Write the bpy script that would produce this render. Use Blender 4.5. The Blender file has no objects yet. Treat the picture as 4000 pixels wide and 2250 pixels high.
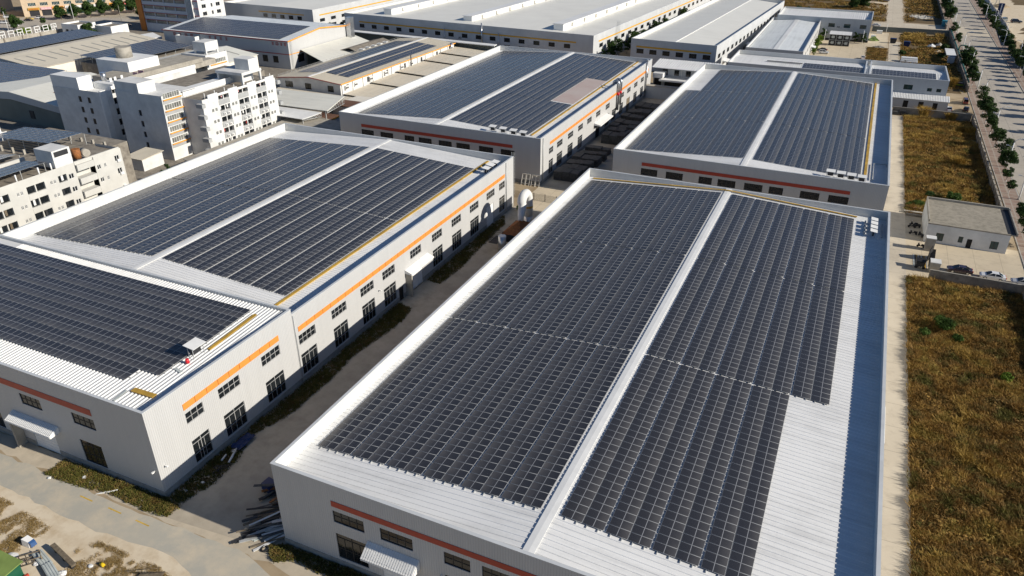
import bpy, math, random
import numpy as np
from mathutils import Vector, Matrix
R = math.radians
sc = bpy.context.scene
COL = sc.collection

# ---------------------------------------------------------------- camera, sky, sun, exposure
cd = bpy.data.cameras.new('camera'); cam = bpy.data.objects.new('camera', cd); COL.objects.link(cam)
cam.location = (0, 0, 70); cam.rotation_euler = (R(90 - 28.447), 0, R(24.43))
cd.sensor_width = 36; cd.lens = 36 * 2930 / 4000; cd.clip_start = 1; cd.clip_end = 4000
sc.camera = cam
SUN_EL = 26.9; SUN_DIR = Vector((1, 0.04, math.tan(R(SUN_EL)))).normalized()
w = bpy.data.worlds.new('World'); sc.world = w; w.use_nodes = True
wn = w.node_tree; bg = wn.nodes['Background']
sky = wn.nodes.new('ShaderNodeTexSky'); sky.sky_type = 'NISHITA'; sky.sun_disc = False
sky.sun_elevation = R(SUN_EL); sky.sun_rotation = R(88); sky.air_density = 1.0; sky.dust_density = 0.3; sky.ozone_density = 4.0; sky.altitude = 2500
wn.links.new(sky.outputs[0], bg.inputs[0]); bg.inputs[1].default_value = 0.075
sl = bpy.data.lights.new('sun', 'SUN'); sl.energy = 5.0; sl.angle = R(0.5); sl.color = (1, .93, .82)
so = bpy.data.objects.new('sun', sl); COL.objects.link(so); so.rotation_euler = SUN_DIR.to_track_quat('Z', 'Y').to_euler(); so.location = (200, 0, 200)
sc.view_settings.view_transform = 'Standard'; sc.view_settings.look = 'None'; sc.view_settings.gamma = 1
sc.view_settings.exposure = 0.15
sc.cycles.max_bounces = 6; sc.cycles.diffuse_bounces = 3

# ---------------------------------------------------------------- materials
def nt(name):
    m = bpy.data.materials.new(name); m.use_nodes = True
    t = m.node_tree; b = t.nodes['Principled BSDF']
    return m, t, b
def N(t, typ, **kw):
    n = t.nodes.new(typ)
    for k, v in kw.items(): setattr(n, k, v)
    return n
def L(t, a, b): t.links.new(a, b)
def math_(t, op, a, b=None):
    n = N(t, 'ShaderNodeMath', operation=op)
    for i, v in enumerate((a, b)):
        if v is None: continue
        if isinstance(v, (int, float)): n.inputs[i].default_value = v
        else: L(t, v, n.inputs[i])
    return n.outputs[0]
def noise(t, vec, scale, detail=4, rough=.6):
    n = N(t, 'ShaderNodeTexNoise'); n.inputs['Scale'].default_value = scale; n.inputs['Detail'].default_value = detail
    n.inputs['Roughness'].default_value = rough; L(t, vec, n.inputs['Vector']); return n.outputs['Fac']
def ramp(t, fac, stops):
    n = N(t, 'ShaderNodeValToRGB'); e = n.color_ramp.elements
    while len(e) < len(stops): e.new(.5)
    for el, (p, c) in zip(e, stops): el.position = p; el.color = (*c, 1) if len(c) == 3 else c
    L(t, fac, n.inputs[0]); return n.outputs[0]
def mix(t, fac, a, b, blend='MIX'):
    n = N(t, 'ShaderNodeMix', data_type='RGBA', blend_type=blend)
    for s, v in ((0, fac), (6, a), (7, b)):
        if isinstance(v, (int, float)): n.inputs[s].default_value = v
        elif isinstance(v, tuple): n.inputs[s].default_value = (*v, 1)
        else: L(t, v, n.inputs[s])
    return n.outputs[2]
def pos(t): return N(t, 'ShaderNodeNewGeometry').outputs['Position']
def scaled(t, v, s):
    n = N(t, 'ShaderNodeVectorMath', operation='MULTIPLY'); L(t, v, n.inputs[0]); n.inputs[1].default_value = s; return n.outputs[0]

def plain(name, c, rough=.6, metal=0, var=.12, scale=.6, spec=.4):
    m, t, b = nt(name); p = pos(t)
    f = noise(t, p, scale, 5)
    d = tuple(x * (1 - var * 1.6) for x in c); u = tuple(min(1, x * (1 + var)) for x in c)
    L(t, ramp(t, f, [(.3, d), (.7, u)]), b.inputs['Base Color'])
    b.inputs['Roughness'].default_value = rough; b.inputs['Metallic'].default_value = metal
    b.inputs['Specular IOR Level'].default_value = spec
    return m

def cladding(name, c, pitch=.3, depth=.03, dirt=.045):
    """vertically ribbed painted steel wall with streaks of dirt"""
    m, t, b = nt(name); p = pos(t)
    s = N(t, 'ShaderNodeSeparateXYZ'); L(t, p, s.inputs[0])
    u = math_(t, 'ADD', s.outputs[0], s.outputs[1])
    fr = math_(t, 'FRACT', math_(t, 'MULTIPLY', u, 1 / pitch))
    tri = math_(t, 'ABSOLUTE', math_(t, 'SUBTRACT', fr, .5))
    prof = math_(t, 'SMOOTH_MIN', math_(t, 'MULTIPLY', tri, 4), 1.0)
    streak = noise(t, scaled(t, p, (.9, .9, .04)), 1.0, 4)
    big = noise(t, p, .12, 3)
    f = math_(t, 'ADD', math_(t, 'MULTIPLY', streak, .7), math_(t, 'MULTIPLY', big, .3))
    col = ramp(t, f, [(.25, tuple(x * (1 - dirt * 1.8) for x in c)), (.6, c)])
    # narrow groove lines read as paler / darker strips
    line = math_(t, 'LESS_THAN', tri, .07)
    col = mix(t, math_(t, 'MULTIPLY', line, .28), col, tuple(x * .45 for x in c))
    # sheet joints every ~6 m
    L(t, col, b.inputs['Base Color'])
    bp = N(t, 'ShaderNodeBump'); bp.inputs['Strength'].default_value = .9; bp.inputs['Distance'].default_value = depth
    L(t, prof, bp.inputs['Height']); L(t, bp.outputs[0], b.inputs['Normal'])
    b.inputs['Roughness'].default_value = .45; b.inputs['Specular IOR Level'].default_value = .35
    return m

def sheetroof(name, c, axis=1, pitch=0, rough=.42, dirt=.16, metal=.0):
    """pale metal roof; pitch>0 adds bumped ribs spaced along the axis (0 x, 1 y)"""
    m, t, b = nt(name); p = pos(t)
    sv = (.05, 1.2, 1) if axis == 1 else (1.2, .05, 1)
    st = noise(t, scaled(t, p, sv), 1.0, 4); bg_ = noise(t, p, .09, 4); fine = noise(t, p, 2.2, 3)
    f = math_(t, 'ADD', math_(t, 'ADD', math_(t, 'MULTIPLY', st, .45), math_(t, 'MULTIPLY', bg_, .4)), math_(t, 'MULTIPLY', fine, .15))
    col = ramp(t, f, [(.28, tuple(x * (1 - dirt * 1.7) for x in c)), (.52, c), (.8, tuple(min(1, x * 1.07) for x in c))])
    if pitch:
        s = N(t, 'ShaderNodeSeparateXYZ'); L(t, p, s.inputs[0])
        fr = math_(t, 'FRACT', math_(t, 'MULTIPLY', s.outputs[axis], 1 / pitch))
        tri = math_(t, 'ABSOLUTE', math_(t, 'SUBTRACT', fr, .5))
        h = math_(t, 'SMOOTH_MIN', math_(t, 'MULTIPLY', tri, 5), 1.0)
        bp = N(t, 'ShaderNodeBump'); bp.inputs['Strength'].default_value = 1; bp.inputs['Distance'].default_value = .06
        L(t, h, bp.inputs['Height']); L(t, bp.outputs[0], b.inputs['Normal'])
    L(t, col, b.inputs['Base Color'])
    b.inputs['Roughness'].default_value = rough; b.inputs['Metallic'].default_value = metal
    return m

def panel_glass():
    m, t, b = nt('panel_glass')
    uv = N(t, 'ShaderNodeUVMap').outputs[0]
    s = N(t, 'ShaderNodeSeparateXYZ'); L(t, uv, s.inputs[0])
    U, V = s.outputs[0], s.outputs[1]
    def line(c, n, wd):
        f = math_(t, 'ABSOLUTE', math_(t, 'SUBTRACT', math_(t, 'FRACT', math_(t, 'MULTIPLY', c, n)), .5))
        return math_(t, 'GREATER_THAN', f, .5 - wd)
    cells = math_(t, 'MAXIMUM', line(U, 24, .05), line(V, 6, .035))
    mid = math_(t, 'LESS_THAN', math_(t, 'ABSOLUTE', math_(t, 'SUBTRACT', U, .5)), .013)
    p = pos(t)
    hue = noise(t, p, .05, 2); cell = noise(t, scaled(t, p, (.44, .88, 0)), 1.0, 1)
    base = mix(t, hue, (.008, .011, .019), (.014, .015, .020))
    col = mix(t, math_(t, 'MULTIPLY', cells, .10), base, (.30, .31, .33))
    # dust washed down to the low end of each module
    d1 = math_(t, 'POWER', U, 2.4)
    nz = noise(t, p, .35, 4)
    dust = math_(t, 'MULTIPLY', d1, math_(t, 'MULTIPLY', nz, .30))
    dust = math_(t, 'ADD', dust, .045)
    col = mix(t, dust, col, (.40, .37, .34))
    col = mix(t, math_(t, 'MULTIPLY', mid, .8), col, (.40, .41, .43))
    L(t, col, b.inputs['Base Color'])
    rg = math_(t, 'ADD', math_(t, 'MULTIPLY', dust, 1.2), .16); L(t, rg, b.inputs['Roughness'])
    b.inputs['Specular IOR Level'].default_value = .65
    return m

def ground_mat(name, c1, c2, c3, s1=.05, s2=.6, rough=.9, grain=.06):
    m, t, b = nt(name); p = pos(t)
    a = noise(t, p, s1, 6, .62); e = noise(t, p, s2, 6, .65); g = noise(t, p, 9, 3)
    col = mix(t, ramp(t, a, [(.35, (0, 0, 0)), (.65, (1, 1, 1))]), c1, c2)
    col = mix(t, ramp(t, e, [(.42, (0, 0, 0)), (.72, (1, 1, 1))]), col, c3)
    col = mix(t, math_(t, 'MULTIPLY', g, grain * 5), col, tuple(x * .6 for x in c1))
    L(t, col, b.inputs['Base Color']); b.inputs['Roughness'].default_value = rough; b.inputs['Specular IOR Level'].default_value = .2
    bp = N(t, 'ShaderNodeBump'); bp.inputs['Strength'].default_value = .35; bp.inputs['Distance'].default_value = .05
    L(t, e, bp.inputs['Height']); L(t, bp.outputs[0], b.inputs['Normal'])
    return m

def slabs(name, c1, c2, dark, size=5.0, rough=.85):
    """cast concrete with joints, stains and tyre-dust"""
    m, t, b = nt(name); p = pos(t)
    s = N(t, 'ShaderNodeSeparateXYZ'); L(t, p, s.inputs[0])
    def joint(o):
        f = math_(t, 'ABSOLUTE', math_(t, 'SUBTRACT', math_(t, 'FRACT', math_(t, 'MULTIPLY', o, 1 / size)), .5))
        return math_(t, 'GREATER_THAN', f, .4935)
    j = math_(t, 'MAXIMUM', joint(s.outputs[0]), joint(s.outputs[1]))
    a = noise(t, p, .07, 6, .65); e = noise(t, p, .5, 6, .7); g = noise(t, p, 6, 3)
    col = mix(t, ramp(t, a, [(.36, (0, 0, 0)), (.64, (1, 1, 1))]), c1, c2)
    col = mix(t, ramp(t, e, [(.5, (0, 0, 0)), (.85, (.8, .8, .8))]), col, dark)
    col = mix(t, math_(t, 'MULTIPLY', g, .22), col, dark)
    col = mix(t, math_(t, 'MULTIPLY', j, .6), col, tuple(x * .5 for x in dark))
    L(t, col, b.inputs['Base Color']); b.inputs['Roughness'].default_value = rough; b.inputs['Specular IOR Level'].default_value = .25
    return m

def leafmat(name, cols, scale=.5, per=.35):
    """foliage: hue varies by clump position and from leaf to leaf"""
    m, t, b = nt(name); p = pos(t)
    a = noise(t, p, scale, 3); e = noise(t, p, 5.0, 2)
    f = math_(t, 'ADD', math_(t, 'MULTIPLY', a, 1 - per), math_(t, 'MULTIPLY', e, per))
    n = len(cols)
    col = ramp(t, f, [(.32 + .36 * i / (n - 1), c) for i, c in enumerate(cols)])
    L(t, col, b.inputs['Base Color']); b.inputs['Roughness'].default_value = .7; b.inputs['Specular IOR Level'].default_value = .15
    return m

def brick_tiles(name):
    m, t, b = nt(name); p = pos(t)
    br = N(t, 'ShaderNodeTexBrick'); L(t, scaled(t, p, (1, 1, 0)), br.inputs['Vector'])
    br.inputs['Color1'].default_value = (.24, .15, .115, 1); br.inputs['Color2'].default_value = (.29, .20, .155, 1)
    br.inputs['Mortar'].default_value = (.36, .31, .26, 1); br.inputs['Scale'].default_value = 1.0
    br.inputs['Brick Width'].default_value = 2.4; br.inputs['Row Height'].default_value = 2.4; br.inputs['Mortar Size'].default_value = .16
    br.offset = 0.0
    nz = noise(t, p, .35, 5)
    L(t, mix(t, ramp(t, nz, [(.4, (0, 0, 0)), (.75, (.9, .9, .9))]), br.outputs[0], (.37, .31, .245)), b.inputs['Base Color'])
    b.inputs['Roughness'].default_value = .9; return m

M = {}
M['clad'] = cladding('white_cladding', (.53, .53, .52))
M['clad_cool'] = cladding('pale_grey_cladding', (.48, .51, .53))
M['clad_far'] = plain('pale_wall_paint', (.56, .57, .57), .5, var=.07, scale=.2)
M['liner'] = cladding('parapet_lining', (.66, .66, .64), .25, .02)
M['cap'] = plain('coping_metal', (.58, .60, .61), .4, var=.06, scale=.5)
M['plinth'] = ground_mat('concrete_base_course', (.36, .36, .34), (.28, .28, .26), (.22, .21, .19), .2, 1.2)
M['roof'] = sheetroof('ribbed_steel_roof', (.80, .80, .785), 1)
M['roof_x'] = sheetroof('pale_ribbed_steel_roof', (.76, .76, .74), 0, dirt=.12)
M['roof_far'] = sheetroof('far_pale_roof', (.76, .75, .69), 1, 0, .5, .08)
M['roof_seam'] = sheetroof('standing_seam_roof', (.74, .77, .77), 0, .48, .4)
M['roof_seam_y'] = sheetroof('cream_sheet_roof', (.76, .75, .67), 1, .8, .55, .12)
M['roof_cream'] = sheetroof('old_cream_sheet_roof', (.66, .60, .48), 0, .7, .6, .14)
M['glass_panel'] = panel_glass()
M['alu'] = plain('aluminium', (.27, .28, .29), .55, 0, var=.05, scale=2)
M['rail'] = plain('galvanised_rail', (.48, .49, .48), .5, .3, var=.1)
M['yellow'] = plain('yellow_tray_paint', (.52, .32, .05), .55, var=.22, scale=.4)
M['orange'] = plain('orange_band_paint', (.80, .28, .055), .5, var=.06, scale=.5)
M['red'] = plain('red_band_paint', (.42, .055, .03), .5, var=.08, scale=.5)
M['amber'] = plain('amber_band_paint', (.70, .38, .03), .5, var=.06, scale=.3)
M['joint'] = plain('seam_brown', (.30, .12, .03), .7)  # brown backing strip visible in the joints between band sheets
def glassmat(name, c, rough=.08):
    m, t, b = nt(name); p = pos(t)
    f = noise(t, p, .45, 3); L(t, ramp(t, f, [(.4, tuple(x * .5 for x in c)), (.65, c)]), b.inputs['Base Color'])
    b.inputs['Roughness'].default_value = rough; b.inputs['Specular IOR Level'].default_value = .55; return m
M['pane'] = glassmat('window_glass', (.018, .022, .026))
M['pane_lite'] = glassmat('curtain_and_reflection_glass', (.24, .25, .23), .2)  # pale tone paints in bright reflections as well as curtains
M['pane_teal'] = glassmat('teal_window_glass', (.03, .075, .08))
M['mull'] = plain('window_mullion', (.42, .42, .41), .5, .2)
M['mull_dark'] = plain('dark_window_mullion', (.035, .036, .038), .5, .2)
M['white'] = plain('white_paint', (.78, .78, .76), .5, var=.05)
M['white2'] = plain('weathered_white_render', (.68, .68, .66), .8, var=.10, scale=.35)
M['dorm_grey'] = plain('balcony_grey_paint', (.37, .38, .38), .8, var=.06)
M['concrete'] = ground_mat('weathered_concrete', (.33, .30, .25), (.25, .22, .18), (.14, .12, .10), .15, .7)
M['conc_pale'] = ground_mat('pale_concrete', (.46, .43, .37), (.38, .35, .30), (.26, .24, .20), .15, .7)
M['black'] = plain('near_black', (.012, .012, .013), .7)
M['dark'] = plain('dark_steel', (.035, .036, .04), .6, .2)
M['rubber'] = plain('tyre_rubber', (.02, .02, .02), .8)
M['chrome'] = plain('silver_sheet', (.55, .56, .57), .28, .85, var=.12, scale=1.2)
M['rust'] = ground_mat('rusty_steel', (.42, .17, .05), (.30, .12, .05), (.12, .06, .04), .6, 2.5)
M['wood'] = ground_mat('old_timber', (.25, .21, .15), (.16, .12, .08), (.09, .07, .05), .5, 3)
M['stackm'] = ground_mat('dark_formwork', (.10, .105, .105), (.055, .055, .055), (.15, .14, .13), .4, 2)
M['tan'] = plain('tan_wall_tiles', (.62, .48, .33), .7, var=.07, scale=.4)
M['tan_shaded'] = plain('shaded_tan_wall_tiles', (.36, .25, .17), .7, var=.07, scale=.4)  # tan tiles with the shade of the side walls put into the colour
M['office_wall'] = plain('shaded_blue_wall_tiles', (.55, .58, .62), .6, var=.06)  # blue shade of the office front painted into its wall colour
M['orange_pillar'] = plain('orange_pillar_paint', (.60, .20, .03), .6, var=.06)
M['dorm_cream'] = plain('aged_cream_render', (.56, .55, .51), .8, var=.07, scale=.3)
M['shedwall'] = plain('grey_green_shed_wall', (.17, .19, .17), .8, var=.10, scale=.2)
M['cream_wall'] = plain('cream_wall_paint', (.74, .70, .61), .8, var=.06)
M['brown_floor'] = ground_mat('brown_felt_roof', (.20, .11, .075), (.15, .08, .055), (.10, .06, .05), .3, 2)
M['green_pipe'] = plain('green_pipe_paint', (.05, .16, .13), .5)
M['bark'] = ground_mat('bark', (.17, .13, .09), (.11, .08, .06), (.22, .18, .13), 1, 4)
M['limewash'] = plain('limewashed_trunk', (.70, .68, .64), .9)
M['leaf'] = leafmat('street_tree_leaves', [(.010, .022, .007), (.022, .048, .012), (.045, .085, .018), (.085, .12, .03)])
M['leaf_lite'] = leafmat('yellow_green_leaves', [(.05, .10, .012), (.12, .19, .02), (.26, .29, .03)])
M['leaf_shrub'] = leafmat('shrub_leaves', [(.022, .042, .008), (.045, .088, .014), (.09, .14, .025)])
M['grass'] = leafmat('dry_meadow_grass', [(.06, .058, .016), (.16, .15, .035), (.15, .09, .03), (.36, .21, .055), (.22, .18, .045), (.52, .32, .08)], .22, .34)
M['straw'] = leafmat('straw_coloured_grass', [(.22, .14, .035), (.38, .25, .06), (.48, .33, .10)], .4, .4)
M['weed'] = leafmat('verge_weeds', [(.06, .04, .015), (.15, .10, .03), (.085, .10, .02), (.22, .14, .05), (.13, .155, .03)], .55, .4)
M['tuft'] = leafmat('ochre_tufts', [(.17, .115, .04), (.29, .20, .075), (.38, .28, .13)], .5, .5)
M['ground'] = ground_mat('sandy_ground', (.46, .37, .25), (.40, .31, .20), (.30, .22, .13), .02, .25)
M['sand'] = ground_mat('pale_sand', (.76, .66, .50), (.70, .59, .43), (.56, .44, .29), .06, .5)
M['scrub_soil'] = ground_mat('scrub_soil', (.16, .115, .06), (.11, .075, .04), (.22, .16, .08), .06, .5)
M['meadow_soil'] = ground_mat('meadow_soil', (.16, .115, .055), (.22, .16, .08), (.10, .08, .035), .08, .6)
M['path'] = slabs('concrete_path', (.66, .585, .46), (.57, .50, .39), (.34, .29, .22), 6)
M['yard'] = slabs('concrete_yard', (.66, .565, .41), (.58, .49, .355), (.38, .32, .23), 5)
M['alley'] = ground_mat('stained_concrete_lane', (.54, .48, .38), (.44, .385, .30), (.34, .295, .23), .07, .35)
M['apron'] = ground_mat('dusty_apron', (.60, .515, .39), (.52, .45, .34), (.44, .38, .29), .08, .4)
M['road'] = slabs('boulevard_concrete', (.50, .45, .38), (.43, .39, .33), (.32, .29, .24), 8)
M['lane'] = ground_mat('grey_lane_surface', (.43, .415, .36), (.52, .475, .38), (.64, .55, .41), .06, .3)
M['tiles'] = brick_tiles('red_paving_tiles')
M['kerb'] = plain('kerb_stone', (.42, .40, .36), .9)
M['yline'] = plain('worn_yellow_line', (.62, .40, .06), .8, var=.2, scale=3)
M['green_sheet'] = plain('faded_green_roof', (.22, .30, .08), .6)
M['bottle_green'] = plain('bottle_green_paint', (.01, .09, .05), .4)
M['blue_plastic'] = plain('navy_plastic', (.012, .03, .11), .45)
M['teal'] = plain('teal_paint', (.05, .28, .36), .5)
M['yel_plastic'] = plain('yellow_plastic', (.75, .52, .02), .4)
M['red_plastic'] = plain('red_plastic', (.65, .02, .03), .4)
M['sheetgrey'] = plain('pale_corrugated_sheet', (.50, .54, .52), .5)
M['pink'] = plain('pink_cloth', (.75, .42, .44), .9)
M['trim'] = plain('dark_red_trim', (.38, .05, .045), .6)
M['otrim'] = plain('orange_trim', (.85, .36, .04), .6)
M['carglass'] = glassmat('car_glass', (.02, .022, .025), .05)
def paint(n, c):
    m = plain(n, c, .25, var=.02, spec=.6); m.node_tree.nodes['Principled BSDF'].inputs['Coat Weight'].default_value = .6; return m
CARP = {k: paint('car_paint_' + k, c) for k, c in dict(white=(.78, .78, .77), black=(.02, .02, .028), plum=(.035, .02, .032), grey=(.16, .17, .18), red=(.20, .03, .03), blue=(.04, .10, .25), silver=(.48, .49, .50), yellow=(.7, .5, .06)).items()}

# ---------------------------------------------------------------- object helpers
ORG = {}
def tag(o, label=None, cat=None, group=None, kind=None):
    if label: o['label'] = label
    if cat: o['category'] = cat
    if group: o['group'] = group
    if kind: o['kind'] = kind
    return o
def thing(name, label, cat, loc=(0, 0, 0), group=None, rz=0, local=False):
    o = bpy.data.objects.new(name, None); COL.objects.link(o); o.empty_display_size = .5
    o.location = loc; o.rotation_euler = (0, 0, rz); tag(o, label, cat, group)
    ORG[o] = Vector((0, 0, 0)) if (local or rz) else Vector(loc)
    return o
class MB:
    def __init__(s): s.v = []; s.f = []; s.m = []; s.sm = []
    def face(s, pts, m=0, smooth=False):
        i = len(s.v); s.v += [tuple(p) for p in pts]; s.f.append(tuple(range(i, i + len(pts)))); s.m.append(m); s.sm.append(smooth); return s
    def box(s, x0, x1, y0, y1, z0, z1, m=0):
        i = len(s.v)
        s.v += [(x0, y0, z0), (x1, y0, z0), (x1, y1, z0), (x0, y1, z0), (x0, y0, z1), (x1, y0, z1), (x1, y1, z1), (x0, y1, z1)]
        for q in ((0, 3, 2, 1), (4, 5, 6, 7), (0, 1, 5, 4), (1, 2, 6, 5), (2, 3, 7, 6), (3, 0, 4, 7)):
            s.f.append(tuple(i + k for k in q)); s.m.append(m); s.sm.append(False)
        return s
    def hexa(s, p, m=0):
        """8 points: bottom loop then top loop"""
        i = len(s.v); s.v += [tuple(q) for q in p]
        for q in ((0, 3, 2, 1), (4, 5, 6, 7), (0, 1, 5, 4), (1, 2, 6, 5), (2, 3, 7, 6), (3, 0, 4, 7)):
            s.f.append(tuple(i + k for k in q)); s.m.append(m); s.sm.append(False)
        return s
    def slab(s, quad, th, m=0):
        return s.hexa([(x, y, z - th) for x, y, z in quad] + list(quad), m)
    def cyl(s, p0, p1, r0, r1=None, n=10, m=0, cap=True, smooth=True):
        r1 = r0 if r1 is None else r1
        p0 = Vector(p0); p1 = Vector(p1); d = (p1 - p0).normalized()
        a = d.orthogonal().normalized(); b = d.cross(a); i = len(s.v)
        for p, r in ((p0, r0), (p1, r1)):
            for k in range(n):
                t = 2 * math.pi * k / n; s.v.append(tuple(p + (a * math.cos(t) + b * math.sin(t)) * r))
        for k in range(n):
            s.f.append((i + k, i + (k + 1) % n, i + n + (k + 1) % n, i + n + k)); s.m.append(m); s.sm.append(smooth)
        if cap:
            s.f.append(tuple(i + k for k in range(n - 1, -1, -1))); s.m.append(m); s.sm.append(False)
            s.f.append(tuple(i + n + k for k in range(n))); s.m.append(m); s.sm.append(False)
        return s
    def tube(s, pts, r, n=8, m=0):
        pts = [Vector(p) for p in pts]; i0 = len(s.v); rr = r if isinstance(r, (list, tuple)) else [r] * len(pts)
        ref = None
        for k, p in enumerate(pts):
            d = (pts[min(k + 1, len(pts) - 1)] - pts[max(k - 1, 0)]).normalized()
            a = d.orthogonal().normalized() if ref is None else (ref - d * ref.dot(d)).normalized()
            ref = a; b = d.cross(a)
            for q in range(n):
                t = 2 * math.pi * q / n; s.v.append(tuple(p + (a * math.cos(t) + b * math.sin(t)) * rr[k]))
        for k in range(len(pts) - 1):
            for q in range(n):
                s.f.append((i0 + k * n + q, i0 + k * n + (q + 1) % n, i0 + (k + 1) * n + (q + 1) % n, i0 + (k + 1) * n + q)); s.m.append(m); s.sm.append(True)
        s.f.append(tuple(i0 + q for q in range(n - 1, -1, -1))); s.m.append(m); s.sm.append(False)
        s.f.append(tuple(i0 + (len(pts) - 1) * n + q for q in range(n))); s.m.append(m); s.sm.append(False)
        return s
    def prism(s, poly, z0, z1, m=0):
        i = len(s.v); n = len(poly)
        s.v += [(x, y, z0) for x, y in poly] + [(x, y, z1) for x, y in poly]
        for k in range(n):
            s.f.append((i + k, i + (k + 1) % n, i + n + (k + 1) % n, i + n + k)); s.m.append(m); s.sm.append(False)
        s.f.append(tuple(i + k for k in range(n - 1, -1, -1))); s.m.append(m); s.sm.append(False)
        s.f.append(tuple(i + n + k for k in range(n))); s.m.append(m); s.sm.append(False)
        return s
    def mesh(s, name, mats, org=(0, 0, 0)):
        me = bpy.data.meshes.new(name); o = Vector(org)
        me.from_pydata([tuple(Vector(v) - o) for v in s.v], [], s.f)
        for k in (mats if isinstance(mats, (list, tuple)) else [mats]): me.materials.append(k)
        me.polygons.foreach_set('material_index', s.m); me.polygons.foreach_set('use_smooth', s.sm); me.update(); return me
    def build(s, name, mats, parent=None, org=None):
        if parent is not None: org = ORG[parent]
        elif org is None:
            a = np.array(s.v); org = ((a[:, 0].min() + a[:, 0].max()) / 2, (a[:, 1].min() + a[:, 1].max()) / 2, a[:, 2].min())
            org = tuple(float(x) for x in org)
        ob = bpy.data.objects.new(name, s.mesh(name, mats, org)); COL.objects.link(ob)
        if parent is not None: ob.parent = parent
        else: ob.location = org
        ORG[ob] = Vector(org); return ob
def inst(name, me, parent, loc, rz=0):
    o = bpy.data.objects.new(name, me); COL.objects.link(o)
    if parent is not None: o.parent = parent; o.location = Vector(loc) - ORG[parent]
    else: o.location = loc
    o.rotation_euler = (0, 0, rz); ORG[o] = Vector((0, 0, 0)); return o
def dup(o, loc=None, rz=None, label=None, parent=None, scale=None):
    c = o.copy(); COL.objects.link(c)
    if parent is not None: c.parent = parent
    if loc is not None: c.location = loc
    if rz is not None: c.rotation_euler = (0, 0, rz)
    if scale is not None: c.scale = scale if isinstance(scale, tuple) else (scale,) * 3
    if label: c['label'] = label
    for ch in list(o.children): dup(ch, parent=c)
    return c
def structure(name, mb, m, org=(0, 0, 0)):
    return tag(mb.build(name, m, None, org), kind='structure')
def sheet(name, poly, z, m):
    mb = MB(); mb.face([(x, y, z) for x, y in poly]); return structure(name, mb, m)
def rect(x0, x1, y0, y1): return [(x0, y0), (x1, y0), (x1, y1), (x0, y1)]
ORD = ['first', 'second', 'third', 'fourth', 'fifth', 'sixth', 'seventh', 'eighth', 'ninth', 'tenth', 'eleventh', 'twelfth', 'thirteenth', 'fourteenth', 'fifteenth', 'sixteenth', 'seventeenth', 'eighteenth', 'nineteenth', 'twentieth', 'twenty-first', 'twenty-second', 'twenty-third', 'twenty-fourth']
# ---------------------------------------------------------------- building helpers
def wall(mb, axis, c, u0, u1, z0, z1, holes=(), out=-1, depth=.16, m=0):
    """a wall in the plane axis=c with real openings (u0,u1,z0,z1) and reveals"""
    P = (lambda u, d, z: (u, c - out * d, z)) if axis == 'y' else (lambda u, d, z: (c - out * d, u, z))
    hs = [(max(a, u0), min(b, u1), max(p, z0), min(q, z1)) for a, b, p, q in holes]
    us = sorted({u0, u1} | {x for h in hs for x in h[:2]})
    for a, b in zip(us, us[1:]):
        cuts = sorted([(h[2], h[3]) for h in hs if h[0] <= a and h[1] >= b]); z = z0
        for p, q in cuts:
            if p > z + 1e-6: mb.face([P(a, 0, z), P(b, 0, z), P(b, 0, p), P(a, 0, p)], m)
            z = max(z, q)
        if z < z1 - 1e-6: mb.face([P(a, 0, z), P(b, 0, z), P(b, 0, z1), P(a, 0, z1)], m)
    for a, b, p, q in hs:
        mb.face([P(a, 0, p), P(b, 0, p), P(b, depth, p), P(a, depth, p)], m); mb.face([P(a, 0, q), P(b, 0, q), P(b, depth, q), P(a, depth, q)], m)
        mb.face([P(a, 0, p), P(a, depth, p), P(a, depth, q), P(a, 0, q)], m); mb.face([P(b, 0, p), P(b, depth, p), P(b, depth, q), P(b, 0, q)], m)

WIN = {}
def window_mesh(w, h, kind, fm, pm):
    """local frame: x along the wall from 0 to w, z from 0 to h, looking to -y"""
    k = (round(w, 1), round(h, 1), kind, fm, pm)
    if k in WIN: return WIN[k]
    f = MB(); t = .06; y0, y1 = -.03, .04
    f.box(0, t, y0, y1, 0, h); f.box(w - t, w, y0, y1, 0, h); f.box(t, w - t, y0, y1, 0, t); f.box(t, w - t, y0, y1, h - t, h)
    mu = .045
    if kind == 'grid':
        n = max(2, round(w))
        for i in range(1, n): f.box(i * w / n - mu, i * w / n + mu, y0 + .004, y1, t, h - t)
        f.box(t, w - t, y0 + .008, y1, h * .5 - mu, h * .5 + mu)
    elif kind == 'tall':
        zt = h * .82; n = max(2, round(w))
        f.box(t, w - t, y0 + .008, y1, zt - mu, zt + mu); f.box(t, w - t, y0 + .008, y1, h * .38 - mu, h * .38 + mu)
        f.box(w / 2 - mu, w / 2 + mu, y0 + .004, y1, t, h - t)
        for i in range(1, n):
            if abs(i * w / n - w / 2) > .1: f.box(i * w / n - mu * .7, i * w / n + mu * .7, y0 + .004, y1, t, zt)
    elif kind == 'pair':
        f.box(w / 2 - mu, w / 2 + mu, y0 + .004, y1, t, h - t)
    elif kind == 'row':
        n = max(3, round(w / .8))
        for i in range(1, n): f.box(i * w / n - mu, i * w / n + mu, y0 + .004, y1, t, h - t)
    p = MB(); p.face([(t * .5, .02, t * .5), (w - t * .5, .02, t * .5), (w - t * .5, .02, h - t * .5), (t * .5, .02, h - t * .5)])
    WIN[k] = (f.mesh('window_frame', M[fm]), p.mesh('window_pane', M[pm])); return WIN[k]
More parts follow.
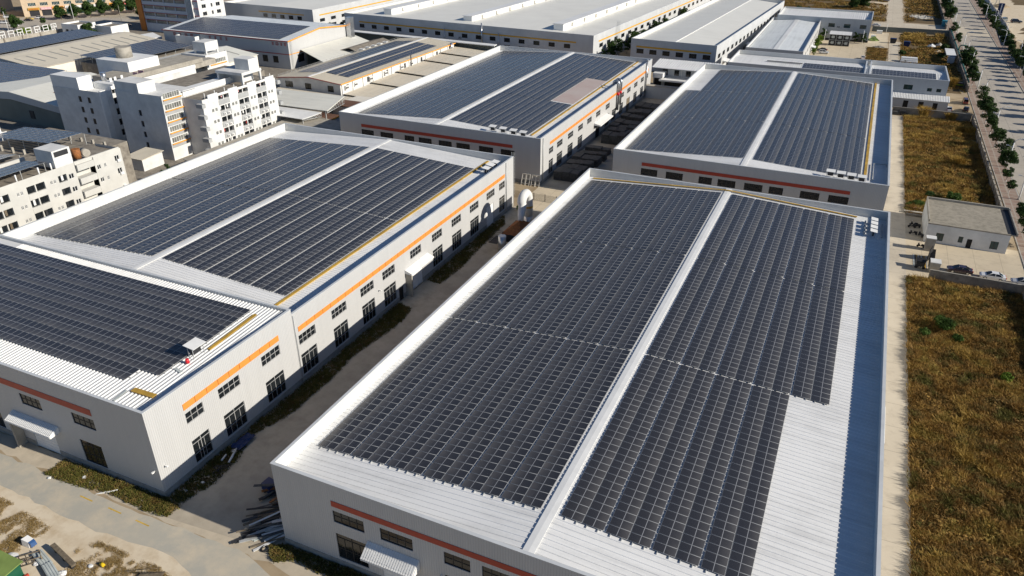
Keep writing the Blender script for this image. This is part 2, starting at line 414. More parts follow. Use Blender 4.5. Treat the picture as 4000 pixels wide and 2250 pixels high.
def windows(par, axis, c, holes, kind, fm='mull', pm='pane', inset=.11, out=None):
    """fill each opening with a framed window > pane. axis y looks to -y, axis x to +x"""
    for a, b, p, q in holes:
        fmesh, pmesh = window_mesh(b - a, q - p, kind, fm, pm)
        loc, rz = ((a, c + inset, p), 0) if axis == 'y' else ((c - inset, a, p), math.pi / 2)
        wo = inst('window', fmesh, par, loc, rz); inst('pane', pmesh, wo, (0, 0, 0))
def band(par, axis, c, u0, u1, z0, z1, m, name='colour_band', joint=0, th=.05):
    mb = MB()
    if joint:
        n = max(1, round((u1 - u0) / joint)); s = (u1 - u0) / n
        for i in range(n):
            a, b = u0 + i * s + .05, u0 + (i + 1) * s - .05
            (mb.box(a, b, c - th, c - .003, z0, z1) if axis == 'y' else mb.box(c + .003, c + th, a, b, z0, z1))
        (mb.box(u0 + .02, u1 - .02, c - th * .4, c - .002, z0 + .02, z1 - .02, 1) if axis == 'y' else mb.box(c + .002, c + th * .4, u0 + .02, u1 - .02, z0 + .02, z1 - .02, 1))
    else:
        (mb.box(u0, u1, c - th, c - .003, z0, z1) if axis == 'y' else mb.box(c + .003, c + th, u0, u1, z0, z1))
    return mb.build(name, [M[m], M['joint']], par)
def ribbed_slope(mb, a, b, n, pitch, h=.075, wb=.2, wt=.09, m=0):
    """ribs running from edge a=(p0,p1) to edge b=(p0,p1), spaced along the edge"""
    a0, a1 = Vector(a[0]), Vector(a[1]); b0, b1 = Vector(b[0]), Vector(b[1])
    ln = (a1 - a0).length; cnt = int(ln / pitch)
    for i in range(cnt):
        t = (i + .5) / cnt; d = (a1 - a0) / ln
        p = a0 + (a1 - a0) * t; q = b0 + (b1 - b0) * t; up = Vector((0, 0, h))
        A = [p - d * wb / 2, p - d * wt / 2 + up, p + d * wt / 2 + up, p + d * wb / 2]
        B = [q - d * wb / 2, q - d * wt / 2 + up, q + d * wt / 2 + up, q + d * wb / 2]
        for k in range(3): mb.face([A[k], A[k + 1], B[k + 1], B[k]], m)
def gable_roof(par, x0, x1, y0, y1, cx, ze, zr, pitch, m, name='roof', cap=True):
    mb = MB()
    for xe in (x0, x1):
        z = zr - (zr - ze) * 1.0
        mb.face([(xe, y0, ze), (cx, y0, zr), (cx, y1, zr), (xe, y1, ze)])
        if pitch: ribbed_slope(mb, ((xe, y0, ze), (xe, y1, ze)), ((cx, y0, zr), (cx, y1, zr)), 0, pitch)
    r = mb.build(name, M[m], par)
    if cap:
        c = MB(); s = (zr - ze) / (x1 - cx)
        for sg in (-1, 1):
            c.slab([(cx, y0, zr + .16), (cx + sg * .62, y0, zr + .16 - s * .62), (cx + sg * .62, y1, zr + .16 - s * .62), (cx, y1, zr + .16)], .07)
        c.build('ridge_cap', M['white'], r)
    return r
def shell(par, x0, x1, y0, y1, h, front=(), right=(), zin=0, clad='clad', th=.3, plinth=True, cap='cap', back=True):
    """four outer walls, parapet lining above zin, coping and a concrete base course"""
    mb = MB()
    wall(mb, 'y', y0, x0, x1, 0, h, front, -1); wall(mb, 'x', x1, y0, y1, 0, h, right, 1)
    wall(mb, 'x', x0, y0, y1, 0, h, (), -1); wall(mb, 'y', y1, x0, x1, 0, h, (), 1)
    mb.build('wall', M[clad], par)
    if zin:
        p = MB()
        p.face([(x0 + th, y0 + th, zin), (x1 - th, y0 + th, zin), (x1 - th, y0 + th, h), (x0 + th, y0 + th, h)])
        p.face([(x0 + th, y1 - th, zin), (x1 - th, y1 - th, zin), (x1 - th, y1 - th, h), (x0 + th, y1 - th, h)])
        p.face([(x0 + th, y0 + th, zin), (x0 + th, y1 - th, zin), (x0 + th, y1 - th, h), (x0 + th, y0 + th, h)])
        p.face([(x1 - th, y0 + th, zin), (x1 - th, y1 - th, zin), (x1 - th, y1 - th, h), (x1 - th, y0 + th, h)])
        p.build('parapet', M['liner'], par)
        c = MB(); e = .05; z0, z1 = h + .003, h + .07
        c.box(x0 - e, x1 + e, y0 - e, y0 + th + e, z0, z1); c.box(x0 - e, x1 + e, y1 - th - e, y1 + e, z0, z1)
        c.box(x0 - e, x0 + th + e, y0 + th + e, y1 - th - e, z0, z1); c.box(x1 - th - e, x1 + e, y0 + th + e, y1 - th - e, z0, z1)
        c.build('coping', M[cap], par)
    if plinth:
        c = MB(); e = .06
        def run(ax, cc, u0, u1, doors, o):
            u = u0
            for a, b in sorted((h_[0], h_[1]) for h_ in doors if h_[2] < .5) + [(u1, u1)]:
                if a > u: (c.box(u, a, cc - e if o < 0 else cc + .003, cc - .003 if o < 0 else cc + e, 0, .95) if ax == 'y' else c.box(cc - e if o < 0 else cc + .003, cc - .003 if o < 0 else cc + e, u, a, 0, .95))
                u = max(u, b)
        run('y', y0, x0 - e, x1 + e, front, -1); run('x', x1, y0, y1, right, 1)
        c.build('base_course', M['plinth'], par)
def roller_door(par, axis, c, a, b, z1, m='white', inset=.12):
    mb = MB(); n = int(z1 / .25)
    for i in range(n):
        z = i * z1 / n
        if axis == 'y': mb.box(a, b, c + inset - (.03 if i % 2 else 0), c + inset + .05, z, z + z1 / n)
        else: mb.box(c - inset - .05, c - inset + (.03 if i % 2 else 0), a, b, z, z + z1 / n)
    return mb.build('roller_door', M[m], par)
def dark_opening(par, axis, c, hole, m='black', name='doorway', inset=.14):
    a, b, p, q = hole; mb = MB()
    if axis == 'y': mb.face([(a, c + inset, p), (b, c + inset, p), (b, c + inset, q), (a, c + inset, q)])
    else: mb.face([(c - inset, a, p), (c - inset, b, p), (c - inset, b, q), (c - inset, a, q)])
    return mb.build(name, M[m], par)
def awning(par, axis, c, a, b, zw, zf, d, ribs=True, side=None):
    mb = MB(); n = max(6, int((b - a) / .3)); pts = [(0.02, zw), (d * .86, zf + (zw - zf) * .12), (d, zf), (d, zf - .28)]
    def P(u, o, z): return (u, c - o, z) if axis == 'y' else (c + o, u, z)
    for i in range(n):
        u0, u1 = a + (b - a) * i / n, a + (b - a) * (i + .62) / n; u2 = a + (b - a) * (i + 1) / n
        for (o0, z0), (o1, z1) in zip(pts, pts[1:]):
            r = .06 if ribs else 0
            mb.face([P(u0, o0, z0 + r), P(u1, o0, z0 + r), P(u1, o1 + r, z1 + r), P(u0, o1 + r, z1 + r)])
            mb.face([P(u1, o0, z0), P(u2, o0, z0), P(u2, o1, z1), P(u1, o1, z1)])
            if ribs: mb.face([P(u1, o0, z0), P(u1, o0, z0 + r), P(u1, o1 + r, z1 + r), P(u1, o1, z1)]); mb.face([P(u0, o0, z0), P(u0, o0, z0 + r), P(u0, o1 + r, z1 + r), P(u0, o1, z1)])
    for u in (a, b):
        mb.face([P(u, .02, zw), P(u, d, zf), P(u, d, zf - .28), P(u, .02, zf - .2)])
    mb.face([P(a, .02, zf - .2), P(b, .02, zf - .2), P(b, d, zf - .28), P(a, d, zf - .28)])
    return mb.build('awning', M['white'], par)

# ---------------------------------------------------------------- solar arrays
PL, PW = 2.295, 1.148
def panel_template():
    a, b = PL / 2, PW / 2; e = .034; z1, z0 = .035, 0
    v = [(-a, -b, z1), (a, -b, z1), (a, b, z1), (-a, b, z1), (-a + e, -b + e, z1), (a - e, -b + e, z1), (a - e, b - e, z1), (-a + e, b - e, z1), (-a, -b, z0), (a, -b, z0), (a, b, z0), (-a, b, z0)]
    f = [(4, 5, 6, 7)] + [(i, (i + 1) % 4, 4 + (i + 1) % 4, 4 + i) for i in range(4)] + [(8 + i, 8 + (i + 1) % 4, (i + 1) % 4, i) for i in range(4)]
    return np.array(v), np.array(f)
TV, TF = panel_template()
TM = np.array([0, 1, 1, 1, 1, 1, 1, 1, 1], dtype=np.int32)
TUV = np.array([(0, 0), (1, 0), (1, 1), (0, 1)] + [(0, 0)] * 32, dtype=np.float32)
def panels_mesh(name, C, mats):
    """C: array of 3x4 transforms; one mesh of all these modules"""
    n = len(C); Rm = np.array([c[0] for c in C]); T = np.array([c[1] for c in C])
    V = np.einsum('nij,vj->nvi', Rm, TV) + T[:, None, :]
    V = V.reshape(-1, 3); F = (TF[None] + (np.arange(n) * len(TV))[:, None, None]).reshape(-1, 4)
    me = bpy.data.meshes.new(name); me.vertices.add(len(V)); me.vertices.foreach_set('co', V.astype(np.float32).ravel())
    me.loops.add(F.size); me.loops.foreach_set('vertex_index', F.astype(np.int32).ravel())
    me.polygons.add(len(F)); me.polygons.foreach_set('loop_start', np.arange(0, F.size, 4, dtype=np.int32)); 
    me.polygons.foreach_set('material_index', np.tile(TM, n))
    uv = me.uv_layers.new(name='UVMap'); uv.data.foreach_set('uv', np.tile(TUV, (n, 1)).ravel())
    for m in mats: me.materials.append(m)
    me.update(); me.validate(); return me
PMATS = [M['glass_panel'], M['alu']]
PANEL = panels_mesh('solar_panel', [(np.eye(3), np.zeros(3))], PMATS)
CAM = np.array((0, 0, 70.))
def array(label, longs, shorts, surf, axis, lift=.14, n_parts=100, group='solar arrays on the factory roofs', skip=None, jitter=.0015, rails=True, name='solar_array', lscale=1.0):
    """modules centred at longs x shorts on surf(x, y); axis = direction of the long side"""
    T = []
    rnd = np.random.RandomState(len(longs) * 31 + len(shorts))
    for l in longs:
        for s in shorts:
            x, y = (l, s) if axis == 'x' else (s, l)
            if skip and skip(x, y): continue
            e = .5
            gx = (surf(x + e, y) - surf(x - e, y)) / (2 * e); gy = (surf(x, y + e) - surf(x, y - e)) / (2 * e)
            nrm = np.array((-gx, -gy, 1.)); nrm /= np.linalg.norm(nrm)
            g = gx if axis == 'x' else gy
            lo = np.array((1., 0, gx)) if axis == 'x' else np.array((0, 1., gy))
            if g > 0: lo = -lo                       # u runs downhill
            lo /= np.linalg.norm(lo)
            nrm = nrm + np.array((*rnd.uniform(-jitter, jitter, 2), 0)); nrm /= np.linalg.norm(nrm)
            sh = np.cross(nrm, lo); sh /= np.linalg.norm(sh); lo = np.cross(sh, nrm)
            T.append((np.stack([lo * lscale, sh, nrm], 1), np.array((x, y, surf(x, y) + lift))))
    T.sort(key=lambda c: np.linalg.norm(c[1] - CAM))
    near = T[:n_parts]; rest = T[n_parts:]
    xs = [c[1][0] for c in T]; ys = [c[1][1] for c in T]; zs = [c[1][2] for c in T]
    root = thing(name, label, 'solar array', (float(np.mean(xs)), float(np.mean(ys)), float(min(zs))), group)
    o = np.array(ORG[root])
    for Rm, t in near:
        p = bpy.data.objects.new('solar_panel', PANEL); COL.objects.link(p); p.parent = root
        m4 = np.eye(4); m4[:3, :3] = Rm; m4[:3, 3] = t - o
        p.matrix_local = Matrix(m4.tolist())
    if rest:
        me = panels_mesh('solar_panels', [(Rm, t - o) for Rm, t in rest], PMATS)
        p = bpy.data.objects.new('solar_panels', me); COL.objects.link(p); p.parent = root
        if n_parts: tag(p, kind='stuff')
    if rails:
        mb = MB()
        for l in longs:
            have = [s for s in shorts if not (skip and skip(*((l, s) if axis == 'x' else (s, l))))]
            if not have: continue
            s0, s1 = min(have) - PW / 2 - .35, max(have) + PW / 2 + .35
            for dl in (-.6, .6):
                q = []
                for s in (s0, s1):
                    x, y = (l + dl, s) if axis == 'x' else (s, l + dl)
                    q.append((x, y, surf(x, y)))
                (x0, y0, z0), (x1, y1, z1) = q; k = .035
                if axis == 'x': mb.hexa([(x0 - k, y0, z0 + .03), (x0 + k, y0, z0 + .03), (x1 + k, y1, z1 + .03), (x1 - k, y1, z1 + .03), (x0 - k, y0, z0 + lift - .01), (x0 + k, y0, z0 + lift - .01), (x1 + k, y1, z1 + lift - .01), (x1 - k, y1, z1 + lift - .01)])
                else: mb.hexa([(x0, y0 - k, z0 + .03), (x1, y1 - k, z1 + .03), (x1, y1 + k, z1 + .03), (x0, y0 + k, z0 + .03), (x0, y0 - k, z0 + lift - .01), (x1, y1 - k, z1 + lift - .01), (x1, y1 + k, z1 + lift - .01), (x0, y0 + k, z0 + lift - .01)])
        mb.build('mounting_rails', M['rail'], root)
    return root
def cols(a, b, n):
    """n module centres between a and b, in pairs with a walking gap after every second one"""
    out = []; free = (b - a - n * PL); ng = n - 1; wide = ng // 2; small = ng - wide
    gs = .02; gw = max(.05, (free - small * gs) / max(1, wide)); x = a
    for i in range(n):
        out.append(x + PL / 2); x += PL + (gs if i % 2 == 0 else gw)
    return out
def rows(a, b, n=None):
    n = n or int((b - a) / (PW + .008)); p = (b - a) / n
    return [a + p * (i + .5) for i in range(n)]
def tray(label, pts, w_=.42, m='yellow', h=.12, group=None):
    mb = MB()
    for (x0, y0, z0), (x1, y1, z1) in zip(pts, pts[1:]):
        d = Vector((x1 - x0, y1 - y0, 0)).normalized(); nx, ny = -d.y * w_ / 2, d.x * w_ / 2
        mb.hexa([(x0 - nx, y0 - ny, z0), (x1 - nx, y1 - ny, z1), (x1 + nx, y1 + ny, z1), (x0 + nx, y0 + ny, z0), (x0 - nx, y0 - ny, z0 + h), (x1 - nx, y1 - ny, z1 + h), (x1 + nx, y1 + ny, z1 + h), (x0 + nx, y0 + ny, z0 + h)])
    return tag(mb.build('cable_tray', M[m]), label, 'cable tray', group)
def roof_unit_proto():
    """inverter stand: white shade board over a dark box on legs; faces -y"""
    t = thing('inverter_stand', None, None, (0, 0, 0), local=True)
    mb = MB()
    for x in (-.75, .75):
        for y in (-.35, .35): mb.box(x - .03, x + .03, y - .03, y + .03, 0, 1.35)
    mb.box(-.75, .75, .30, .36, .5, .56); mb.build('stand', M['rail'], t)
    b = MB(); b.box(-.6, .6, -.12, .2, .35, 1.15); b.build('inverter', M['dark'], t)
    s = MB(); s.slab([(-.95, -.75, 1.42), (.95, -.75, 1.42), (.95, .75, 1.62), (-.95, .75, 1.62)], .05); s.build('shade_board', M['white'], t)
    return t
# ---------------------------------------------------------------- ground, roads and pavings
structure('ground', MB().face([(-2500, -300, 0), (1500, -300, 0), (1500, 2500, 0), (-2500, 2500, 0)]), M['ground'], (0, 0, 0))
def wobble(pts, amp, step, seed):
    rnd = random.Random(seed); out = []
    for (x0, y0), (x1, y1) in zip(pts, pts[1:] + pts[:1]):
        n = max(1, int(math.hypot(x1 - x0, y1 - y0) / step))
        for i in range(n):
            t = i / n; out.append((x0 + (x1 - x0) * t + rnd.uniform(-amp, amp), y0 + (y1 - y0) * t + rnd.uniform(-amp, amp)))
    return out
sheet('path', rect(11.4, 16.9, 20, 284), .006, M['path'])
sheet('yard', rect(16.9, 39.5, 155.4, 178), .006, M['yard'])
sheet('yard', rect(16.9, 20.6, 178, 189.6), .007, M['alley'])
sheet('lane', wobble([(-70.6, 44.6), (-51.4, 46.2), (-51.4, 156.2), (-70.4, 156.2)], .05, 6, 1), .008, M['alley'])
sheet('lane', rect(-70, 11.3, 156.3, 172), .010, M['yard'])
sheet('lane', rect(-70, -50.9, 172.05, 290), .006, M['alley'])
sheet('road', wobble([(-150, 38.6), (-90, 40), (-74, 39.6), (-62, 40.6), (-54, 38.0), (-46, 33.5), (-40, 30), (-28, 30), (-32, 36.0), (-44, 41.5), (-56, 44.6), (-73, 43.9), (-88, 44.2), (-150, 44.0)], .22, 1.6, 2), .012, M['lane'])
sheet('forecourt', wobble([(-150, 44.3), (-88, 44.5), (-72, 44.2), (-50, 44.4), (-20, 40), (12, 40), (12, 47.6), (-150, 47.3)], .3, 1.5, 3), .005, M['apron'])
sheet('sand', wobble([(-150, 20), (-20, 20), (-30, 30), (-42, 33), (-56, 39.5), (-60, 43.0), (-76, 43.0), (-150, 43.2)], .5, 3, 4), .004, M['sand'])
for i, (x, y) in enumerate([(-81.0, 43.0), (-75.9, 43.0), (-71.0, 42.9)]):
    mb = MB(); mb.face([(x, y - .09, .02), (x + 2.3, y - .13, .02), (x + 2.3, y + .05, .02), (x, y + .09, .02)]); o = structure('road_marking', mb, M['yline'])
# boulevard on the right
sheet('road', rect(43.4, 58.2, 60, 900), .006, M['road'])
sheet('pavement', rect(39.3, 42.9, 60, 900), .125, M['tiles']); sheet('pavement', rect(58.7, 65.5, 60, 900), .125, M['tiles'])
mb = MB(); mb.box(42.9, 43.2, 60, 900, 0, .14); mb.box(58.4, 58.7, 60, 900, 0, .14); mb.box(39.1, 39.3, 60, 900, 0, .13); mb.box(65.5, 65.7, 60, 900, 0, .13); structure('kerb', mb, M['kerb'])
for x, y, a, b in ((50, 517, 3, 2.2), (46, 395, 1.5, 3), (54, 330, 2, 1.2)):
    sheet('road_patch', wobble(rect(x, x + a, y, y + b), .05, 1, int(y)), .012, M['lane'])
sheet('pavement_strip', rect(42.2, 45.3, 318, 332), .16, M['yard'])
# empty ground behind, farther lots
sheet('yard', wobble(rect(-22, 10.4, 325, 456), .3, 8, 5), .006, M['yard'])
sheet('dirt_road', wobble([(2, 460), (60, 462), (60, 492), (17.5, 494), (18, 900), (9.5, 900), (9, 492), (2, 491)], .5, 8, 6), .008, M['path'])
sheet('dirt_road', rect(11, 16, 379, 430), .009, M['path'])
sheet('dry_lot', wobble(rect(1.5, 10.6, 377, 411), .5, 3, 7), .012, M['scrub_soil'])
sheet('dry_lot', wobble(rect(16, 37, 326, 456), .8, 4, 8), .005, M['scrub_soil'])
sheet('dry_lot', wobble(rect(19, 38, 496, 900), 1, 6, 9), .005, M['scrub_soil'])
sheet('dry_lot', wobble(rect(-60, 8.6, 494, 900), 1.2, 6, 10), .005, M['scrub_soil'])
sheet('sand', wobble(rect(-8, 9, 546, 580), 1.0, 3, 11), .010, M['sand'])
sheet('sand', wobble(rect(69, 400, 300, 900), 1.5, 8, 12), .006, M['sand'])
sheet('dry_lot', wobble([(84, 600), (300, 600), (300, 640), (80, 650)], 2, 5, 13), .012, M['scrub_soil'])
sheet('dry_lot', wobble([(73, 480), (300, 470), (300, 500), (78, 505)], 2, 5, 14), .012, M['scrub_soil'])
sheet('meadow', wobble(rect(17.0, 37.0, 40, 155.3), .25, 1.5, 15), .010, M['meadow_soil'])
sheet('meadow', wobble(rect(17.0, 37.0, 190.4, 284.5), .25, 1.5, 16), .010, M['meadow_soil'])
sheet('street', wobble([(-470, 200), (-386, 215), (-384, 300), (-372, 420), (-440, 420), (-452, 300)], .5, 9, 17), .006, M['road'])
sheet('street', [(-440, 318), (-330, 330), (-330, 420), (-440, 420)], .009, M['alley'])
sheet('yard', rect(-380, -139, 60, 330), .004, M['concrete'])

# ---------------------------------------------------------------- near-left low factory (front building)
KA = thing('factory_hall', 'low front factory hall with pale ribbed roof and orange band at lower left', 'factory', (-104.5, 61, 0))
ax0, ax1, ay0, ay1, ah = -138.4, -70.6, 47.4, 74.97, 13.5
A_up = [(53.1, 56.1, 7.7, 9.4), (58.9, 62.95, 7.7, 9.4), (67.5, 71.45, 7.7, 9.4)]; A_dn = [(53.05, 56.1, 1.15, 4.9), (58.9, 62.9, 1.15, 4.9), (67.5, 71.45, 1.15, 4.9)]
A_fu = [(-94.8, -90.7, 7.5, 9.3), (-84.7, -80.5, 7.5, 9.3), (-105.1, -101.0, 7.5, 9.3)]; A_fd = [(-84.8, -80.7, 1.05, 4.8), (-105.2, -101.1, 1.05, 4.8)]
A_door = [(-94.9, -90.1, 0, 4.1)]
def rz_A(x, y): return 12.0 + (y - 47.7) * 1.05 / 27
shell(KA, ax0, ax1, ay0, ay1, ah, A_fu + A_fd + A_door, A_up + A_dn, 11.6)
windows(KA, 'x', ax1, A_up, 'grid'); windows(KA, 'x', ax1, A_dn, 'tall'); windows(KA, 'y', ay0, A_fu, 'grid', 'mull_dark'); windows(KA, 'y', ay0, A_fd, 'tall', 'mull_dark')
roller_door(KA, 'y', ay0, -94.9, -90.1, 4.1)
awning(KA, 'y', ay0, -97.7, -88.6, 5.5, 4.75, 1.45)
MB().box(-97.3, -96.95, 46.1, 47.33, 0, 4.3).build('awning_pier', M['conc_pale'], KA)
band(KA, 'x', ax1, 53.0, 71.6, 10.0, 10.95, 'orange', joint=2.05); band(KA, 'y', ay0, -130, -80.5, 9.95, 10.95, 'red')
mb = MB(); zf, zb = rz_A(0, 47.7), rz_A(0, 74.6)
mb.face([(ax0 + .3, 47.7, zf), (ax1 - .3, 47.7, zf), (ax1 - .3, 74.65, zb), (ax0 + .3, 74.65, zb)])
ribbed_slope(mb, ((-130, 47.72, zf), (ax1 - 1.0, 47.72, zf)), ((-130, 74.6, zb), (ax1 - 1.0, 74.6, zb)), 0, .62, .11, .30, .14); mb.build('roof', M['roof_x'], KA)
mb = MB()   # the front and right edges carry a flush cap, the lining is low there
mb.box(ax1 - 1.0, ax1 - .32, 47.72, 74.6, 11.7, 11.95); mb.build('gutter', M['cap'], KA)
def lamp_head(par, axis, c, u, z):
    mb = MB()
    if axis == 'x': mb.box(c + .003, c + .32, u - .05, u + .05, z, z + .08); mb.box(c + .2, c + .55, u - .12, u + .12, z - .06, z + .1)
    else: mb.box(u - .05, u + .05, c - .32, c - .003, z, z + .08); mb.box(u - .12, u + .12, c - .55, c - .2, z - .06, z + .1)
    return mb.build('floodlight', M['white'], par)
lamp_head(KA, 'x', ax1, 48.4, 4.6); lamp_head(KA, 'y', ay0, -71.3, 4.2)
sA = lambda x, y: rz_A(x, y) + .1
for i, (y0, y1) in enumerate(((52.7, 57.4), (57.76, 62.5), (62.82, 67.55), (67.88, 72.75))):
    n = 50; xs = [-76.35 - 1.155 * (k + .5) for k in range(n)]
    array(f'dark solar array on the low front roof, {ORD[i]} row block up from its front edge', [y0 + 1.235, y0 + 3.725], xs[::-1], sA, 'y', .12, lscale=1.08,
          skip=(lambda x, y: x > -79.75 and y < 55.2) if i == 0 else None, group='solar arrays on the low front roof')
tray('yellow cable tray running back along the right edge of the low front roof', [(-74.7, 62.4, rz_A(0, 62.4) + .12), (-74.9, 72.2, rz_A(0, 72.2) + .12)], .5, group='yellow cable trays on the low front roof')
tray('short yellow cable tray lying across the ribs at the low front roof corner', [(-77.2, 51.6, rz_A(0, 51.6) + .16), (-73.5, 51.7, rz_A(0, 51.6) + .16)], .8, h=.1, group='yellow cable trays on the low front roof')
tray('loose grey sheet strip lying near the low front roof corner', [(-77.9, 51.2, rz_A(0, 51) + .14), (-77.7, 49.0, rz_A(0, 49) + .14)], .35, 'sheetgrey', .04)
tray('small grey plate lying by the right edge of the low front roof', [(-75.8, 57.3, rz_A(0, 57) + .14), (-74.2, 56.9, rz_A(0, 57) + .14)], .4, 'sheetgrey', .04)
INV = roof_unit_proto(); inv_used = []
def inverter(x, y, z, rz, label, group, s=1):
    o = INV if not inv_used else dup(INV)
    inv_used.append(o); o.location = (x, y, z); o.rotation_euler = (0, 0, rz); o.scale = (s, s, s); tag(o, label, 'inverter stand', group); return o
inverter(-75.3, 60.8, rz_A(0, 60.8) + .1, R(90), 'lone inverter stand with a white shade board beside the nearest dark array', 'inverter stands on the roofs', 1.25)
mb = MB(); mb.cyl((-75.1, 58.9, rz_A(0, 59) + .12), (-75.1, 58.9, rz_A(0, 59) + .75), .3, .22, 10); tag(mb.build('bucket', M['red_plastic']), 'red bucket beside the lone inverter stand on the low front roof', 'bucket')

# ---------------------------------------------------------------- long factory behind it (with the orange band and two rows of windows)
KB = thing('factory_hall', 'long white factory hall with orange band joined behind the low front hall', 'factory', (-104.5, 115, 0))
bx0, bx1, by0, by1, bh = -138.4, -70.6, 75.0, 156.2, 12.6
B_up = [(75.75, 79.8), (84.1, 88.1), (92.3, 96.3), (99.15, 103.2), (108.7, 112.7), (117, 121), (125.15, 129.25), (133.4, 137.5), (141.6, 145.7), (148.2, 151.3)]
B_up = [(a, b, 6.65, 8.35) for a, b in B_up]
B_dn = [(a, b, 1.1, 4.9) for a, b in ((75.7, 79.6), (84.1, 87.95), (92.3, 96.2), (99.15, 103.15), (117, 120.95), (125.1, 129.2), (133.4, 137.5), (148.2, 151.25))]
B_dr = [(108.2, 112.7, 0, 4.4), (141.4, 145.1, 0, 5.0), (104.0, 105.6, 0, 2.7)]
shell(KB, bx0, bx1, by0, by1, bh, (), B_up + B_dn + B_dr, 10.6)
windows(KB, 'x', bx1, B_up, 'grid'); windows(KB, 'x', bx1, B_dn, 'tall')
roller_door(KB, 'x', bx1, 108.2, 112.7, 4.4); roller_door(KB, 'x', bx1, 141.4, 145.1, 5.0); dark_opening(KB, 'x', bx1, B_dr[2])
awning(KB, 'x', bx1, 106.4, 114.9, 5.5, 4.95, 1.5, False)
MB().box(-70.54, -69.2, 106.5, 106.8, 0, 4.6).build('awning_pier', M['conc_pale'], KB)
band(KB, 'x', bx1, 75.9, 151.3, 9.05, 9.9, 'orange', joint=2.02)
mb = MB(); mb.tube([(-70.45, 151.9, 12.4), (-70.45, 151.9, .3)], .1); mb.tube([(-70.45, 75.15, 12.3), (-70.45, 75.15, .3)], .05); mb.build('downpipe', M['rail'], KB)
lamp_head(KB, 'x', bx1, 97.6, 5.6)
rB = lambda x, y: 12.4 - 1.75 * abs(x + 104.9) / 33.5
gable_roof(KB, bx0 + .3, bx1 - .3, by0 + .3, by1 - .3, -104.9, 10.65, 12.4, .62, 'roof')
lad = MB()
for dx in (-.3, .3): lad.box(-70.9 + dx, -70.84 + dx, 156.35, 156.42, 1, 13.6)
for k in range(40): lad.box(-71.2, -70.54, 156.36, 156.41, 1.2 + .3 * k, 1.24 + .3 * k)
for k in range(12):
    z = 3 + .85 * k; ring = [(-70.87 + .42 * math.cos(t), 156.4 + .42 * math.sin(t) + .3, z) for t in np.linspace(-.6, math.pi + .6, 9)]
    lad.tube(ring, .025, 5)
for t in (0, .8, 1.57, 2.3, 3.1): lad.box(-70.89 + .42 * math.cos(t), -70.85 + .42 * math.cos(t), 156.68 + .42 * math.sin(t), 156.72 + .42 * math.sin(t), 3, 13.4)
lad.build('caged_ladder', M['rail'], KB)
GL = 'solar arrays on the long hall with the orange band'
for side, a, b, n in (('left', -137.3, -106.0, 13), ('right', -103.8, -77.2, 11)):
    for i, (y0, y1) in enumerate(((81.5, 114.85), (115.2, 148.6))):
        array(f'solar array on the {side} slope of the long orange-banded hall, {"front" if i == 0 else "back"} block', cols(a, b, n), rows(y0, y1), rB, 'x', group=GL)
tray('yellow cable tray along the right eave of the long orange-banded hall', [(-76.6, 77.6, rB(-76.6, 0) + .12), (-76.6, 154.8, rB(-76.6, 0) + .12)], .55, group='yellow cable trays along the eaves')
for i, y in enumerate((147.2, 149.6, 152.0)):
    inverter(-73.3, y, rB(-73.3, 0) + .1, R(90), f'{["nearest", "middle", "farthest"][i]} of three inverter stands at the far roof corner of the orange-banded hall', 'inverter stands on the roofs')

# ---------------------------------------------------------------- big halls: nearest right, back left, back right
def big_hall(name_label, x0, x1, y0, y1, h, cx, front_up, front_dn, right_up, right_dn, fb, rb=None, front_doors=(), right_doors=(), zin=10.55):
    k = thing('factory_hall', name_label, 'factory', ((x0 + x1) / 2, (y0 + y1) / 2, 0))
    shell(k, x0, x1, y0, y1, h, list(front_up) + list(front_dn) + list(front_doors), list(right_up) + list(right_dn) + list(right_doors), zin)
    windows(k, 'y', y0, front_up, 'grid', 'mull_dark'); windows(k, 'y', y0, front_dn, 'tall', 'mull_dark')
    windows(k, 'x', x1, right_up, 'grid'); windows(k, 'x', x1, right_dn, 'tall')
    band(k, 'y', y0, *fb, 'red')
    if rb: band(k, 'x', x1, *rb, 'orange', joint=2.02)
    gable_roof(k, x0 + .3, x1 - .3, y0 + .3, y1 - .3, cx, 10.65, 12.4, .72, 'roof')
    return k
fu = lambda y, z0, z1: None
FW = [(-43.6, -39.5), (-37.4, -33.3), (-29.5, -26.4), (-25.05, -20.95), (-18.95, -14.85), (-13.4, -10.3), (-6.6, -2.5), (-.6, 3.6)]
KC = big_hall('big white factory hall nearest on the right, its whole roof under dark solar panels', -51.5, 11.2, 47.7, 156.2, 12.5, -20.1,
    [(a, b, 6.9, 8.65) for a, b in FW], [(-43.6, -39.5, 1.35, 5.2), (-29.5, -26.4, 1.35, 5.2), (-25.05, -20.95, 1.35, 5.2), (-18.95, -14.85, 1.35, 5.2)], [], [], (-43.6, 3.5, 9.3, 10.1), None, [(-37.6, -33.4, 0, 4.3)])
roller_door(KC, 'y', 47.7, -37.6, -33.4, 4.3); awning(KC, 'y', 47.7, -39.2, -32.6, 5.85, 4.75, 1.6)
awning(KC, 'x', 11.2, 90.5, 99.2, 5.4, 4.9, 1.6, False); lamp_head(KC, 'y', 47.7, -29.9, 4.9)
rC = lambda x, y: 12.4 - 1.75 * abs(x + 20.1) / 31.1
BL = ((53.9, 86.75, 'front'), (87.1, 120.0, 'middle'), (120.35, 153.3, 'back'))
for side, a, b, n in (('left', -49.9, -21.2, 12), ('right', -18.95, 5.0, 10)):
    for i, (y0, y1, nm) in enumerate(BL):
        sk = (lambda x, y: x > .55) if (side == 'right' and i == 0) else None
        array(f'solar array on the {side} slope of the nearest big hall, {nm} block', cols(a, b, n), rows(y0, y1), rC, 'x', skip=sk, group='solar arrays on the nearest big hall')
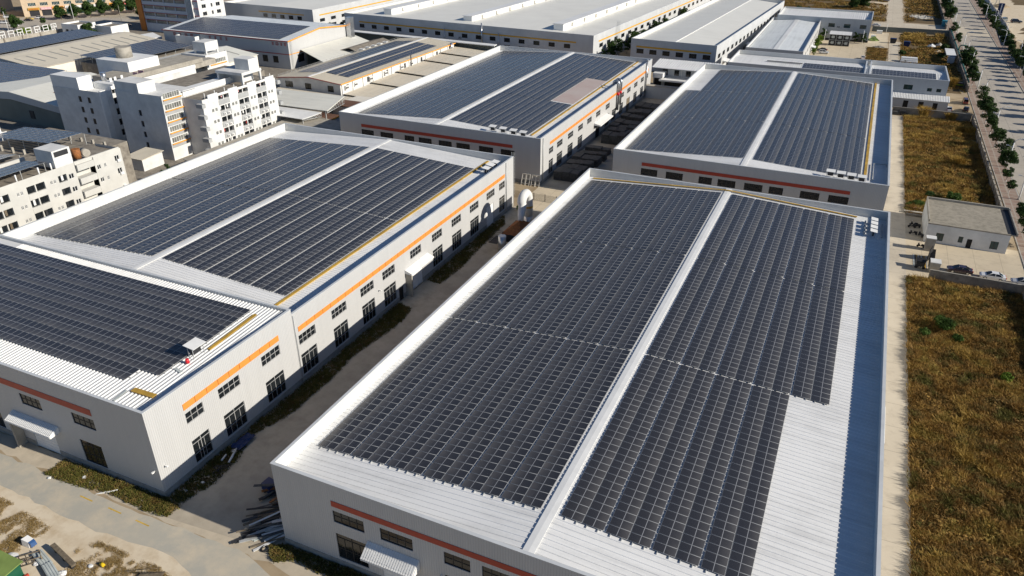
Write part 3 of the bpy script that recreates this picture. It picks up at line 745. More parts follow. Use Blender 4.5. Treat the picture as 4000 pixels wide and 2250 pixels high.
tray('long yellow cable tray under the back parapet of the nearest big hall', [(-50, 154.6, rC(-50, 0) + .12), (-20.1, 154.6, rC(-20.1, 0) + .25), (5.5, 154.6, rC(5.5, 0) + .12)], .4, group='yellow cable trays along the eaves')
for i, y in enumerate((146.2, 148.2, 150.2, 152.2)):
    inverter(8.6, y, rC(8.6, 0) + .1, R(90), f'{ORD[i]} inverter stand from the front in the back corner row of the nearest big hall', 'inverter stands on the roofs', .84)
for i, x in enumerate((7.1, 10.2)):
    tray(f'blue-grey upright cable ladder lying {"left" if i == 0 else "right"} of the four inverter stands', [(x, 146.4, rC(x, 0) + .1), (x, 153.2, rC(x, 0) + .1)], .25, 'rail', .25)

CU = [(177.9, 180.9), (183.7, 187.8), (192, 196.2), (200.3, 204.3), (208.1, 212.1), (216.2, 220.3), (225.6, 229.6), (241, 245), (248.8, 252.8), (257.1, 261.3), (265.6, 269.5), (272.5, 275.3)]
KD = big_hall('white factory hall with a brown bare roof patch and dark stacks beside it', -132.2, -70.1, 172, 279.5, 12.5, -101.1,
    [(a, b, 6.7, 8.4) for a, b in ((-125, -120.9), (-118.7, -114.5), (-110.8, -107.7), (-106.3, -102.2), (-100, -96), (-94.6, -90.5), (-87.8, -83.6), (-81.4, -77.4))], [],
    [(a, b, 6.6, 8.25) for a, b in CU], [(a, b, 1.1, 4.9) for a, b in ((177.9, 180.9), (183.7, 187.8), (192, 196.1), (200.3, 204.2), (225.5, 229.6), (232.6, 236.8), (240.6, 244.7), (257.1, 261.2), (265.6, 269.5))], (-124.9, -78, 9.05, 9.9), (178.4, 275, 9.15, 9.95), (), [(216.4, 220.4, 0, 4.6), (248.7, 252.6, 0, 4.9)])
dark_opening(KD, 'x', -70.1, (216.4, 220.4, 0, 4.6)); dark_opening(KD, 'x', -70.1, (248.7, 252.6, 0, 4.9), 'wood', 'loading_door')
awning(KD, 'x', -70.1, 214.6, 227, 5.4, 4.9, 2.2, False)
mb = MB(); mb.tube([(-69.9, 173.4, 12.3), (-69.9, 173.4, .3)], .12); mb.build('downpipe', M['rail'], KD)
rD = lambda x, y: 12.4 - 1.75 * abs(x + 101.1) / 31
BL2 = ((178.3, 211.4, 'front'), (211.7, 244.8, 'middle'), (245.1, 277.8, 'back'))
for side, a, b, n in (('left', -130, -102.1, 12), ('right', -99.7, -76.2, 10)):
    for i, (y0, y1, nm) in enumerate(BL2):
        sk = (lambda x, y: x > -83.4) if (side == 'right' and i == 1) else None
        array(f'solar array on the {side} slope of the hall with the brown bare patch, {nm} block', cols(a, b, n), rows(y0, y1), rD, 'x', n_parts=0, skip=sk, rails=False, group='solar arrays on the two back halls')
mb = MB(); mb.slab([(-83.1, 212.4, rD(-83.1, 0) + .1), (-76.3, 212.4, rD(-76.3, 0) + .1), (-76.3, 244.6, rD(-76.3, 0) + .1), (-83.1, 244.6, rD(-83.1, 0) + .1)], .04)
M['rusted'] = ground_mat('faded_red_roof_stain', (.50, .44, .41), (.44, .33, .30), (.48, .40, .37), .07, .3, .6)
mb.build('bare_roof_patch', M['rusted'], KD)
tray('yellow cable tray along the right eave of the hall with the brown patch', [(-75.3, 178.2, rD(-75.3, 0) + .12), (-75.3, 279, rD(-75.3, 0) + .12)], .55, group='yellow cable trays along the eaves')
for i, x in enumerate((-85.4, -82.4, -79.4, -76.6)):
    inverter(x, 175.6, rD(x, 0) + .1, 0, f'{ORD[i]} inverter stand from the left above the brown-patched hall front', 'inverter stands on the roofs')
for i, y in enumerate((236.6, 239.2)):
    mb = MB(); x = -69.6
    pts = [(x, y, 4.2 + i * 1.2), (x, y, 12.6)] + [(x - .9 + .9 * math.cos(t), y, 12.6 + .9 * math.sin(t)) for t in (.4, .8, 1.2, 1.57, 2.0, 2.5)] + [(x - 1.9, y, 12.0)]
    mb.tube(pts, .42, 10); o = mb.build('exhaust_duct', M['chrome']); tag(o, f'silver exhaust duct hooked over the white wall with red bands, {"nearer" if i == 0 else "farther"} of the pair', 'exhaust duct', 'silver exhaust ducts on the white wall')
    MB().cyl((x, y, 9.0), (x, y, 9.9), .44, n=10).build('colour_ring', M['red_plastic'], o)
mb = MB(); mb.tube([(-69.7, 271.2, 1), (-69.7, 271.2, 13.4)], .3, 8); mb.cyl((-69.7, 271.2, 13.4), (-69.7, 271.2, 13.9), .45, .3, 8); tag(mb.build('exhaust_duct', M['chrome']), 'thin grey flue pipe on the far end of the white wall by the small annexe', 'flue')

KE = big_hall('white factory hall at back right with a broad blue-shaded gutter strip', -50.8, 10.9, 172, 279.6, 12.5, -19.95,
    [(a, b, 6.95, 8.65) for a, b in FW], [], [], [], (-43.5, 3.6, 9.3, 10.1))
rE = lambda x, y: 12.4 - 1.75 * abs(x + 19.95) / 30.85
for side, a, b, n in (('left', -49.5, -20.8, 12), ('right', -18.5, 5.1, 10)):
    for i, (y0, y1, nm) in enumerate(BL2):
        sk = (lambda x, y: x < -45) if (side == 'left' and i == 2) else None
        array(f'solar array on the {side} slope of the back right hall, {nm} block', cols(a, b, n), rows(y0, y1), rE, 'x', n_parts=0, skip=sk, rails=False, group='solar arrays on the two back halls')
tray('yellow cable tray along the right edge of the back right hall array', [(6.05, 180, rE(6.05, 0) + .12), (6.05, 279, rE(6.05, 0) + .12)], .6, group='yellow cable trays along the eaves')
for i, x in enumerate((-1.2, 1.0, 3.2, 5.4)):
    inverter(x, 176, rE(x, 0) + .1, 0, f'{ORD[i]} inverter stand from the left on the front edge of the back right hall', 'inverter stands on the roofs')
mb = MB(); z = rE(8, 0)
for p, q in (((7.6, 178.5), (7.6, 190.5)), ((7.6, 190.5), (10.5, 190.5))): mb.tube([(*p, z + .5), (*q, z + .5)], .12, 6)
for x, y in ((7.6, 178.6), (7.6, 184.5), (7.6, 190.5), (10.4, 190.5)): mb.box(x - .05, x + .05, y - .05, y + .05, z - .1, z + .5)
tag(mb.build('pipe_rail', M['rail']), 'bent pale pipe rail standing in the shaded strip of the back right hall', 'pipe')
# ---------------------------------------------------------------- yard between the two back halls
k = thing('annexe', 'small grey two-storey annexe with a white ribbed roof between the two back halls', 'annexe', (-60, 289, 0))
AH = [(-67.6, -65.7, 5.5, 7.6), (-63.2, -61.3, 5.5, 7.6), (-58.8, -56.9, 5.5, 7.6), (-53.6, -51.7, 5.5, 7.6), (-63.4, -61.6, 1.6, 3.6), (-58.9, -57.0, 1.6, 3.6)]
shell(k, -71, -48, 287.2, 296, 8.2, AH, (), 0, 'clad_cool', plinth=False)
windows(k, 'y', 287.2, AH, 'pair', 'mull_dark')
mb = MB(); mb.slab([(-71.4, 284.6, 8.5), (-47.6, 284.6, 8.5), (-47.6, 296.3, 9.5), (-71.4, 296.3, 9.5)], .12); ribbed_slope(mb, ((-71.4, 284.6, 8.5), (-47.6, 284.6, 8.5)), ((-71.4, 296.3, 9.5), (-47.6, 296.3, 9.5)), 0, .9, .1); mb.build('roof', M['roof_x'], k)
mb = MB()
for x in (-60.4, -55.6): mb.tube([(x, 287.05, .2), (x, 287.05, 8.3)], .1, 6)
mb.build('downpipe', M['white'], k)
MB().box(-67.5, -50.9, 281.5, 287.1, 4.3, 4.9).build('porch_roof', M['white'], k); MB().box(-70, -66.2, 281.8, 287.1, 5.3, 7.0).build('stair_parapet', M['white'], k)
MB().face([(-70.6, 287.12, .1), (-67.8, 287.12, .1), (-67.8, 287.12, 4.6), (-70.6, 287.12, 4.6)]).face([(-66.5, 286.9, .1), (-53, 286.9, .1), (-53, 286.9, 4.0), (-66.5, 286.9, 4.0)]).build('dark_bay', M['black'], k)
k = thing('yard_wall', 'tall grey panel wall closing the narrow yard between the two back halls', 'wall', (-60, 272, 0))
MB().box(-70, -51, 272.0, 272.35, 0, 4.3).build('panel', M['clad_cool'], k); MB().box(-70.02, -50.98, 271.9, 274.5, 4.3, 4.5).build('ledge', M['conc_pale'], k)
rnd = random.Random(5)
def stack(x0, x1, y0, y1, h, label):
    mb = MB(); nx = max(1, round((x1 - x0) / 2.6)); wx = (x1 - x0) / nx
    for i in range(nx):
        z = 0; hh = h * rnd.uniform(.82, 1.05)
        while z < hh:
            t = rnd.uniform(.10, .2); ox, oy = rnd.uniform(-.07, .07), rnd.uniform(-.12, .12)
            a, b = x0 + i * wx + .06 + ox, x0 + (i + 1) * wx - .06 + ox
            mb.box(a, b, y0 + oy, y1 + oy, z + .035, z + t); mb.box(a + .1, b - .1, y0 + .1, y1 - .1, z + .002, z + .035, 1); z += t
    return tag(mb.build('board_stack', [M['stackm'], M['black']]), label, 'board stack', 'dark board stacks beside the white wall')
SY = [(177.6, 181.0, 6.8, 2.5), (182.0, 185.4, 7, 2.2), (187, 190.2, 7.2, 2.2), (191.6, 195.2, 7.8, 2.3), (197, 199.4, 8, 2.0), (202.5, 205, 7.4, 1.7), (213.2, 217.4, 7.2, 2.8), (219.2, 222.6, 8.2, 2.7), (225, 228.2, 8.4, 2.3), (230, 234, 8.2, 2.2), (237.5, 241, 7.4, 2.2), (245, 249.5, 7.5, 1.9), (254, 260, 8, 1.5)]
for i, (a, b, wd, h) in enumerate(SY):
    x0 = -68.6 if a < 206 or a > 222 else -67.2
    stack(x0, x0 + wd, a, b, h, f'{ORD[i]} dark board stack from the near end in the row beside the white wall')
for i, (x, y) in enumerate([(-74.4, 171.0), (-73.2, 171.0), (-71.6, 171.0), (-70.4, 171.1)]):
    mb = MB(); ln = .5
    for dx in (-.5, .5):
        mb.hexa([(x + dx - .06, y - ln, 0), (x + dx + .06, y - ln, 0), (x + dx + .06, y - ln + .1, 0), (x + dx - .06, y - ln + .1, 0), (x + dx - .06, y + .7, 2.7), (x + dx + .06, y + .7, 2.7), (x + dx + .06, y + .8, 2.7), (x + dx - .06, y + .8, 2.7)])
    mb.box(x - .56, x + .56, y + .68, y + .82, 2.6, 2.74); mb.box(x - .5, x + .5, y - .3, y - .2, .4, .48); mb.box(x - .5, x + .5, y + .2, y + .3, 1.5, 1.58)
    tag(mb.build('leaning_trestle', M['cream_wall']), f'pale metal frame leaning against the grey hall end, {ORD[i]} from the left', 'frame', 'pale frames leaning on the grey hall end')
k = thing('mesh_fence', 'dark mesh fence across the lane between the near halls and the back halls', 'fence', (-62, 162, 0))
xs = list(np.arange(-73.6, -50, 3.0))
for x in xs: MB().box(x - .06, x + .06, 161.94, 162.06, 0, 1.95).build('post', M['dark'], k)
mb = MB()
for x in np.arange(-73.5, -50.6, .16): mb.box(x - .008, x + .008, 161.99, 162.01, .1, 1.8)
for z in np.arange(.1, 1.85, .2): mb.box(-73.6, -50.6, 161.985, 162.015, z - .008, z + .008)
mb.build('mesh', M['dark'], k)
# dust collector in the lane
k = thing('dust_collector', 'rusty-topped dark dust collector with a big white elbow duct in the lane', 'dust collector', (-60.5, 137, 0))
mb = MB()
for x in (-62.4, -58.4):
    for y in (132.5, 136, 139.5): mb.box(x - .1, x + .1, y - .1, y + .1, 0, 4.2)
mb.box(-62.5, -58.3, 132.4, 139.6, 2.2, 4.0)
mb.build('frame', M['dark'], k)
r_ = MB(); r_.face([(-62.6, 132.2, 4.0), (-58.2, 132.2, 4.0), (-60.2, 136.4, 5.6)]); r_.face([(-58.2, 132.2, 4.0), (-58.2, 140, 4.0), (-60.2, 137.2, 5.6), (-60.2, 136.4, 5.6)]); r_.face([(-58.2, 140, 4.0), (-62.6, 140, 4.0), (-60.2, 137.2, 5.6)]); r_.face([(-62.6, 140, 4.0), (-62.6, 132.2, 4.0), (-60.2, 136.4, 5.6), (-60.2, 137.2, 5.6)]); r_.build('hood', M['rust'], k)
e = MB(); pts = [(-60.3, 137, 5.4), (-60.6, 138.2, 6.4), (-61, 139.8, 7.8)] + [(-61.2, 141.6 - 1.9 * math.cos(t), 8.0 + 1.9 * math.sin(t)) for t in (.3, .7, 1.1, 1.57, 2.0, 2.5, 3.0)] + [(-61.2, 143.6, 6.5), (-61.2, 143.6, 4.0)]
e.tube(pts, [.5, .75, .95] + [1.0] * 9, 12); e.build('elbow_duct', M['white2'], k); MB().cyl((-61.2, 143.6, 6.0), (-61.2, 143.6, 6.5), 1.03, n=14).build('yellow_ring', M['yellow'], k)
MB().cyl((-61.2, 143.6, 0), (-61.2, 143.6, 4.0), 1.0, n=12).build('flue_base', M['chrome'], k)
t_ = MB(); t_.cyl((-61.6, 130.6, .4), (-61.6, 130.6, 4.3), .85, n=14); t_.build('tank', M['chrome'], k)
p = MB()
for x0, x1, y0, y1 in ((-64.6, -62.6, 130, 130.06), (-64.6, -64.54, 130, 134), (-64.6, -62.6, 133.94, 134)):
    for z in (3.2, 3.7, 2.7): p.box(x0, x1, y0, y1, z, z + .05)
p.box(-64.6, -62.6, 130, 134, 2.4, 2.46); p.build('guard_rail', M['dark'], k)
for i, (x, y, a) in enumerate([(-64.2, 145.5, .3), (-63.6, 148.4, -.4), (-62.2, 149.8, .8), (-58.4, 147.4, -.2), (-57, 148.6, .5)]):
    mb = MB(); mb.box(-.9, .9, -.5, .5, .02, .1); mb.box(-.7, .8, -.4, .5, .12, .18)
    o = tag(mb.build('scrap_sheet', M['sheetgrey'], None, (0, 0, 0)), ['pale scrap sheet left of the white elbow duct', 'pale scrap sheet just behind the white elbow duct', 'white scrap sheet at the edge of the shaded lane', 'grey scrap sheet right of the elbow duct', 'pale scrap sheet by the black barrel'][i], 'scrap sheet'); o.location = (x, y, 0); o.rotation_euler = (0, 0, a)
mb = MB(); mb.cyl((-55.2, 146.8, 0), (-55.2, 146.8, 1.2), .8, n=14, cap=False); mb.cyl((-55.2, 146.8, .5), (-55.2, 146.8, .52), .78, n=14); tag(mb.build('barrel', M['dark']), 'open black barrel behind the big white elbow duct', 'barrel')

# ---------------------------------------------------------------- right side: long low hall, seamed-roof hall, A3 building
k = thing('long_low_hall', 'long low pale hall with solar panels and a three-door annexe beside the dry meadow', 'factory', (-8, 313, 0))
EF = [(15.6, 18.45, 5.5, 7.2), (23.1, 24.6, 5.5, 6.65), (26, 27.5, 5.5, 6.65)]
shell(k, -46, 29.3, 300, 326, 9.6, EF, (), 8.0, 'clad_cool'); windows(k, 'y', 300, EF, 'pair', 'mull_dark', 'pane_teal')
mb = MB()
for y0, z0, y1, z1 in ((300.3, 7.9, 315, 9.0), (315, 9.0, 325.7, 8.0)): mb.face([(-45.7, y0, z0), (29, y0, z0), (29, y1, z1), (-45.7, y1, z1)])
ribbed_slope(mb, ((-45.7, 300.3, 7.9), (29, 300.3, 7.9)), ((-45.7, 315, 9.0), (29, 315, 9.0)), 0, .72); mb.build('roof', M['roof_x'], k)
mb = MB(); mb.box(2.0, 2.5, 300.4, 325.6, 8.6, 9.4); mb.box(3.6, 4.1, 300.4, 325.6, 8.6, 9.4); mb.build('roof_joint', M['cap'], k)
ED = [(16.4, 18.0, .25, 2.7), (21.2, 22.8, .25, 2.7), (25.7, 27.2, .25, 2.7)]
mb = MB(); wall(mb, 'y', 295.6, -20, 30.3, 0, 3.4, ED, -1, .2); wall(mb, 'x', 30.3, 295.6, 299.98, 0, 3.4, (), 1); mb.face([(30.3, 295.6, 3.4), (30.3, 299.98, 3.4), (30.3, 299.98, 4.3)]); mb.build('annexe_wall', M['clad_cool'], k)
for d in ED: dark_opening(k, 'y', 295.6, d, 'black', 'door', .18)
mb = MB(); mb.slab([(-20.2, 295.3, 3.45), (30.6, 295.3, 3.45), (30.6, 299.97, 4.4), (-20.2, 299.97, 4.4)], .1); ribbed_slope(mb, ((-20.2, 295.3, 3.45), (30.6, 295.3, 3.45)), ((-20.2, 299.97, 4.4), (30.6, 299.97, 4.4)), 0, .5); mb.build('annexe_roof', M['roof_x'], k)
rE2 = lambda x, y: 7.9 + (y - 300.3) * 1.1 / 14.7
array('solar array on the right half of the long low hall by the meadow', [303.9 + PL * (i + .5) + .05 * i for i in range(4)], rows(4.6, 25.6), rE2, 'y', n_parts=0, rails=False, group='solar arrays on the long low hall')
array('solar array on the left half of the long low hall by the meadow', [303.9 + PL * (i + .5) + .05 * i for i in range(4)], rows(-19.4, 1.5), rE2, 'y', n_parts=0, rails=False, group='solar arrays on the long low hall')
tray('dark cable tray on the bare left end of the long low hall roof', [(-33, 311.5, 9.05), (-20, 311.5, 9.05)], .9, 'dark')

k = thing('factory_hall', 'grey standing-seam roofed hall with a central ridge strip beside the car park', 'factory', (-33, 380, 0))
FR = [(342 + 8 * i, 345 + 8 * i, 4.8, 6.3) for i in range(9)] + [(346 + 16 * i, 348.5 + 16 * i, 1, 3.2) for i in range(5)]
shell(k, -45, -22, 336, 423, 9, (), FR, 8.0, 'clad'); windows(k, 'x', -22, FR, 'pair', 'mull_dark')
gable_roof(k, -44.7, -22.3, 336.3, 422.7, -33.3, 7.8, 8.7, 2.2, 'roof_seam', cap=False)
MB().slab([(-34.3, 336.3, 8.78), (-32.3, 336.3, 8.78), (-32.3, 422.7, 8.78), (-34.3, 422.7, 8.78)], .08).build('ridge_strip', M['roof_x'], k)
awning(k, 'x', -22, 352, 358, 3.9, 3.5, 2, False); awning(k, 'x', -22, 378, 384, 3.9, 3.5, 2, False)
MB().box(-47.6, -45.1, 336, 420, 4.6, 4.75).build('side_canopy', M['roof_seam_y'], k)

def text_mesh(txt, size, depth=.04):
    cu = bpy.data.curves.new('lettering', 'FONT'); cu.body = txt; cu.size = size; cu.extrude = depth / 2; cu.offset = .02
    o = bpy.data.objects.new('lettering', cu); COL.objects.link(o)
    me = bpy.data.meshes.new_from_object(o.evaluated_get(bpy.context.evaluated_depsgraph_get()))
    bpy.data.objects.remove(o); bpy.data.curves.remove(cu); return me
def lettering(par, txt, size, loc, m='black', rz=0):
    me = text_mesh(txt, size); me.materials.clear(); me.materials.append(M[m]); me.name = 'lettering'
    o = bpy.data.objects.new('lettering', me); COL.objects.link(o); o.parent = par; o.location = Vector(loc) - ORG[par]; o.rotation_euler = (math.pi / 2, 0, rz); return o
k = thing('factory_hall', 'pale hall marked A3 with teal windows and white roof at the far car park', 'factory', (-21, 437, 0))
GF = [(-33, -30, 6.3, 8.1), (-25.6, -22.6, 6.3, 8.1), (-18.2, -15.2, 6.3, 8.1), (-11, -8, 6.3, 8.1), (-3.7, -.75, 6.3, 8.1), (-3.7, -1.6, .9, 4.1)]
shell(k, -43, 1.2, 421.6, 452, 10.6, GF, (), 9.0, 'clad_cool'); windows(k, 'y', 421.6, GF, 'pair', 'mull_dark', 'pane_teal')
mb = MB(); mb.face([(-42.7, 421.9, 8.7), (.9, 421.9, 8.7), (.9, 451.7, 9.8), (-42.7, 451.7, 9.8)]); ribbed_slope(mb, ((-42.7, 421.9, 8.7), (.9, 421.9, 8.7)), ((-42.7, 451.7, 9.8), (.9, 451.7, 9.8)), 0, 1.0, .12, .35, .2); mb.build('roof', M['roof_x'], k)
MB().box(-43, 1.2, 421.5, 421.59, 0, 1.0).build('dark_base', M['dark'], k)
lettering(k, 'A3', 1.15, (-14.1, 421.55, 6.15))
k = thing('container_office', 'two-storey stack of black framed container rooms with grey shutters and a white canopy', 'container office', (-11.4, 409.6, 0))
for r in range(2):
    for c in range(3):
        x0 = -16 + 3.1 * c; z0 = .1 + 2.6 * r
        m_ = MB().box(x0 + .08, x0 + 3.02, 407.2, 412, z0 + .05, z0 + 2.5).build('container_room', M['dark'], k)
        MB().box(x0 + 1.0, x0 + 2.3, 407.12, 407.19, z0 + .7, z0 + 1.9).build('shutter', M['sheetgrey'], m_); MB().box(x0 + .5, x0 + 1.0, 407.13, 407.19, z0 + 1.2, z0 + 1.4).build('bracket', M['sheetgrey'], m_)
mb = MB()
for c in range(4): mb.box(-16.1 + 3.1 * c, -15.94 + 3.1 * c, 407.0, 407.12, 0, 5.4)
mb.box(-16.1, -6.6, 407.0, 407.1, 2.55, 2.7); mb.build('frame', M['sheetgrey'], k)
MB().slab([(-16.3, 406.4, 5.35), (-6.4, 406.4, 5.35), (-6.4, 412.4, 6.0), (-16.3, 412.4, 6.0)], .12).build('canopy', M['roof_x'], k)

# ---------------------------------------------------------------- far pale halls (slightly turned)
def far_hall(label, fl, rot, wd, dp, h, fu, fd, ru, rd, fb, rb, monitors=(), seam=None, roofm='roof_far', drop=1.0):
    k = thing('factory_hall', label, 'factory', (fl[0], fl[1], 0), rz=R(rot))
    shell(k, 0, wd, 0, dp, h, fu + fd, ru + rd, h - drop, 'clad_far', plinth=False, cap='cap')
    windows(k, 'y', 0, fu + fd, 'grid', 'mull_dark'); windows(k, 'x', wd, ru + rd, 'pair', 'mull_dark')
    band(k, 'y', 0, *fb, 'amber'); 
    if rb: band(k, 'x', wd, *rb, 'amber')
    mb = MB(); n = max(1, len(monitors) or 1); e = .31; cx = wd / 2
    mb.face([(e, e, h - drop), (cx, e, h - .15), (cx, dp - e, h - .15), (e, dp - e, h - drop)]); mb.face([(wd - e, e, h - drop), (cx, e, h - .15), (cx, dp - e, h - .15), (wd - e, dp - e, h - drop)]); mb.build('roof', M[roofm], k)
    for u, v in monitors:
        o = MB(); o.box(u, u + 4.6, v, dp - 6, h - .8, h + 1.9); mo = o.build('ridge_monitor', M['white'], k)
        for j in range(7): MB().box(u + 4.603, u + 5.4, v + 9 + 14 * j, v + 11.2 + 14 * j, h + .1, h + 1.5).build('vent_hood', M['cream_wall'], mo)
        c2 = MB(); c2.box(u - .4, u + 5.0, v - .3, dp - 5.7, h + 1.9, h + 2.1); c2.build('monitor_cap', M['roof_x'], k)
    return k
W2 = far_hall('huge pale hall marked A2 with white ridge monitors and an amber band, far centre', (-239, 324), -3.6, 134, 190, 12.5,
    [(9 + 7.42 * i, 12 + 7.42 * i, 6.3, 8.1) for i in range(16)], [(9 + 7.42 * i, 12 + 7.42 * i, 3.2, 5.0) for i in range(16)],
    [(7 + 8.9 * i, 11.2 + 8.9 * i, 6.4, 8.1) for i in range(20)], [(22 + 8.9 * i, 26 + 8.9 * i, 2.2, 4.1) for i in range(18)], (9, 126, 8.75, 9.35), (6, 182, 9.0, 9.6), [(17, 10), (64, 9), (111, 9)])
lettering(W2, 'A2', 1.5, (66.4, -.03, 5.6))
mb = MB()
for u in (59, 79.2, 88): mb.tube([(u, -.35, 1), (u, -.35, 13.6 if u == 79.2 else 10)], .32 if u == 79.2 else .14, 6)
mb.build('flue', M['chrome'], W2)
mb = MB()
for z in np.arange(1, 14.5, .6): mb.box(134.4, 135.4, 26, 26.08, z, z + .06)
for a, b in ((134.4, 26), (135.4, 26), (134.4, 27.2), (135.4, 27.2)): mb.box(a, a + .07, b, b + .07, 0, 15)
mb.build('ladder_tower', M['rail'], W2)
awning(W2, 'x', 134, 18, 25, 4.6, 4.2, 2.4, False)
W3 = far_hall('pale hall with an amber band and six front windows, right of the A2 hall', (-89.2, 317.2), -3.4, 36, 146, 12.4,
    [(2.6 + 5.62 * i, 5.7 + 5.62 * i, 6.6, 8.5) for i in range(6)], [], [(3.5 + 7.5 * i, 7.5 + 7.5 * i, 6.7, 8.5) for i in range(18)], [(7 + 15 * i, 9.4 + 15 * i, 1, 3.4) for i in range(9)], (2.4, 34, 9.0, 9.65), None, drop=1.6)
MB().box(18.3, 18.7, .5, 145, 12.2, 12.36).build('ridge_line', M['white'], W3)
for v in (13, 55, 98): awning(W3, 'x', 36, v, v + 6, 4.4, 4.0, 2.2, False)
far_hall('pale hall with an amber band far behind the office block', (-323, 330), -2.6, 62, 150, 12.2, [(28 + 5.85 * i, 31 + 5.85 * i, 6.6, 8.4) for i in range(5)], [], [(5 + 8.9 * i, 9 + 8.9 * i, 5.6, 7.2) for i in range(15)], [(5 + 8.9 * i, 9 + 8.9 * i, 2.2, 4.0) for i in range(4)], (25, 56, 9.0, 9.5), (5, 145, 8.7, 9.3))
k = thing('link_canopy', 'long white connecting roof running in front of the A2 hall', 'canopy', (-190, 305, 0))
mb = MB(); mb.slab([(-227, 307, 7.4), (-146, 302.6, 7.4), (-146, 305.4, 7.6), (-227, 310, 7.6)], .3); mb.build('roof', M['white'], k)
mb = MB(); mb.face([(-227, 309.6, 0), (-146, 305.1, 0), (-146, 305.1, 7.2), (-227, 309.6, 7.2)]); mb.build('back_wall', M['shedwall'], k)

# ---------------------------------------------------------------- low workshop with orange trim
k = thing('workshop', 'low white workshop with orange roof trim and wall fans, solar panels on its roof', 'workshop', (-179.6, 260, 0))
LW = [(-190.5, -187, 3.8, 6.0), (-181.6, -178.8, 3.8, 6.0), (-171.6, -169, 3.8, 6.0)]
LR = []
y = 222
while y < 296: LR += [(y, y + 1.4, 4.2, 6.1)]; y += 13
shell(k, -193.4, -166, 218.4, 303, 7.0, LW, LR, 0, 'white2', plinth=False); windows(k, 'y', 218.4, LW, 'pair', 'mull_dark', 'pane'); windows(k, 'x', -166, LR, 'pair', 'mull')
mb = MB(); mb.face([(-193.4, 218.4, 7.0), (-166, 218.4, 7.0), (-179.7, 218.4, 8.3)]); mb.face([(-193.4, 303, 7.0), (-166, 303, 7.0), (-179.7, 303, 8.3)]); mb.build('gable', M['white2'], k)
gable_roof(k, -193.9, -165.5, 218.1, 303.3, -179.7, 7.04, 8.36, .9, 'roof_cream')
mb = MB()
mb.box(-165.49, -165.3, 218.0, 303.4, 6.8, 7.12); mb.build('eave_trim', M['otrim'], k)
mb = MB(); mb.hexa([(-194, 217.9, 6.8), (-179.7, 217.9, 8.12), (-179.7, 218.08, 8.12), (-194, 218.08, 6.8), (-194, 217.9, 7.05), (-179.7, 217.9, 8.4), (-179.7, 218.08, 8.4), (-194, 218.08, 7.05)]); mb.hexa([(-179.7, 217.9, 8.12), (-165.3, 217.9, 6.8), (-165.3, 218.08, 6.8), (-179.7, 218.08, 8.12), (-179.7, 217.9, 8.4), (-165.3, 217.9, 7.05), (-165.3, 218.08, 7.05), (-179.7, 218.08, 8.4)]); mb.build('gable_trim', M['trim'], k)
mb = MB()
for y in np.arange(219, 303, 6.5): mb.box(-165.98, -165.6, y, y + .5, 0, 6.8)
mb.build('pilaster', M['white'], k)
def fan_box(par, x, y, z):
    f = MB(); f.box(x + .003, x + .7, y - .9, y + .9, z - .7, z + .7); o = f.build('wall_fan', M['white2'], par)
    d = MB()
    for dy in (-.42, .42): d.cyl((x + .7, y + dy, z), (x + .74, y + dy, z), .36, n=12)
    d.build('fan_mouth', M['black'], o)
for y in (221.5, 227.0, 236.8, 247, 258.6, 266): fan_box(k, -166, y, 5.2)
mb = MB()
for z in (8.0, 8.5):
    mb.tube([(-193.6, 218.4, z - .7), (-193.6, 303, z - .7)], .04, 5)
for y in np.arange(219, 303, 2.4): mb.box(-193.66, -193.6, y, y + .06, 6.9, 7.85)
mb.build('roof_railing', M['rail'], k)
rL = lambda x, y: 8.36 - 1.32 * abs(x + 179.7) / 14.2
array('solar array on the right slope of the orange-trimmed workshop', cols(-178.2, -168.4, 4), rows(227, 292), rL, 'x', n_parts=0, rails=False, group='solar arrays on the workshop')
array('solar array on the left slope of the orange-trimmed workshop', cols(-190.6, -181, 4), rows(226.4, 294), rL, 'x', n_parts=0, rails=False, group='solar arrays on the workshop')
mb = MB(); mb.tube([(-165.2, 265.2, 2.5), (-165.2, 265.2, 8.6)], .22, 8); tag(mb.build('flue', M['dark']), 'dark flue pipe against the white side of the orange-trimmed workshop', 'flue')
mb = MB(); mb.tube([(-165.1, 299, 3.5), (-165.1, 299, 7.8)], .6, 8); tag(mb.build('flue', M['chrome']), 'stubby grey duct at the far corner of the orange-trimmed workshop', 'flue')
for i, (y0, y1, z) in enumerate(((219, 236, 2.9), (236.4, 253.5, 3.4), (254, 275, 3.9), (275.4, 289, 4.4), (289.4, 303, 4.9))):
    q = thing('lean_to', f'pale lean-to roof beside the orange-trimmed workshop, {ORD[i]} from its near corner', 'lean-to', (-158, (y0 + y1) / 2, 0), 'lean-to roofs beside the workshop')
    MB().slab([(-165.3, y0, z + .6), (-149, y0, z), (-149, y1, z), (-165.3, y1, z + .6)], .16).build('roof', M['roof_cream'], q)
    MB().box(-165, -149.5, y0 + .3, y1 - .3, 0, z - .25).build('wall', M['shedwall'], q)
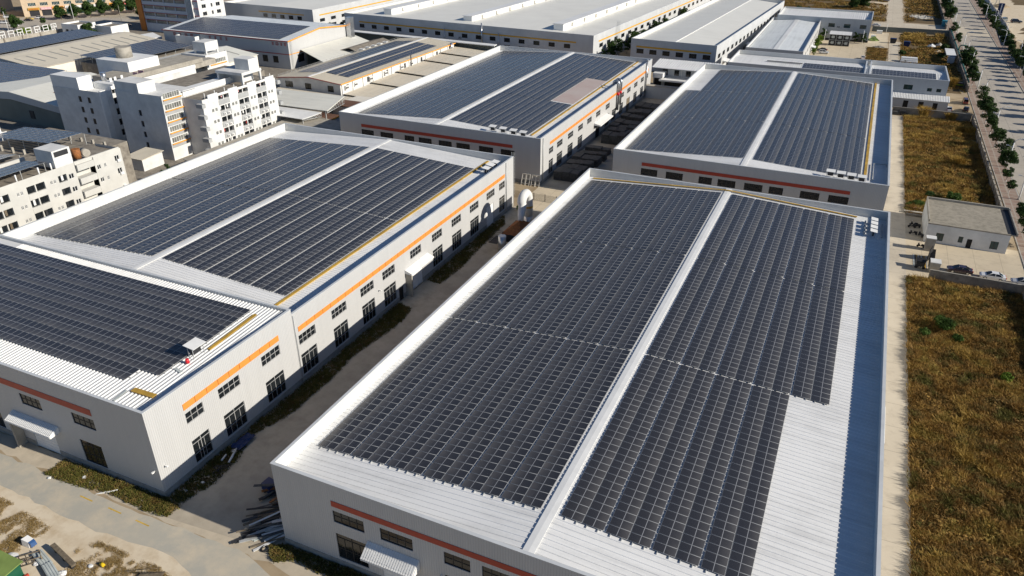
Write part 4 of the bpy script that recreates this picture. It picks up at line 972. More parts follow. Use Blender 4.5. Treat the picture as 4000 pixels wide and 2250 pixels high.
# open canopies in front of the workshop
k = thing('open_canopy', 'two-step cream canopy on trusses over a brown-topped shed', 'canopy', (-166, 195, 0))
MB().slab([(-186, 203, 7.3), (-152, 201.6, 8.1), (-150.2, 189.6, 6.4), (-170, 190.5, 6.0)], .18).build('upper_roof', M['roof_seam_y'], k)
MB().slab([(-174, 190.3, 5.5), (-152.4, 189.6, 5.7), (-154.6, 182.6, 5.0), (-170, 183.4, 4.9)], .16).build('lower_roof', M['white'], k)
mb = MB()
for x, y, z in ((-168.5, 184, 4.8), (-155, 183.2, 4.9), (-151.5, 190.4, 6.0), (-152.6, 201, 7.7)): mb.box(x - .14, x + .14, y - .14, y + .14, 0, z)
mb.build('post', M['rail'], k)
mb = MB()
def truss(p, q, h, n):
    p, q = Vector(p), Vector(q); dn = Vector((0, 0, -h)); mb.tube([p, q], .09, 5); mb.tube([p + dn * .25, q + dn], .09, 5)
    for i in range(n):
        a = p + (q - p) * i / n; b = p + (q - p) * (i + 1) / n
        mb.tube([a + dn * (.25 + .75 * i / n), b], .06, 4); mb.tube([b, b + dn * (.25 + .75 * (i + 1) / n)], .06, 4)
truss((-150.4, 189.7, 6.1), (-152.1, 201.4, 7.8), 2.0, 8); truss((-154.5, 182.8, 4.8), (-152.5, 189.4, 5.4), 1.0, 6); mb.build('truss', M['rail'], k)
k = thing('shed', 'low shed with a brown felt roof and yellow edge under the canopy', 'shed', (-158, 190, 0))
MB().box(-164, -151.6, 184.6, 198, 0, 2.6).build('wall', M['clad_cool'], k); MB().box(-164.2, -151.4, 184.4, 198.2, 2.6, 2.75).build('roof', M['brown_floor'], k); mb = MB(); mb.box(-151.39, -151.2, 184.3, 198.3, 2.45, 2.85); mb.build('yellow_edge', M['otrim'], k)
k = thing('annexe', 'small cream annexe with an orange-edged flat roof at the end of the cream canopy', 'annexe', (-152, 206, 0))
MB().box(-156, -147.4, 200, 214, 0, 5.0).build('wall', M['cream_wall'], k); MB().box(-156.2, -147.3, 199.9, 207, 5.0, 5.25).build('roof', M['brown_floor'], k)
o = MB(); o.box(-147.29, -147.1, 199.8, 207.1, 4.85, 5.3); o.build('orange_edge', M['otrim'], k)
for y in (202.6, 208.4, 211.6): inst('window', window_mesh(1.3, 1.5, 'pair', 'mull', 'pane')[0], k, (-147.34, y, 2.6), math.pi / 2); MB().box(-147.39, -147.36, y, y + 1.3, 2.6, 4.1).build('pane', M['pane'], k)
MB().slab([(-192, 217.8, 5.4), (-149, 214.2, 5.4), (-149, 209, 4.9), (-192, 209.5, 4.9)], .2)
k = thing('link_roof', 'long cream strip roof between the workshop and the open canopy', 'canopy', (-170, 212, 0))
MB().slab([(-193, 217.2, 3.6), (-148, 215, 3.9), (-148, 208.6, 4.4), (-187, 206, 4.4)], .2).build('roof', M['roof_cream'], k); mb = MB(); mb.box(-190, -157, 209.5, 216, 0, 3.2); mb.build('wall', M['cream_wall'], k)
# ---------------------------------------------------------------- gabled factory with red lettering
k = thing('gabled_factory', 'gabled white factory with orange roof edge and red lettering, solar panels on its roof', 'factory', (-254, 278, 0))
OW = [(-228 - 5.6 * i, -225.2 - 5.6 * i, 2.2, 5.0) for i in range(3)]
mb = MB(); wall(mb, 'y', 256, -289, -219, 0, 11.5, OW, -1); mb.build('front_wall', M['clad_cool'], k); mb = MB(); wall(mb, 'y', 300, -289, -219, 0, 11.5, (), 1); mb.build('back_wall', M['clad_cool'], k); windows(k, 'y', 256, OW, 'grid', 'mull_dark')
for x in (-219, -289): MB().face([(x, 256, 0), (x, 300, 0), (x, 300, 11.5), (x, 278, 13.7), (x, 256, 11.5)]).build('gable_wall', M['clad'], k)
mb = MB()
for y, z in ((255.7, 11.5), (300.3, 11.5)): mb.face([(-289.3, y, z), (-218.7, y, z), (-218.7, 278, 13.76), (-289.3, 278, 13.76)])
mb.build('roof', M['roof_seam'], k)
mb = MB(); mb.box(-289.3, -218.6, 255.5, 255.69, 11.2, 11.62); mb.box(-289.2, -218.95, 255.9, 255.99, 5.9, 6.2); mb.build('eave_trim', M['trim'], k)
mb = MB(); mb.hexa([(-218.69, 255.6, 11.2), (-218.5, 255.6, 11.2), (-218.5, 278, 13.4), (-218.69, 278, 13.4), (-218.69, 255.6, 11.65), (-218.5, 255.6, 11.65), (-218.5, 278, 13.9), (-218.69, 278, 13.9)]); mb.hexa([(-218.69, 278, 13.4), (-218.5, 278, 13.4), (-218.5, 300.4, 11.2), (-218.69, 300.4, 11.2), (-218.69, 278, 13.9), (-218.5, 278, 13.9), (-218.5, 300.4, 11.65), (-218.69, 300.4, 11.65)]); mb.box(-218.99, -218.9, 256, 266, 5.9, 6.2); mb.build('gable_trim', M['otrim'], k)
MB().box(-289.6, -287.2, 256, 300, 13.8, 13.9)
rO = lambda x, y: 13.76 - 2.26 * abs(y - 278) / 22.3
array('solar array on the front slope of the gabled factory with red lettering', [257.2 + PL * (i + .5) + .04 * i for i in range(9)], rows(-286, -224), rO, 'y', n_parts=0, rails=False, group=None)
rnd = random.Random(11)
def strokes(mb, x, y, z, s):
    """one wall character made of crossing bars"""
    b = lambda x0, x1, z0, z1: mb.box(x + x0 * s, x + x1 * s, y - .1, y, z + z0 * s, z + z1 * s)
    k_ = rnd.randrange(3); b(0, 1, .82, .95); b(.43, .57, .0, .82)
    if k_ == 0: b(.05, .42, .4, .52); b(.58, .95, .4, .52); b(0, .43, 0, .12); b(.57, 1, 0, .12)
    if k_ == 1: b(0, .13, .1, .82); b(.87, 1, .1, .82); b(.13, .43, .1, .22); b(.57, .87, .1, .22)
    if k_ == 2: b(.1, .43, .5, .62); b(.57, .9, .5, .62); b(.1, .43, .18, .3); b(.57, .9, .18, .3)
mb = MB()
for g0 in (-283, -279.6, -276.2, -272.8, -262.3, -259.2, -256.1, -253, -227.6, -225.4, -223.2, -221.2): strokes(mb, g0, 255.98, 9.4, 1.35)
mb.build('wall_lettering', M['trim'], k)
mb = MB()
for y in (256.8, 257.5): mb.box(-218.6, -218.5, y, y + .06, 0, 12.2)
for z in np.arange(.6, 12, .5): mb.box(-218.6, -218.54, 256.8, 257.5, z, z + .05)
mb.build('ladder', M['rail'], k)
MB().box(-218.97, -218.9, 261.2, 265.2, 2.0, 5.2).build('window', M['pane'], k)
mb = MB(); mb.box(-218.4, -216.0, 296.5, 299.3, 0, 15.2); mb.box(-218.5, -215.9, 296.4, 299.4, 15.2, 15.5); mb.box(-218.5, -215.9, 296.4, 299.4, 6, 6.2); tag(mb.build('exhaust_duct', M['chrome']), 'tall square silver duct at the back corner of the gabled factory', 'exhaust duct')
k = thing('lean_to', 'wide cream lean-to roof with a dark open bay beside the gabled factory', 'lean-to', (-208, 280, 0))
MB().slab([(-218.4, 263, 7.0), (-200, 255, 4.4), (-200, 296, 4.6), (-218.4, 302, 7.0)], .2).build('roof', M['roof_seam_y'], k); MB().box(-218.3, -217.9, 266, 296, 0, 6.6).build('back_wall', M['shedwall'], k)
k = thing('brown_roof_shed', 'shed with a tan pitched roof and a row of white roof vents', 'shed', (-200, 288, 0))
mb = MB(); mb.slab([(-209, 275, 5.2), (-203, 276, 6.6), (-203, 303, 6.6), (-209, 304, 5.2)], .15); mb.slab([(-203, 276, 6.6), (-196, 275, 5.0), (-196, 302, 5.0), (-203, 303, 6.6)], .15); mb.build('roof', M['concrete'], k)
MB().box(-208, -197, 276, 302, 0, 4.9).build('wall', M['cream_wall'], k)
for i, y in enumerate((273, 277.5, 282, 286.5, 291)):
    mb = MB(); mb.box(-195.2, -193.6, y, y + 1.6, 4.2, 7.4); mb.slab([(-195.6, y - .3, 7.4), (-193.2, y - .3, 7.1), (-193.2, y + 1.9, 7.1), (-195.6, y + 1.9, 7.4)], .2); tag(mb.build('roof_vent', M['white2']), f'white hooded vent beside the workshop railing, {ORD[i]} from its near end', 'roof vent', 'white hooded vents')
# ---------------------------------------------------------------- office block with the orange pillar
k = thing('office_block', 'tall office block with an orange end pillar and blue-grey window bands', 'office block', (-331, 310, 0))
mb = MB(); bands = [(4.2, 5.9), (7.8, 9.5), (11.4, 13.1), (15.0, 16.7), (18.6, 20.3), (22.2, 23.9)]
holes = [(-349.4 + 7.55 * j, -349.4 + 7.55 * j + 7.1, a, b) for a, b in bands for j in range(4)]
wall(mb, 'y', 300, -350, -310.8, 0, 26, holes, -1, .5); mb.build('front_wall', M['office_wall'], k)
for h_ in holes: windows(k, 'y', 300, [h_], 'row', 'mull', 'pane_lite', .4)
RW = [(302.4, 305.2, z, z + 1.8) for z in (6, 9.6, 13.2, 16.8, 20.4)] + [(308.6, 309.8, z, z + 1.8) for z in (6, 9.6, 13.2, 16.8, 20.4)] + [(312.2, 315, z, z + 1.8) for z in (6, 9.6, 13.2, 16.8, 20.4)]
mb = MB(); wall(mb, 'x', -310.8, 300, 318, 0, 26, RW, 1); mb.build('side_wall', M['white2'], k); windows(k, 'x', -310.8, RW, 'pair', 'mull', 'pane')
mb = MB(); wall(mb, 'y', 318, -350, -310.8, 0, 26, (), 1); wall(mb, 'x', -350, 300, 318, 0, 26, (), -1); mb.face([(-350, 300, 25.9), (-310.8, 300, 25.9), (-310.8, 318, 25.9), (-350, 318, 25.9)]); mb.build('back_wall', M['white2'], k)
mb = MB()
for a, b in bands: mb.box(-350, -310.7, 299.6, 299.95, b + .02, b + .22)
mb.build('red_ledge', M['trim'], k)
mb = MB()
for j in range(5): mb.box(-318.2 + .95 * j, -317.8 + .95 * j, 299.0, 299.9, 3, 26)
mb.build('pipe', M['white2'], k)
MB().box(-353.6, -350.02, 299.4, 304, 0, 27).build('orange_pillar', M['orange_pillar'], k)
# ---------------------------------------------------------------- worker dormitories
def ac_box(mb, axis, c, u, z):
    if axis == 'x': mb.box(c + .003, c + .38, u, u + .85, z, z + .6)
    else: mb.box(u, u + .85, c - .38, c - .003, z, z + .6)
k = thing('dormitory', 'white five-storey dormitory with stepped parapet, grey balconies and orange ledges', 'dormitory', (-172, 170, 0))
fx = -165; st = 3.25
loggia = []; small = []
for s in range(5):
    z = 1.0 + st * s
    for y0 in (160.2, 168.1, 175.95): loggia.append((y0 + .1, y0 + 4.2, z + .95, z + 2.55))
    for y0 in (157.2, 165.2, 173.1, 180.9): small += [(y0, y0 + .85, z + 1.5, z + 2.4), (y0 + 1.3, y0 + 2.15, z + 1.5, z + 2.4)]
mb = MB(); wall(mb, 'x', fx, 154.2, 184.6, 0, 16.4, loggia + small, 1, .9); wall(mb, 'y', 154.2, -172.4, fx, 0, 16.4, (), -1); wall(mb, 'y', 184.6, -178, fx, 0, 16.4, (), 1); mb.build('wall', M['white2'], k)
windows(k, 'x', fx, small, 'pair', 'mull', 'pane_lite', .12)
for a, b, z0, z1 in loggia:
    MB().box(fx + .003, fx + .12, a - .1, b + .1, z0 - 1.35, z0 - .05).build('balcony_front', M['dorm_grey'], k); MB().box(fx - .08, fx - .02, (a + b) / 2 - .12, (a + b) / 2 + .12, z0, z1).build('balcony_post', M['white'], k)
    for u in (.8, 2.4):
        if z0 < 12: a_ = MB(); ac_box(a_, 'x', fx + .12, a + u, z0 - 1.1); a_.build('air_conditioner', M['white'], k); MB().cyl((fx + .505, a + u + .3, z0 - .8), (fx + .51, a + u + .3, z0 - .8), .22, n=8).build('fan_grille', M['dark'], k)
for h_ in loggia:
    MB().face([(fx - .85, h_[0], h_[2]), (fx - .85, h_[1], h_[2]), (fx - .85, h_[1], h_[3]), (fx - .85, h_[0], h_[3])]).build('window', M['pane'], k)
    cl = MB()
    for j in range(3):
        if rnd.random() < .22: y = h_[0] + rnd.uniform(.3, 3.4); cl.box(fx - .5, fx - .45, y, y + .45, h_[2] + .5, h_[3] - .1)
    if cl.v: cl.build('laundry', rnd.choice([M['white'], M['pink'], M['white2'], M['dark'], M['trim']]), k)
mb = MB(); mb.box(-172.4, fx - .01, 154.5, 184.5, 16.1, 16.2)
mb.build('roof', M['concrete'], k)
mb = MB()
for y0, y1 in ((156.4, 160.2), (164.4, 168.1), (172.3, 175.95), (180.1, 184.0)): mb.box(fx - .2, fx + .14, y0, y1, 15.2, 17.3)
for y0, y1 in ((160.2, 164.4), (168.1, 172.3), (175.95, 180.1)): mb.box(fx - .2, fx + .06, y0 + .01, y1 - .01, 16.3, 16.9)
mb.build('parapet', M['white'], k)
mb = MB(); mb.box(-178, -173.5, 154, 176, 14, 17.3); mb.box(-173.5, -173.1, 155.5, 174.5, 16.2, 17.9); mb.build('terrace_wall', M['white'], k); MB().box(-190, -173.6, 159, 190, 14.0, 16.9).build('rear_block', M['concrete'], k)
for i in range(5):
    z = 1 + st * i
    b_ = MB(); b_.box(fx - 1.3, fx + 1.1, 152.9, 154.17, z + .4, z + 1.5); b_.build('corner_balcony', M['dorm_grey'], k); b_ = MB(); b_.box(fx - 1.1, fx + .9, 184.63, 185.9, z + .4, z + 1.5); b_.build('corner_balcony', M['dorm_grey'], k)
TR = [(147.9, 153.7, 4.9 + 3.1 * i, 6.4 + 3.1 * i) for i in range(5)]
mb = MB(); wall(mb, 'x', -172.45, 147.3, 154.18, 0, 18.3, TR, 1, .25); wall(mb, 'y', 147.3, -190, -172.45, 0, 18.3, [(-182.6, -181.4, 2.5 + 3.1 * i, 4.2 + 3.1 * i) for i in range(4)], -1, .3); wall(mb, 'x', -190, 147.3, 160, 0, 18.3, (), -1); mb.face([(-190, 147.5, 17.8), (-172.6, 147.5, 17.8), (-172.6, 160, 17.8), (-190, 160, 17.8)]); mb.build('stair_wing', M['white2'], k)
for i in range(4): dark_opening(k, 'y', 147.3, (-182.6, -181.4, 2.5 + 3.1 * i, 4.2 + 3.1 * i), 'dark', 'stair_opening', .28)
windows(k, 'x', -172.45, TR, 'row', 'white', 'pane_lite', .15)
mb = MB()
for a, b, z0, z1 in TR: mb.box(-172.44, -172.05, 147.6, 154.1, z0 - .35, z0 - .12)
mb.build('orange_ledge', M['otrim'], k)
mb = MB()
for a, b, z0, z1 in TR: mb.box(-172.44, -172.38, 147.5, 154.1, z0 - 1.35, z0 - .36)
mb.build('spandrel', M['dorm_grey'], k)
MB().box(-190, -181, 147.5, 153.5, 17.8, 20.9).build('stair_head', M['white2'], k)
mb = MB(); mb.box(-176.8, -166.5, 172.5, 181, 19.2, 20.0); mb.box(-176.6, -176, 172.8, 180.8, 16, 19.2); mb.box(-167.2, -166.6, 172.6, 173.2, 16, 19.2); mb.box(-167.2, -166.6, 180.2, 180.8, 16, 19.2); mb.box(-176, -170, 176, 180.8, 16, 19.2); mb.build('penthouse', M['white2'], k)
MB().box(-172.5, -167, 176.5, 180.6, 20.0, 23.2).build('water_tank_house', M['white2'], k)
for y in np.arange(156, 186, 3.9): MB().cyl((fx - .6, y, 16.2), (fx - .6, y, 17.9), .09, n=6).build('vent_pipe', M['white'], k)
# second dormitory, farther left
k = thing('dormitory', 'older white dormitory with a blue-shaded end wall and laundry on its roof terraces', 'dormitory', (-212, 165, 0))
EW = [(-207.4 + 3.8 * j, -206.2 + 3.8 * j, 3.1 + 3.15 * s, 4.8 + 3.15 * s) for s in range(4) for j in range(2)]
EW = [(x0 - 1.4, x1 - 1.4, a, b) for x0, x1, a, b in EW]
mb = MB(); wall(mb, 'y', 149.2, -219, -199, 0, 16.2, EW, -1); SW = [(153.2, 155.2, 2.4 + 3.15 * s, 4.3 + 3.15 * s) for s in range(5)] + [(162, 163.4, 2.4 + 3.15 * s, 4.1 + 3.15 * s) for s in range(5)]
wall(mb, 'x', -199, 149.2, 186, 0, 16.2, SW, 1); mb.box(-218.9, -199.3, 149.5, 186, 15.4, 15.6); mb.build('wall', M['white2'], k)
windows(k, 'y', 149.2, EW, 'pair', 'mull_dark'); windows(k, 'x', -199, SW, 'pair', 'mull')
mb = MB(); mb.box(-199.4, -198.9, 149.1, 151, 0, 16.6); mb.box(-199.3, -198.8, 153, 186, 16.2, 17.2); mb.build('white_fin', M['white'], k)
mb = MB(); mb.box(-219, -207.6, 149.3, 154.0, 15.6, 19.6); mb.box(-207.6, -199.3, 154.2, 158, 15.6, 17.4); mb.build('stair_head', M['white'], k)
mb = MB(); mb.box(-199.6, -199.2, 160, 190, 17.3, 18.6); mb.box(-215, -199.7, 160, 196, 15.6, 17.4); mb.build('terrace_wall', M['conc_pale'], k)
mb = MB(); mb.box(-222, -208, 168, 180, 15.6, 20.4); mb.build('penthouse', M['white'], k)
mb = MB(); mb.cyl((-216, 174, 20.4), (-216, 174, 23.6), 2.5, n=16); o = mb.build('water_tank', M['conc_pale'], k)
for s in range(5):
    b_ = MB(); ac_box(b_, 'x', -199, 156, 1.6 + 3.15 * s); b_.build('air_conditioner', M['white'], k)
mb = MB(); mb.box(-203, -201, 165, 165.1, 16.5, 18.6); mb.box(-203, -200.6, 167, 167.06, 17.6, 18.8); mb.build('laundry', M['pink'], k); mb = MB()
for y in (156.4, 158, 160.4): mb.box(-203, -202.9, y, y + .8, 17, 18.5)
mb.build('laundry', M['white'], k); MB().cyl((-206, 157, 17.4), (-206, 157, 19.8), .8, n=12).build('steel_tank', M['chrome'], k)
k = thing('stair_tower', 'cream stair tower with a window strip and boxy water tank, between the two dormitories', 'tower', (-206, 200, 0))
mb = MB(); TW = [(196.8, 204, 14.8, 16.2)]; wall(mb, 'x', -203, 195, 205, 0, 18, TW, 1, .2); wall(mb, 'y', 195, -214, -203, 0, 18, [(-212.5, -204.5, 13.5, 16)], -1, .6); mb.box(-214, -203.3, 195.3, 205, 17.4, 17.6); mb.build('wall', M['white2'], k); windows(k, 'x', -203, TW, 'row', 'white', 'pane_lite'); dark_opening(k, 'y', 195, (-212.5, -204.5, 13.5, 16), 'black', 'opening', .5)
mb = MB(); mb.box(-211, -205.4, 198, 204, 18.6, 21.6); mb.box(-210.8, -210.4, 198.1, 198.6, 17.6, 18.6); mb.box(-206, -205.5, 198.1, 198.6, 17.6, 18.6); mb.box(-206, -205.5, 203.3, 203.8, 17.6, 18.6); mb.build('water_tank', M['white2'], k); MB().box(-202.98, -202.7, 196.6, 204.2, 14.3, 14.6).build('orange_ledge', M['otrim'], k)
# third dormitory, lower left
k = thing('dormitory', 'pale dormitory at the left edge with rooftop solar racks and a red water tank', 'dormitory', (-160, 96, 0))
fx = -152; W3_ = []; S3 = []; P3 = []
for z in (12.7, 9.75, 6.8, 3.85):
    for y0 in (84.2, 92.2): W3_ += [(y0 - .6, y0 + 1.25, z, z + 1.65), (y0 + 1.5, y0 + 3.5, z, z + 1.65)]
    W3_.append((98.9, 100.9, z + .1, z + 1.65)); P3 += [(101.4, 102.6, z + .2, z + 1.3)]
    for y0 in (89.4, 96.95): S3 += [(y0, y0 + .5, z + .4, z + 1.2), (y0 + .8, y0 + 1.3, z + .4, z + 1.2)]
mb = MB(); wall(mb, 'x', fx, 70, 103.3, 0, 16.1, W3_ + S3 + P3, 1, .5); wall(mb, 'y', 70, -172, fx, 0, 16.1, (), -1); mb.build('wall', M['dorm_cream'], k)
windows(k, 'x', fx, S3 + P3, 'pair', 'white', 'pane', .1)
for h_ in W3_:
    MB().face([(fx - .46, h_[0], h_[2]), (fx - .46, h_[1], h_[2]), (fx - .46, h_[1], h_[3]), (fx - .46, h_[0], h_[3])]).build('window', M['pane'], k)
    if rnd.random() < .7:
        y = h_[0] + rnd.uniform(.2, .8); MB().box(fx - .3, fx - .25, y, y + .5, h_[2] + .3, h_[3] - .15).build('laundry', rnd.choice([M['white'], M['dark'], M['white2'], M['wood']]), k)
for z in (12.7, 9.75, 6.8):
    for y0 in (83.6, 91.6): MB().box(fx + .003, fx + .07, y0, y0 + 4.2, z - 1.2, z - .15).build('balcony_front', M['dorm_cream'], k)
mb = MB(); RW3 = [(108.4 + .0, 109.3, z + .5, z + 1.5) for z in (12.4, 9.4)] + [(110.2, 110.7, z + .5, z + 1.4) for z in (12.4, 9.4)] + [(113.2, 114.4, z + .9, z + 2.2) for z in (12.4, 9.4)]
wall(mb, 'x', fx + .25, 107.9, 115.2, 0, 16.0, RW3, 1, .2); wall(mb, 'y', 115.2, -160, fx + .25, 0, 16.0, (), 1); mb.face([(fx - 1.5, 103.3, 0), (fx - 1.5, 107.9, 0), (fx - 1.5, 107.9, 15.5), (fx - 1.5, 103.3, 15.5)]); mb.build('end_wing', M['dorm_cream'], k); windows(k, 'x', fx + .25, RW3, 'pair', 'white', 'pane', .1)
for z in (14.1, 11.0, 7.9, 4.8):
    b_ = MB(); b_.box(fx - 1.45, fx + .5, 103.5, 107.7, z, z + 1.35); b_.build('balcony', M['dorm_cream'], k)
    b_ = MB(); ac_box(b_, 'x', fx + .25, 113.6, z - 1.0); b_.build('air_conditioner', M['white'], k)
mb = MB(); mb.box(-163, -152.3, 70.4, 115, 15.2, 15.4); mb.box(-172, -163, 70.4, 120, 14.2, 14.4); mb.build('roof', M['concrete'], k); mb = MB(); mb.box(-152.3, -152.02, 103.4, 115.1, 15.4, 16.2); mb.box(-163.4, -163, 70.4, 100, 14.4, 16.8); mb.build('parapet', M['dorm_cream'], k)
mb = MB(); mb.box(-157.5, -151.95, 99, 103.25, 16.1, 19.8); mb.build('stair_head', M['white2'], k); MB().box(-151.94, -151.9, 99.4, 102.7, 18.4, 19.5).build('opening', M['dark'], k)
for y in (80.5, 86, 90.5, 95.5, 98.4): MB().cyl((-152.5, y, 15.3), (-152.5, y, 17.4), .16, n=6).build('vent_pipe', M['white'], k)
def rack(label, x0, x1, y0, y1, z0, z1, axis, group, zb, nparts=60):
    """tilted table of modules on posts; low edge z0 at x0/y0 ... high edge z1"""
    if axis == 'x': surf = lambda x, y: z0 + (z1 - z0) * (x - x0) / (x1 - x0)
    else: surf = lambda x, y: z0 + (z1 - z0) * (y - y0) / (y1 - y0)
    if axis == 'x': ls = [x0 + PL * (i + .5) + .03 * i for i in range(int((x1 - x0) / (PL + .03)))]; ss = rows(y0, y1)
    else: ls = [y0 + PL * (i + .5) + .03 * i for i in range(int((y1 - y0) / (PL + .03)))]; ss = rows(x0, x1)
    root = array(label, ls, ss, surf, axis, 0.0, nparts, group, rails=False)
    mb = MB(); nx, ny = max(2, int((x1 - x0) / 5) + 1), max(2, int((y1 - y0) / 5) + 1)
    for i in range(nx):
        for j in range(ny):
            x = x0 + .5 + (x1 - x0 - 1) * i / (nx - 1); y = y0 + .5 + (y1 - y0 - 1) * j / (ny - 1); mb.box(x - .06, x + .06, y - .06, y + .06, zb, surf(x, y) - .03)
    mb.build('support_posts', M['rail'], root); return root
rack('front solar rack over the roof of the pale dormitory at the left edge', -161, -153.6, 76, 98.6, 16.7, 17.4, 'x', 'solar racks on the left dormitories', 15.4)
rack('rear solar rack behind the parapet of the pale dormitory at the left edge', -174, -165, 78, 101, 15.6, 16.9, 'x', 'solar racks on the left dormitories', 14.4)
rack('striped solar rack sloping between the pale dormitory and the grey-green shed', -186, -163.5, 107.5, 116.5, 16.4, 17.6, 'x', 'solar racks on the left dormitories', 9)
k = thing('concrete_block', 'unfinished concrete roof block under the striped solar rack', 'building', (-175, 112, 0)); MB().box(-188, -160.2, 104, 124, 0, 14.0).build('wall', M['concrete'], k)
mb = MB()
for x in np.arange(-185, -160, 4): 
    for y in (106, 118): mb.box(x, x + .5, y, y + .5, 14, 15.4)
mb.build('column_stub', M['conc_pale'], k)
mb = MB(); mb.cyl((-153.6, 105.6, 16.2), (-153.6, 105.6, 18.3), .9, n=14); tag(mb.build('water_tank', M['rust']), 'rust-red water tank on the pale dormitory roof', 'water tank')
mb = MB(); mb.cyl((-154.6, 107.9, 16.9), (-152.8, 107.5, 16.9), .85, n=14); tag(mb.build('water_tank', M['conc_pale']), 'grey water tank lying on its side on the pale dormitory roof', 'water tank')
for i, (x, y) in enumerate(((-160, 103.5), (-158.6, 105), (-160.4, 106.2))):
    mb = MB(); mb.cyl((x, y, 15.4), (x, y, 17), .75, .7, 12); mb.cyl((x, y, 17), (x, y, 17.4), .7, .2, 12); tag(mb.build('water_tank', M['dorm_cream']), f'cream dome-topped water tank behind the stair head, {ORD[i]} from the left', 'water tank', 'cream water tanks behind the stair head')
k = thing('dormitory', 'white flat-roofed dormitory part cut off by the left edge beyond the striped rack', 'dormitory', (-196, 108, 0))
mb = MB(); HW = [(103 + 4 * i, 104.2 + 4 * i, 11.0, 12.8) for i in range(3)]; wall(mb, 'x', -189.5, 100, 114, 0, 15.6, HW, 1); mb.box(-215, -189.8, 100, 114, 15.0, 15.2); mb.box(-204, -190, 108, 113, 15.2, 18); wall(mb, 'y', 100, -215, -189.5, 0, 15.6, (), -1); mb.build('wall', M['white'], k); windows(k, 'x', -189.5, HW, 'pair', 'mull')

# ---------------------------------------------------------------- old sheds and their solar roofs
def shed(label, x0, x1, y0, y1, rx, ze, zr, m='roof_cream', wallm='shedwall', sky=0, fascia=False, zl=None):
    k = thing('shed', label, 'shed', ((x0 + x1) / 2, (y0 + y1) / 2, 0)); zl = ze if zl is None else zl
    mb = MB()
    for y in (y0 + .4, y1 - .4): mb.face([(x0 + .4, y, 0), (x1 - .4, y, 0), (x1 - .4, y, ze - .05), (rx, y, zr - .1), (x0 + .4, y, zl - .05)])
    for x, z in ((x0 + .4, zl), (x1 - .4, ze)): mb.face([(x, y0 + .4, 0), (x, y1 - .4, 0), (x, y1 - .4, z - .05), (x, y0 + .4, z - .05)])
    mb.build('wall', M[wallm], k)
    mb = MB(); mb.slab([(rx, y0, zr), (x1, y0, ze), (x1, y1, ze), (rx, y1, zr)], .12); mb.slab([(rx, y0, zr), (x0, y0, zl), (x0, y1, zl), (rx, y1, zr)], .12); r = mb.build('roof', M[m], k)
    s = MB(); sl = (zr - ze) / (x1 - rx)
    for i in range(sky):
        y = y0 + (y1 - y0) * (i + .6) / (sky + .4); xa, xb = rx + (x1 - rx) * .25, rx + (x1 - rx) * .72
        s.slab([(xa, y - .35, zr - sl * (xa - rx) + .05), (xb, y - .35, zr - sl * (xb - rx) + .05), (xb, y + .35, zr - sl * (xb - rx) + .05), (xa, y + .35, zr - sl * (xa - rx) + .05)], .04)
    if sky: s.build('skylight', M['plinth'], r)
    if fascia:
        f = MB(); f.hexa([(x0, y0 - .05, zl - 2.2), (rx, y0 - .05, zr - 2.4), (rx, y0 + .02, zr - 2.4), (x0, y0 + .02, zl - 2.2), (x0, y0 - .05, zl - .13), (rx, y0 - .05, zr - .13), (rx, y0 + .02, zr - .13), (x0, y0 + .02, zl - .13)]); f.hexa([(rx, y0 - .05, zr - 2.4), (x1, y0 - .05, ze - 2.2), (x1, y0 + .02, ze - 2.2), (rx, y0 + .02, zr - 2.4), (rx, y0 - .05, zr - .13), (x1, y0 - .05, ze - .13), (x1, y0 + .02, ze - .13), (rx, y0 + .02, zr - .13)]); f.build('gable_cladding', M['clad_cool'], k)
    return k
q = shed('grey-green walled shed with a pale gable roof left of the older dormitory', -274, -227, 155, 186, -250, 7.6, 10, 'roof_seam_y', 'shedwall', 0, True, 8.4)
mb = MB(); mb.slab([(-240, 163, 8.99), (-232, 163, 8.19), (-232, 164, 8.19), (-240, 164, 8.99)], .03); mb.build('roof_patch', M['rust'], q)
MB().box(-243, -241, 155.2, 155.38, 2, 4.6).build('window', M['dark'], q); MB().box(-228, -227.9, 158, 170, 0, 7)
shed('long cream-roofed shed with a row of twelve dark skylights, far left', -313, -284, 190, 252, -307, 7.6, 9.8, 'roof_cream', 'cream_wall', 12, True, 9.2)
shed('cream-walled shed with four skylights behind the stepped dormitory', -258, -226.5, 206, 246, -243, 7.4, 9.6, 'roof_seam_y', 'cream_wall', 5)
k = thing('workshop_block', 'low concrete block under the solar roof at the far left', 'building', (-282, 172, 0)); MB().box(-302, -264, 161, 187, 0, 7).build('wall', M['concrete'], k)
rack('big solar roof on the concrete block at the left edge, nearest of the three', -301, -263, 160.5, 187, 8.4, 9.6, 'y', 'solar roofs of the old sheds', 7, 0)
k = thing('workshop_block', 'low concrete block under the solar roof between the two skylight sheds', 'building', (-270, 224, 0)); MB().box(-281, -260, 206, 243, 0, 7.2).build('wall', M['concrete'], k)
rack('solar roof between the two skylight sheds', -281, -258, 206, 244, 9.8, 8.6, 'x', 'solar roofs of the old sheds', 7.2, 0)
k = thing('workshop_block', 'low concrete block under the farthest left solar roof by the retaining wall', 'building', (-323, 222, 0)); MB().box(-332, -315, 190, 247, 0, 7.4).build('wall', M['concrete'], k)
rack('farthest left solar roof, below the retaining wall', -332.5, -314, 190, 248, 9.9, 9.0, 'x', 'solar roofs of the old sheds', 7, 0)
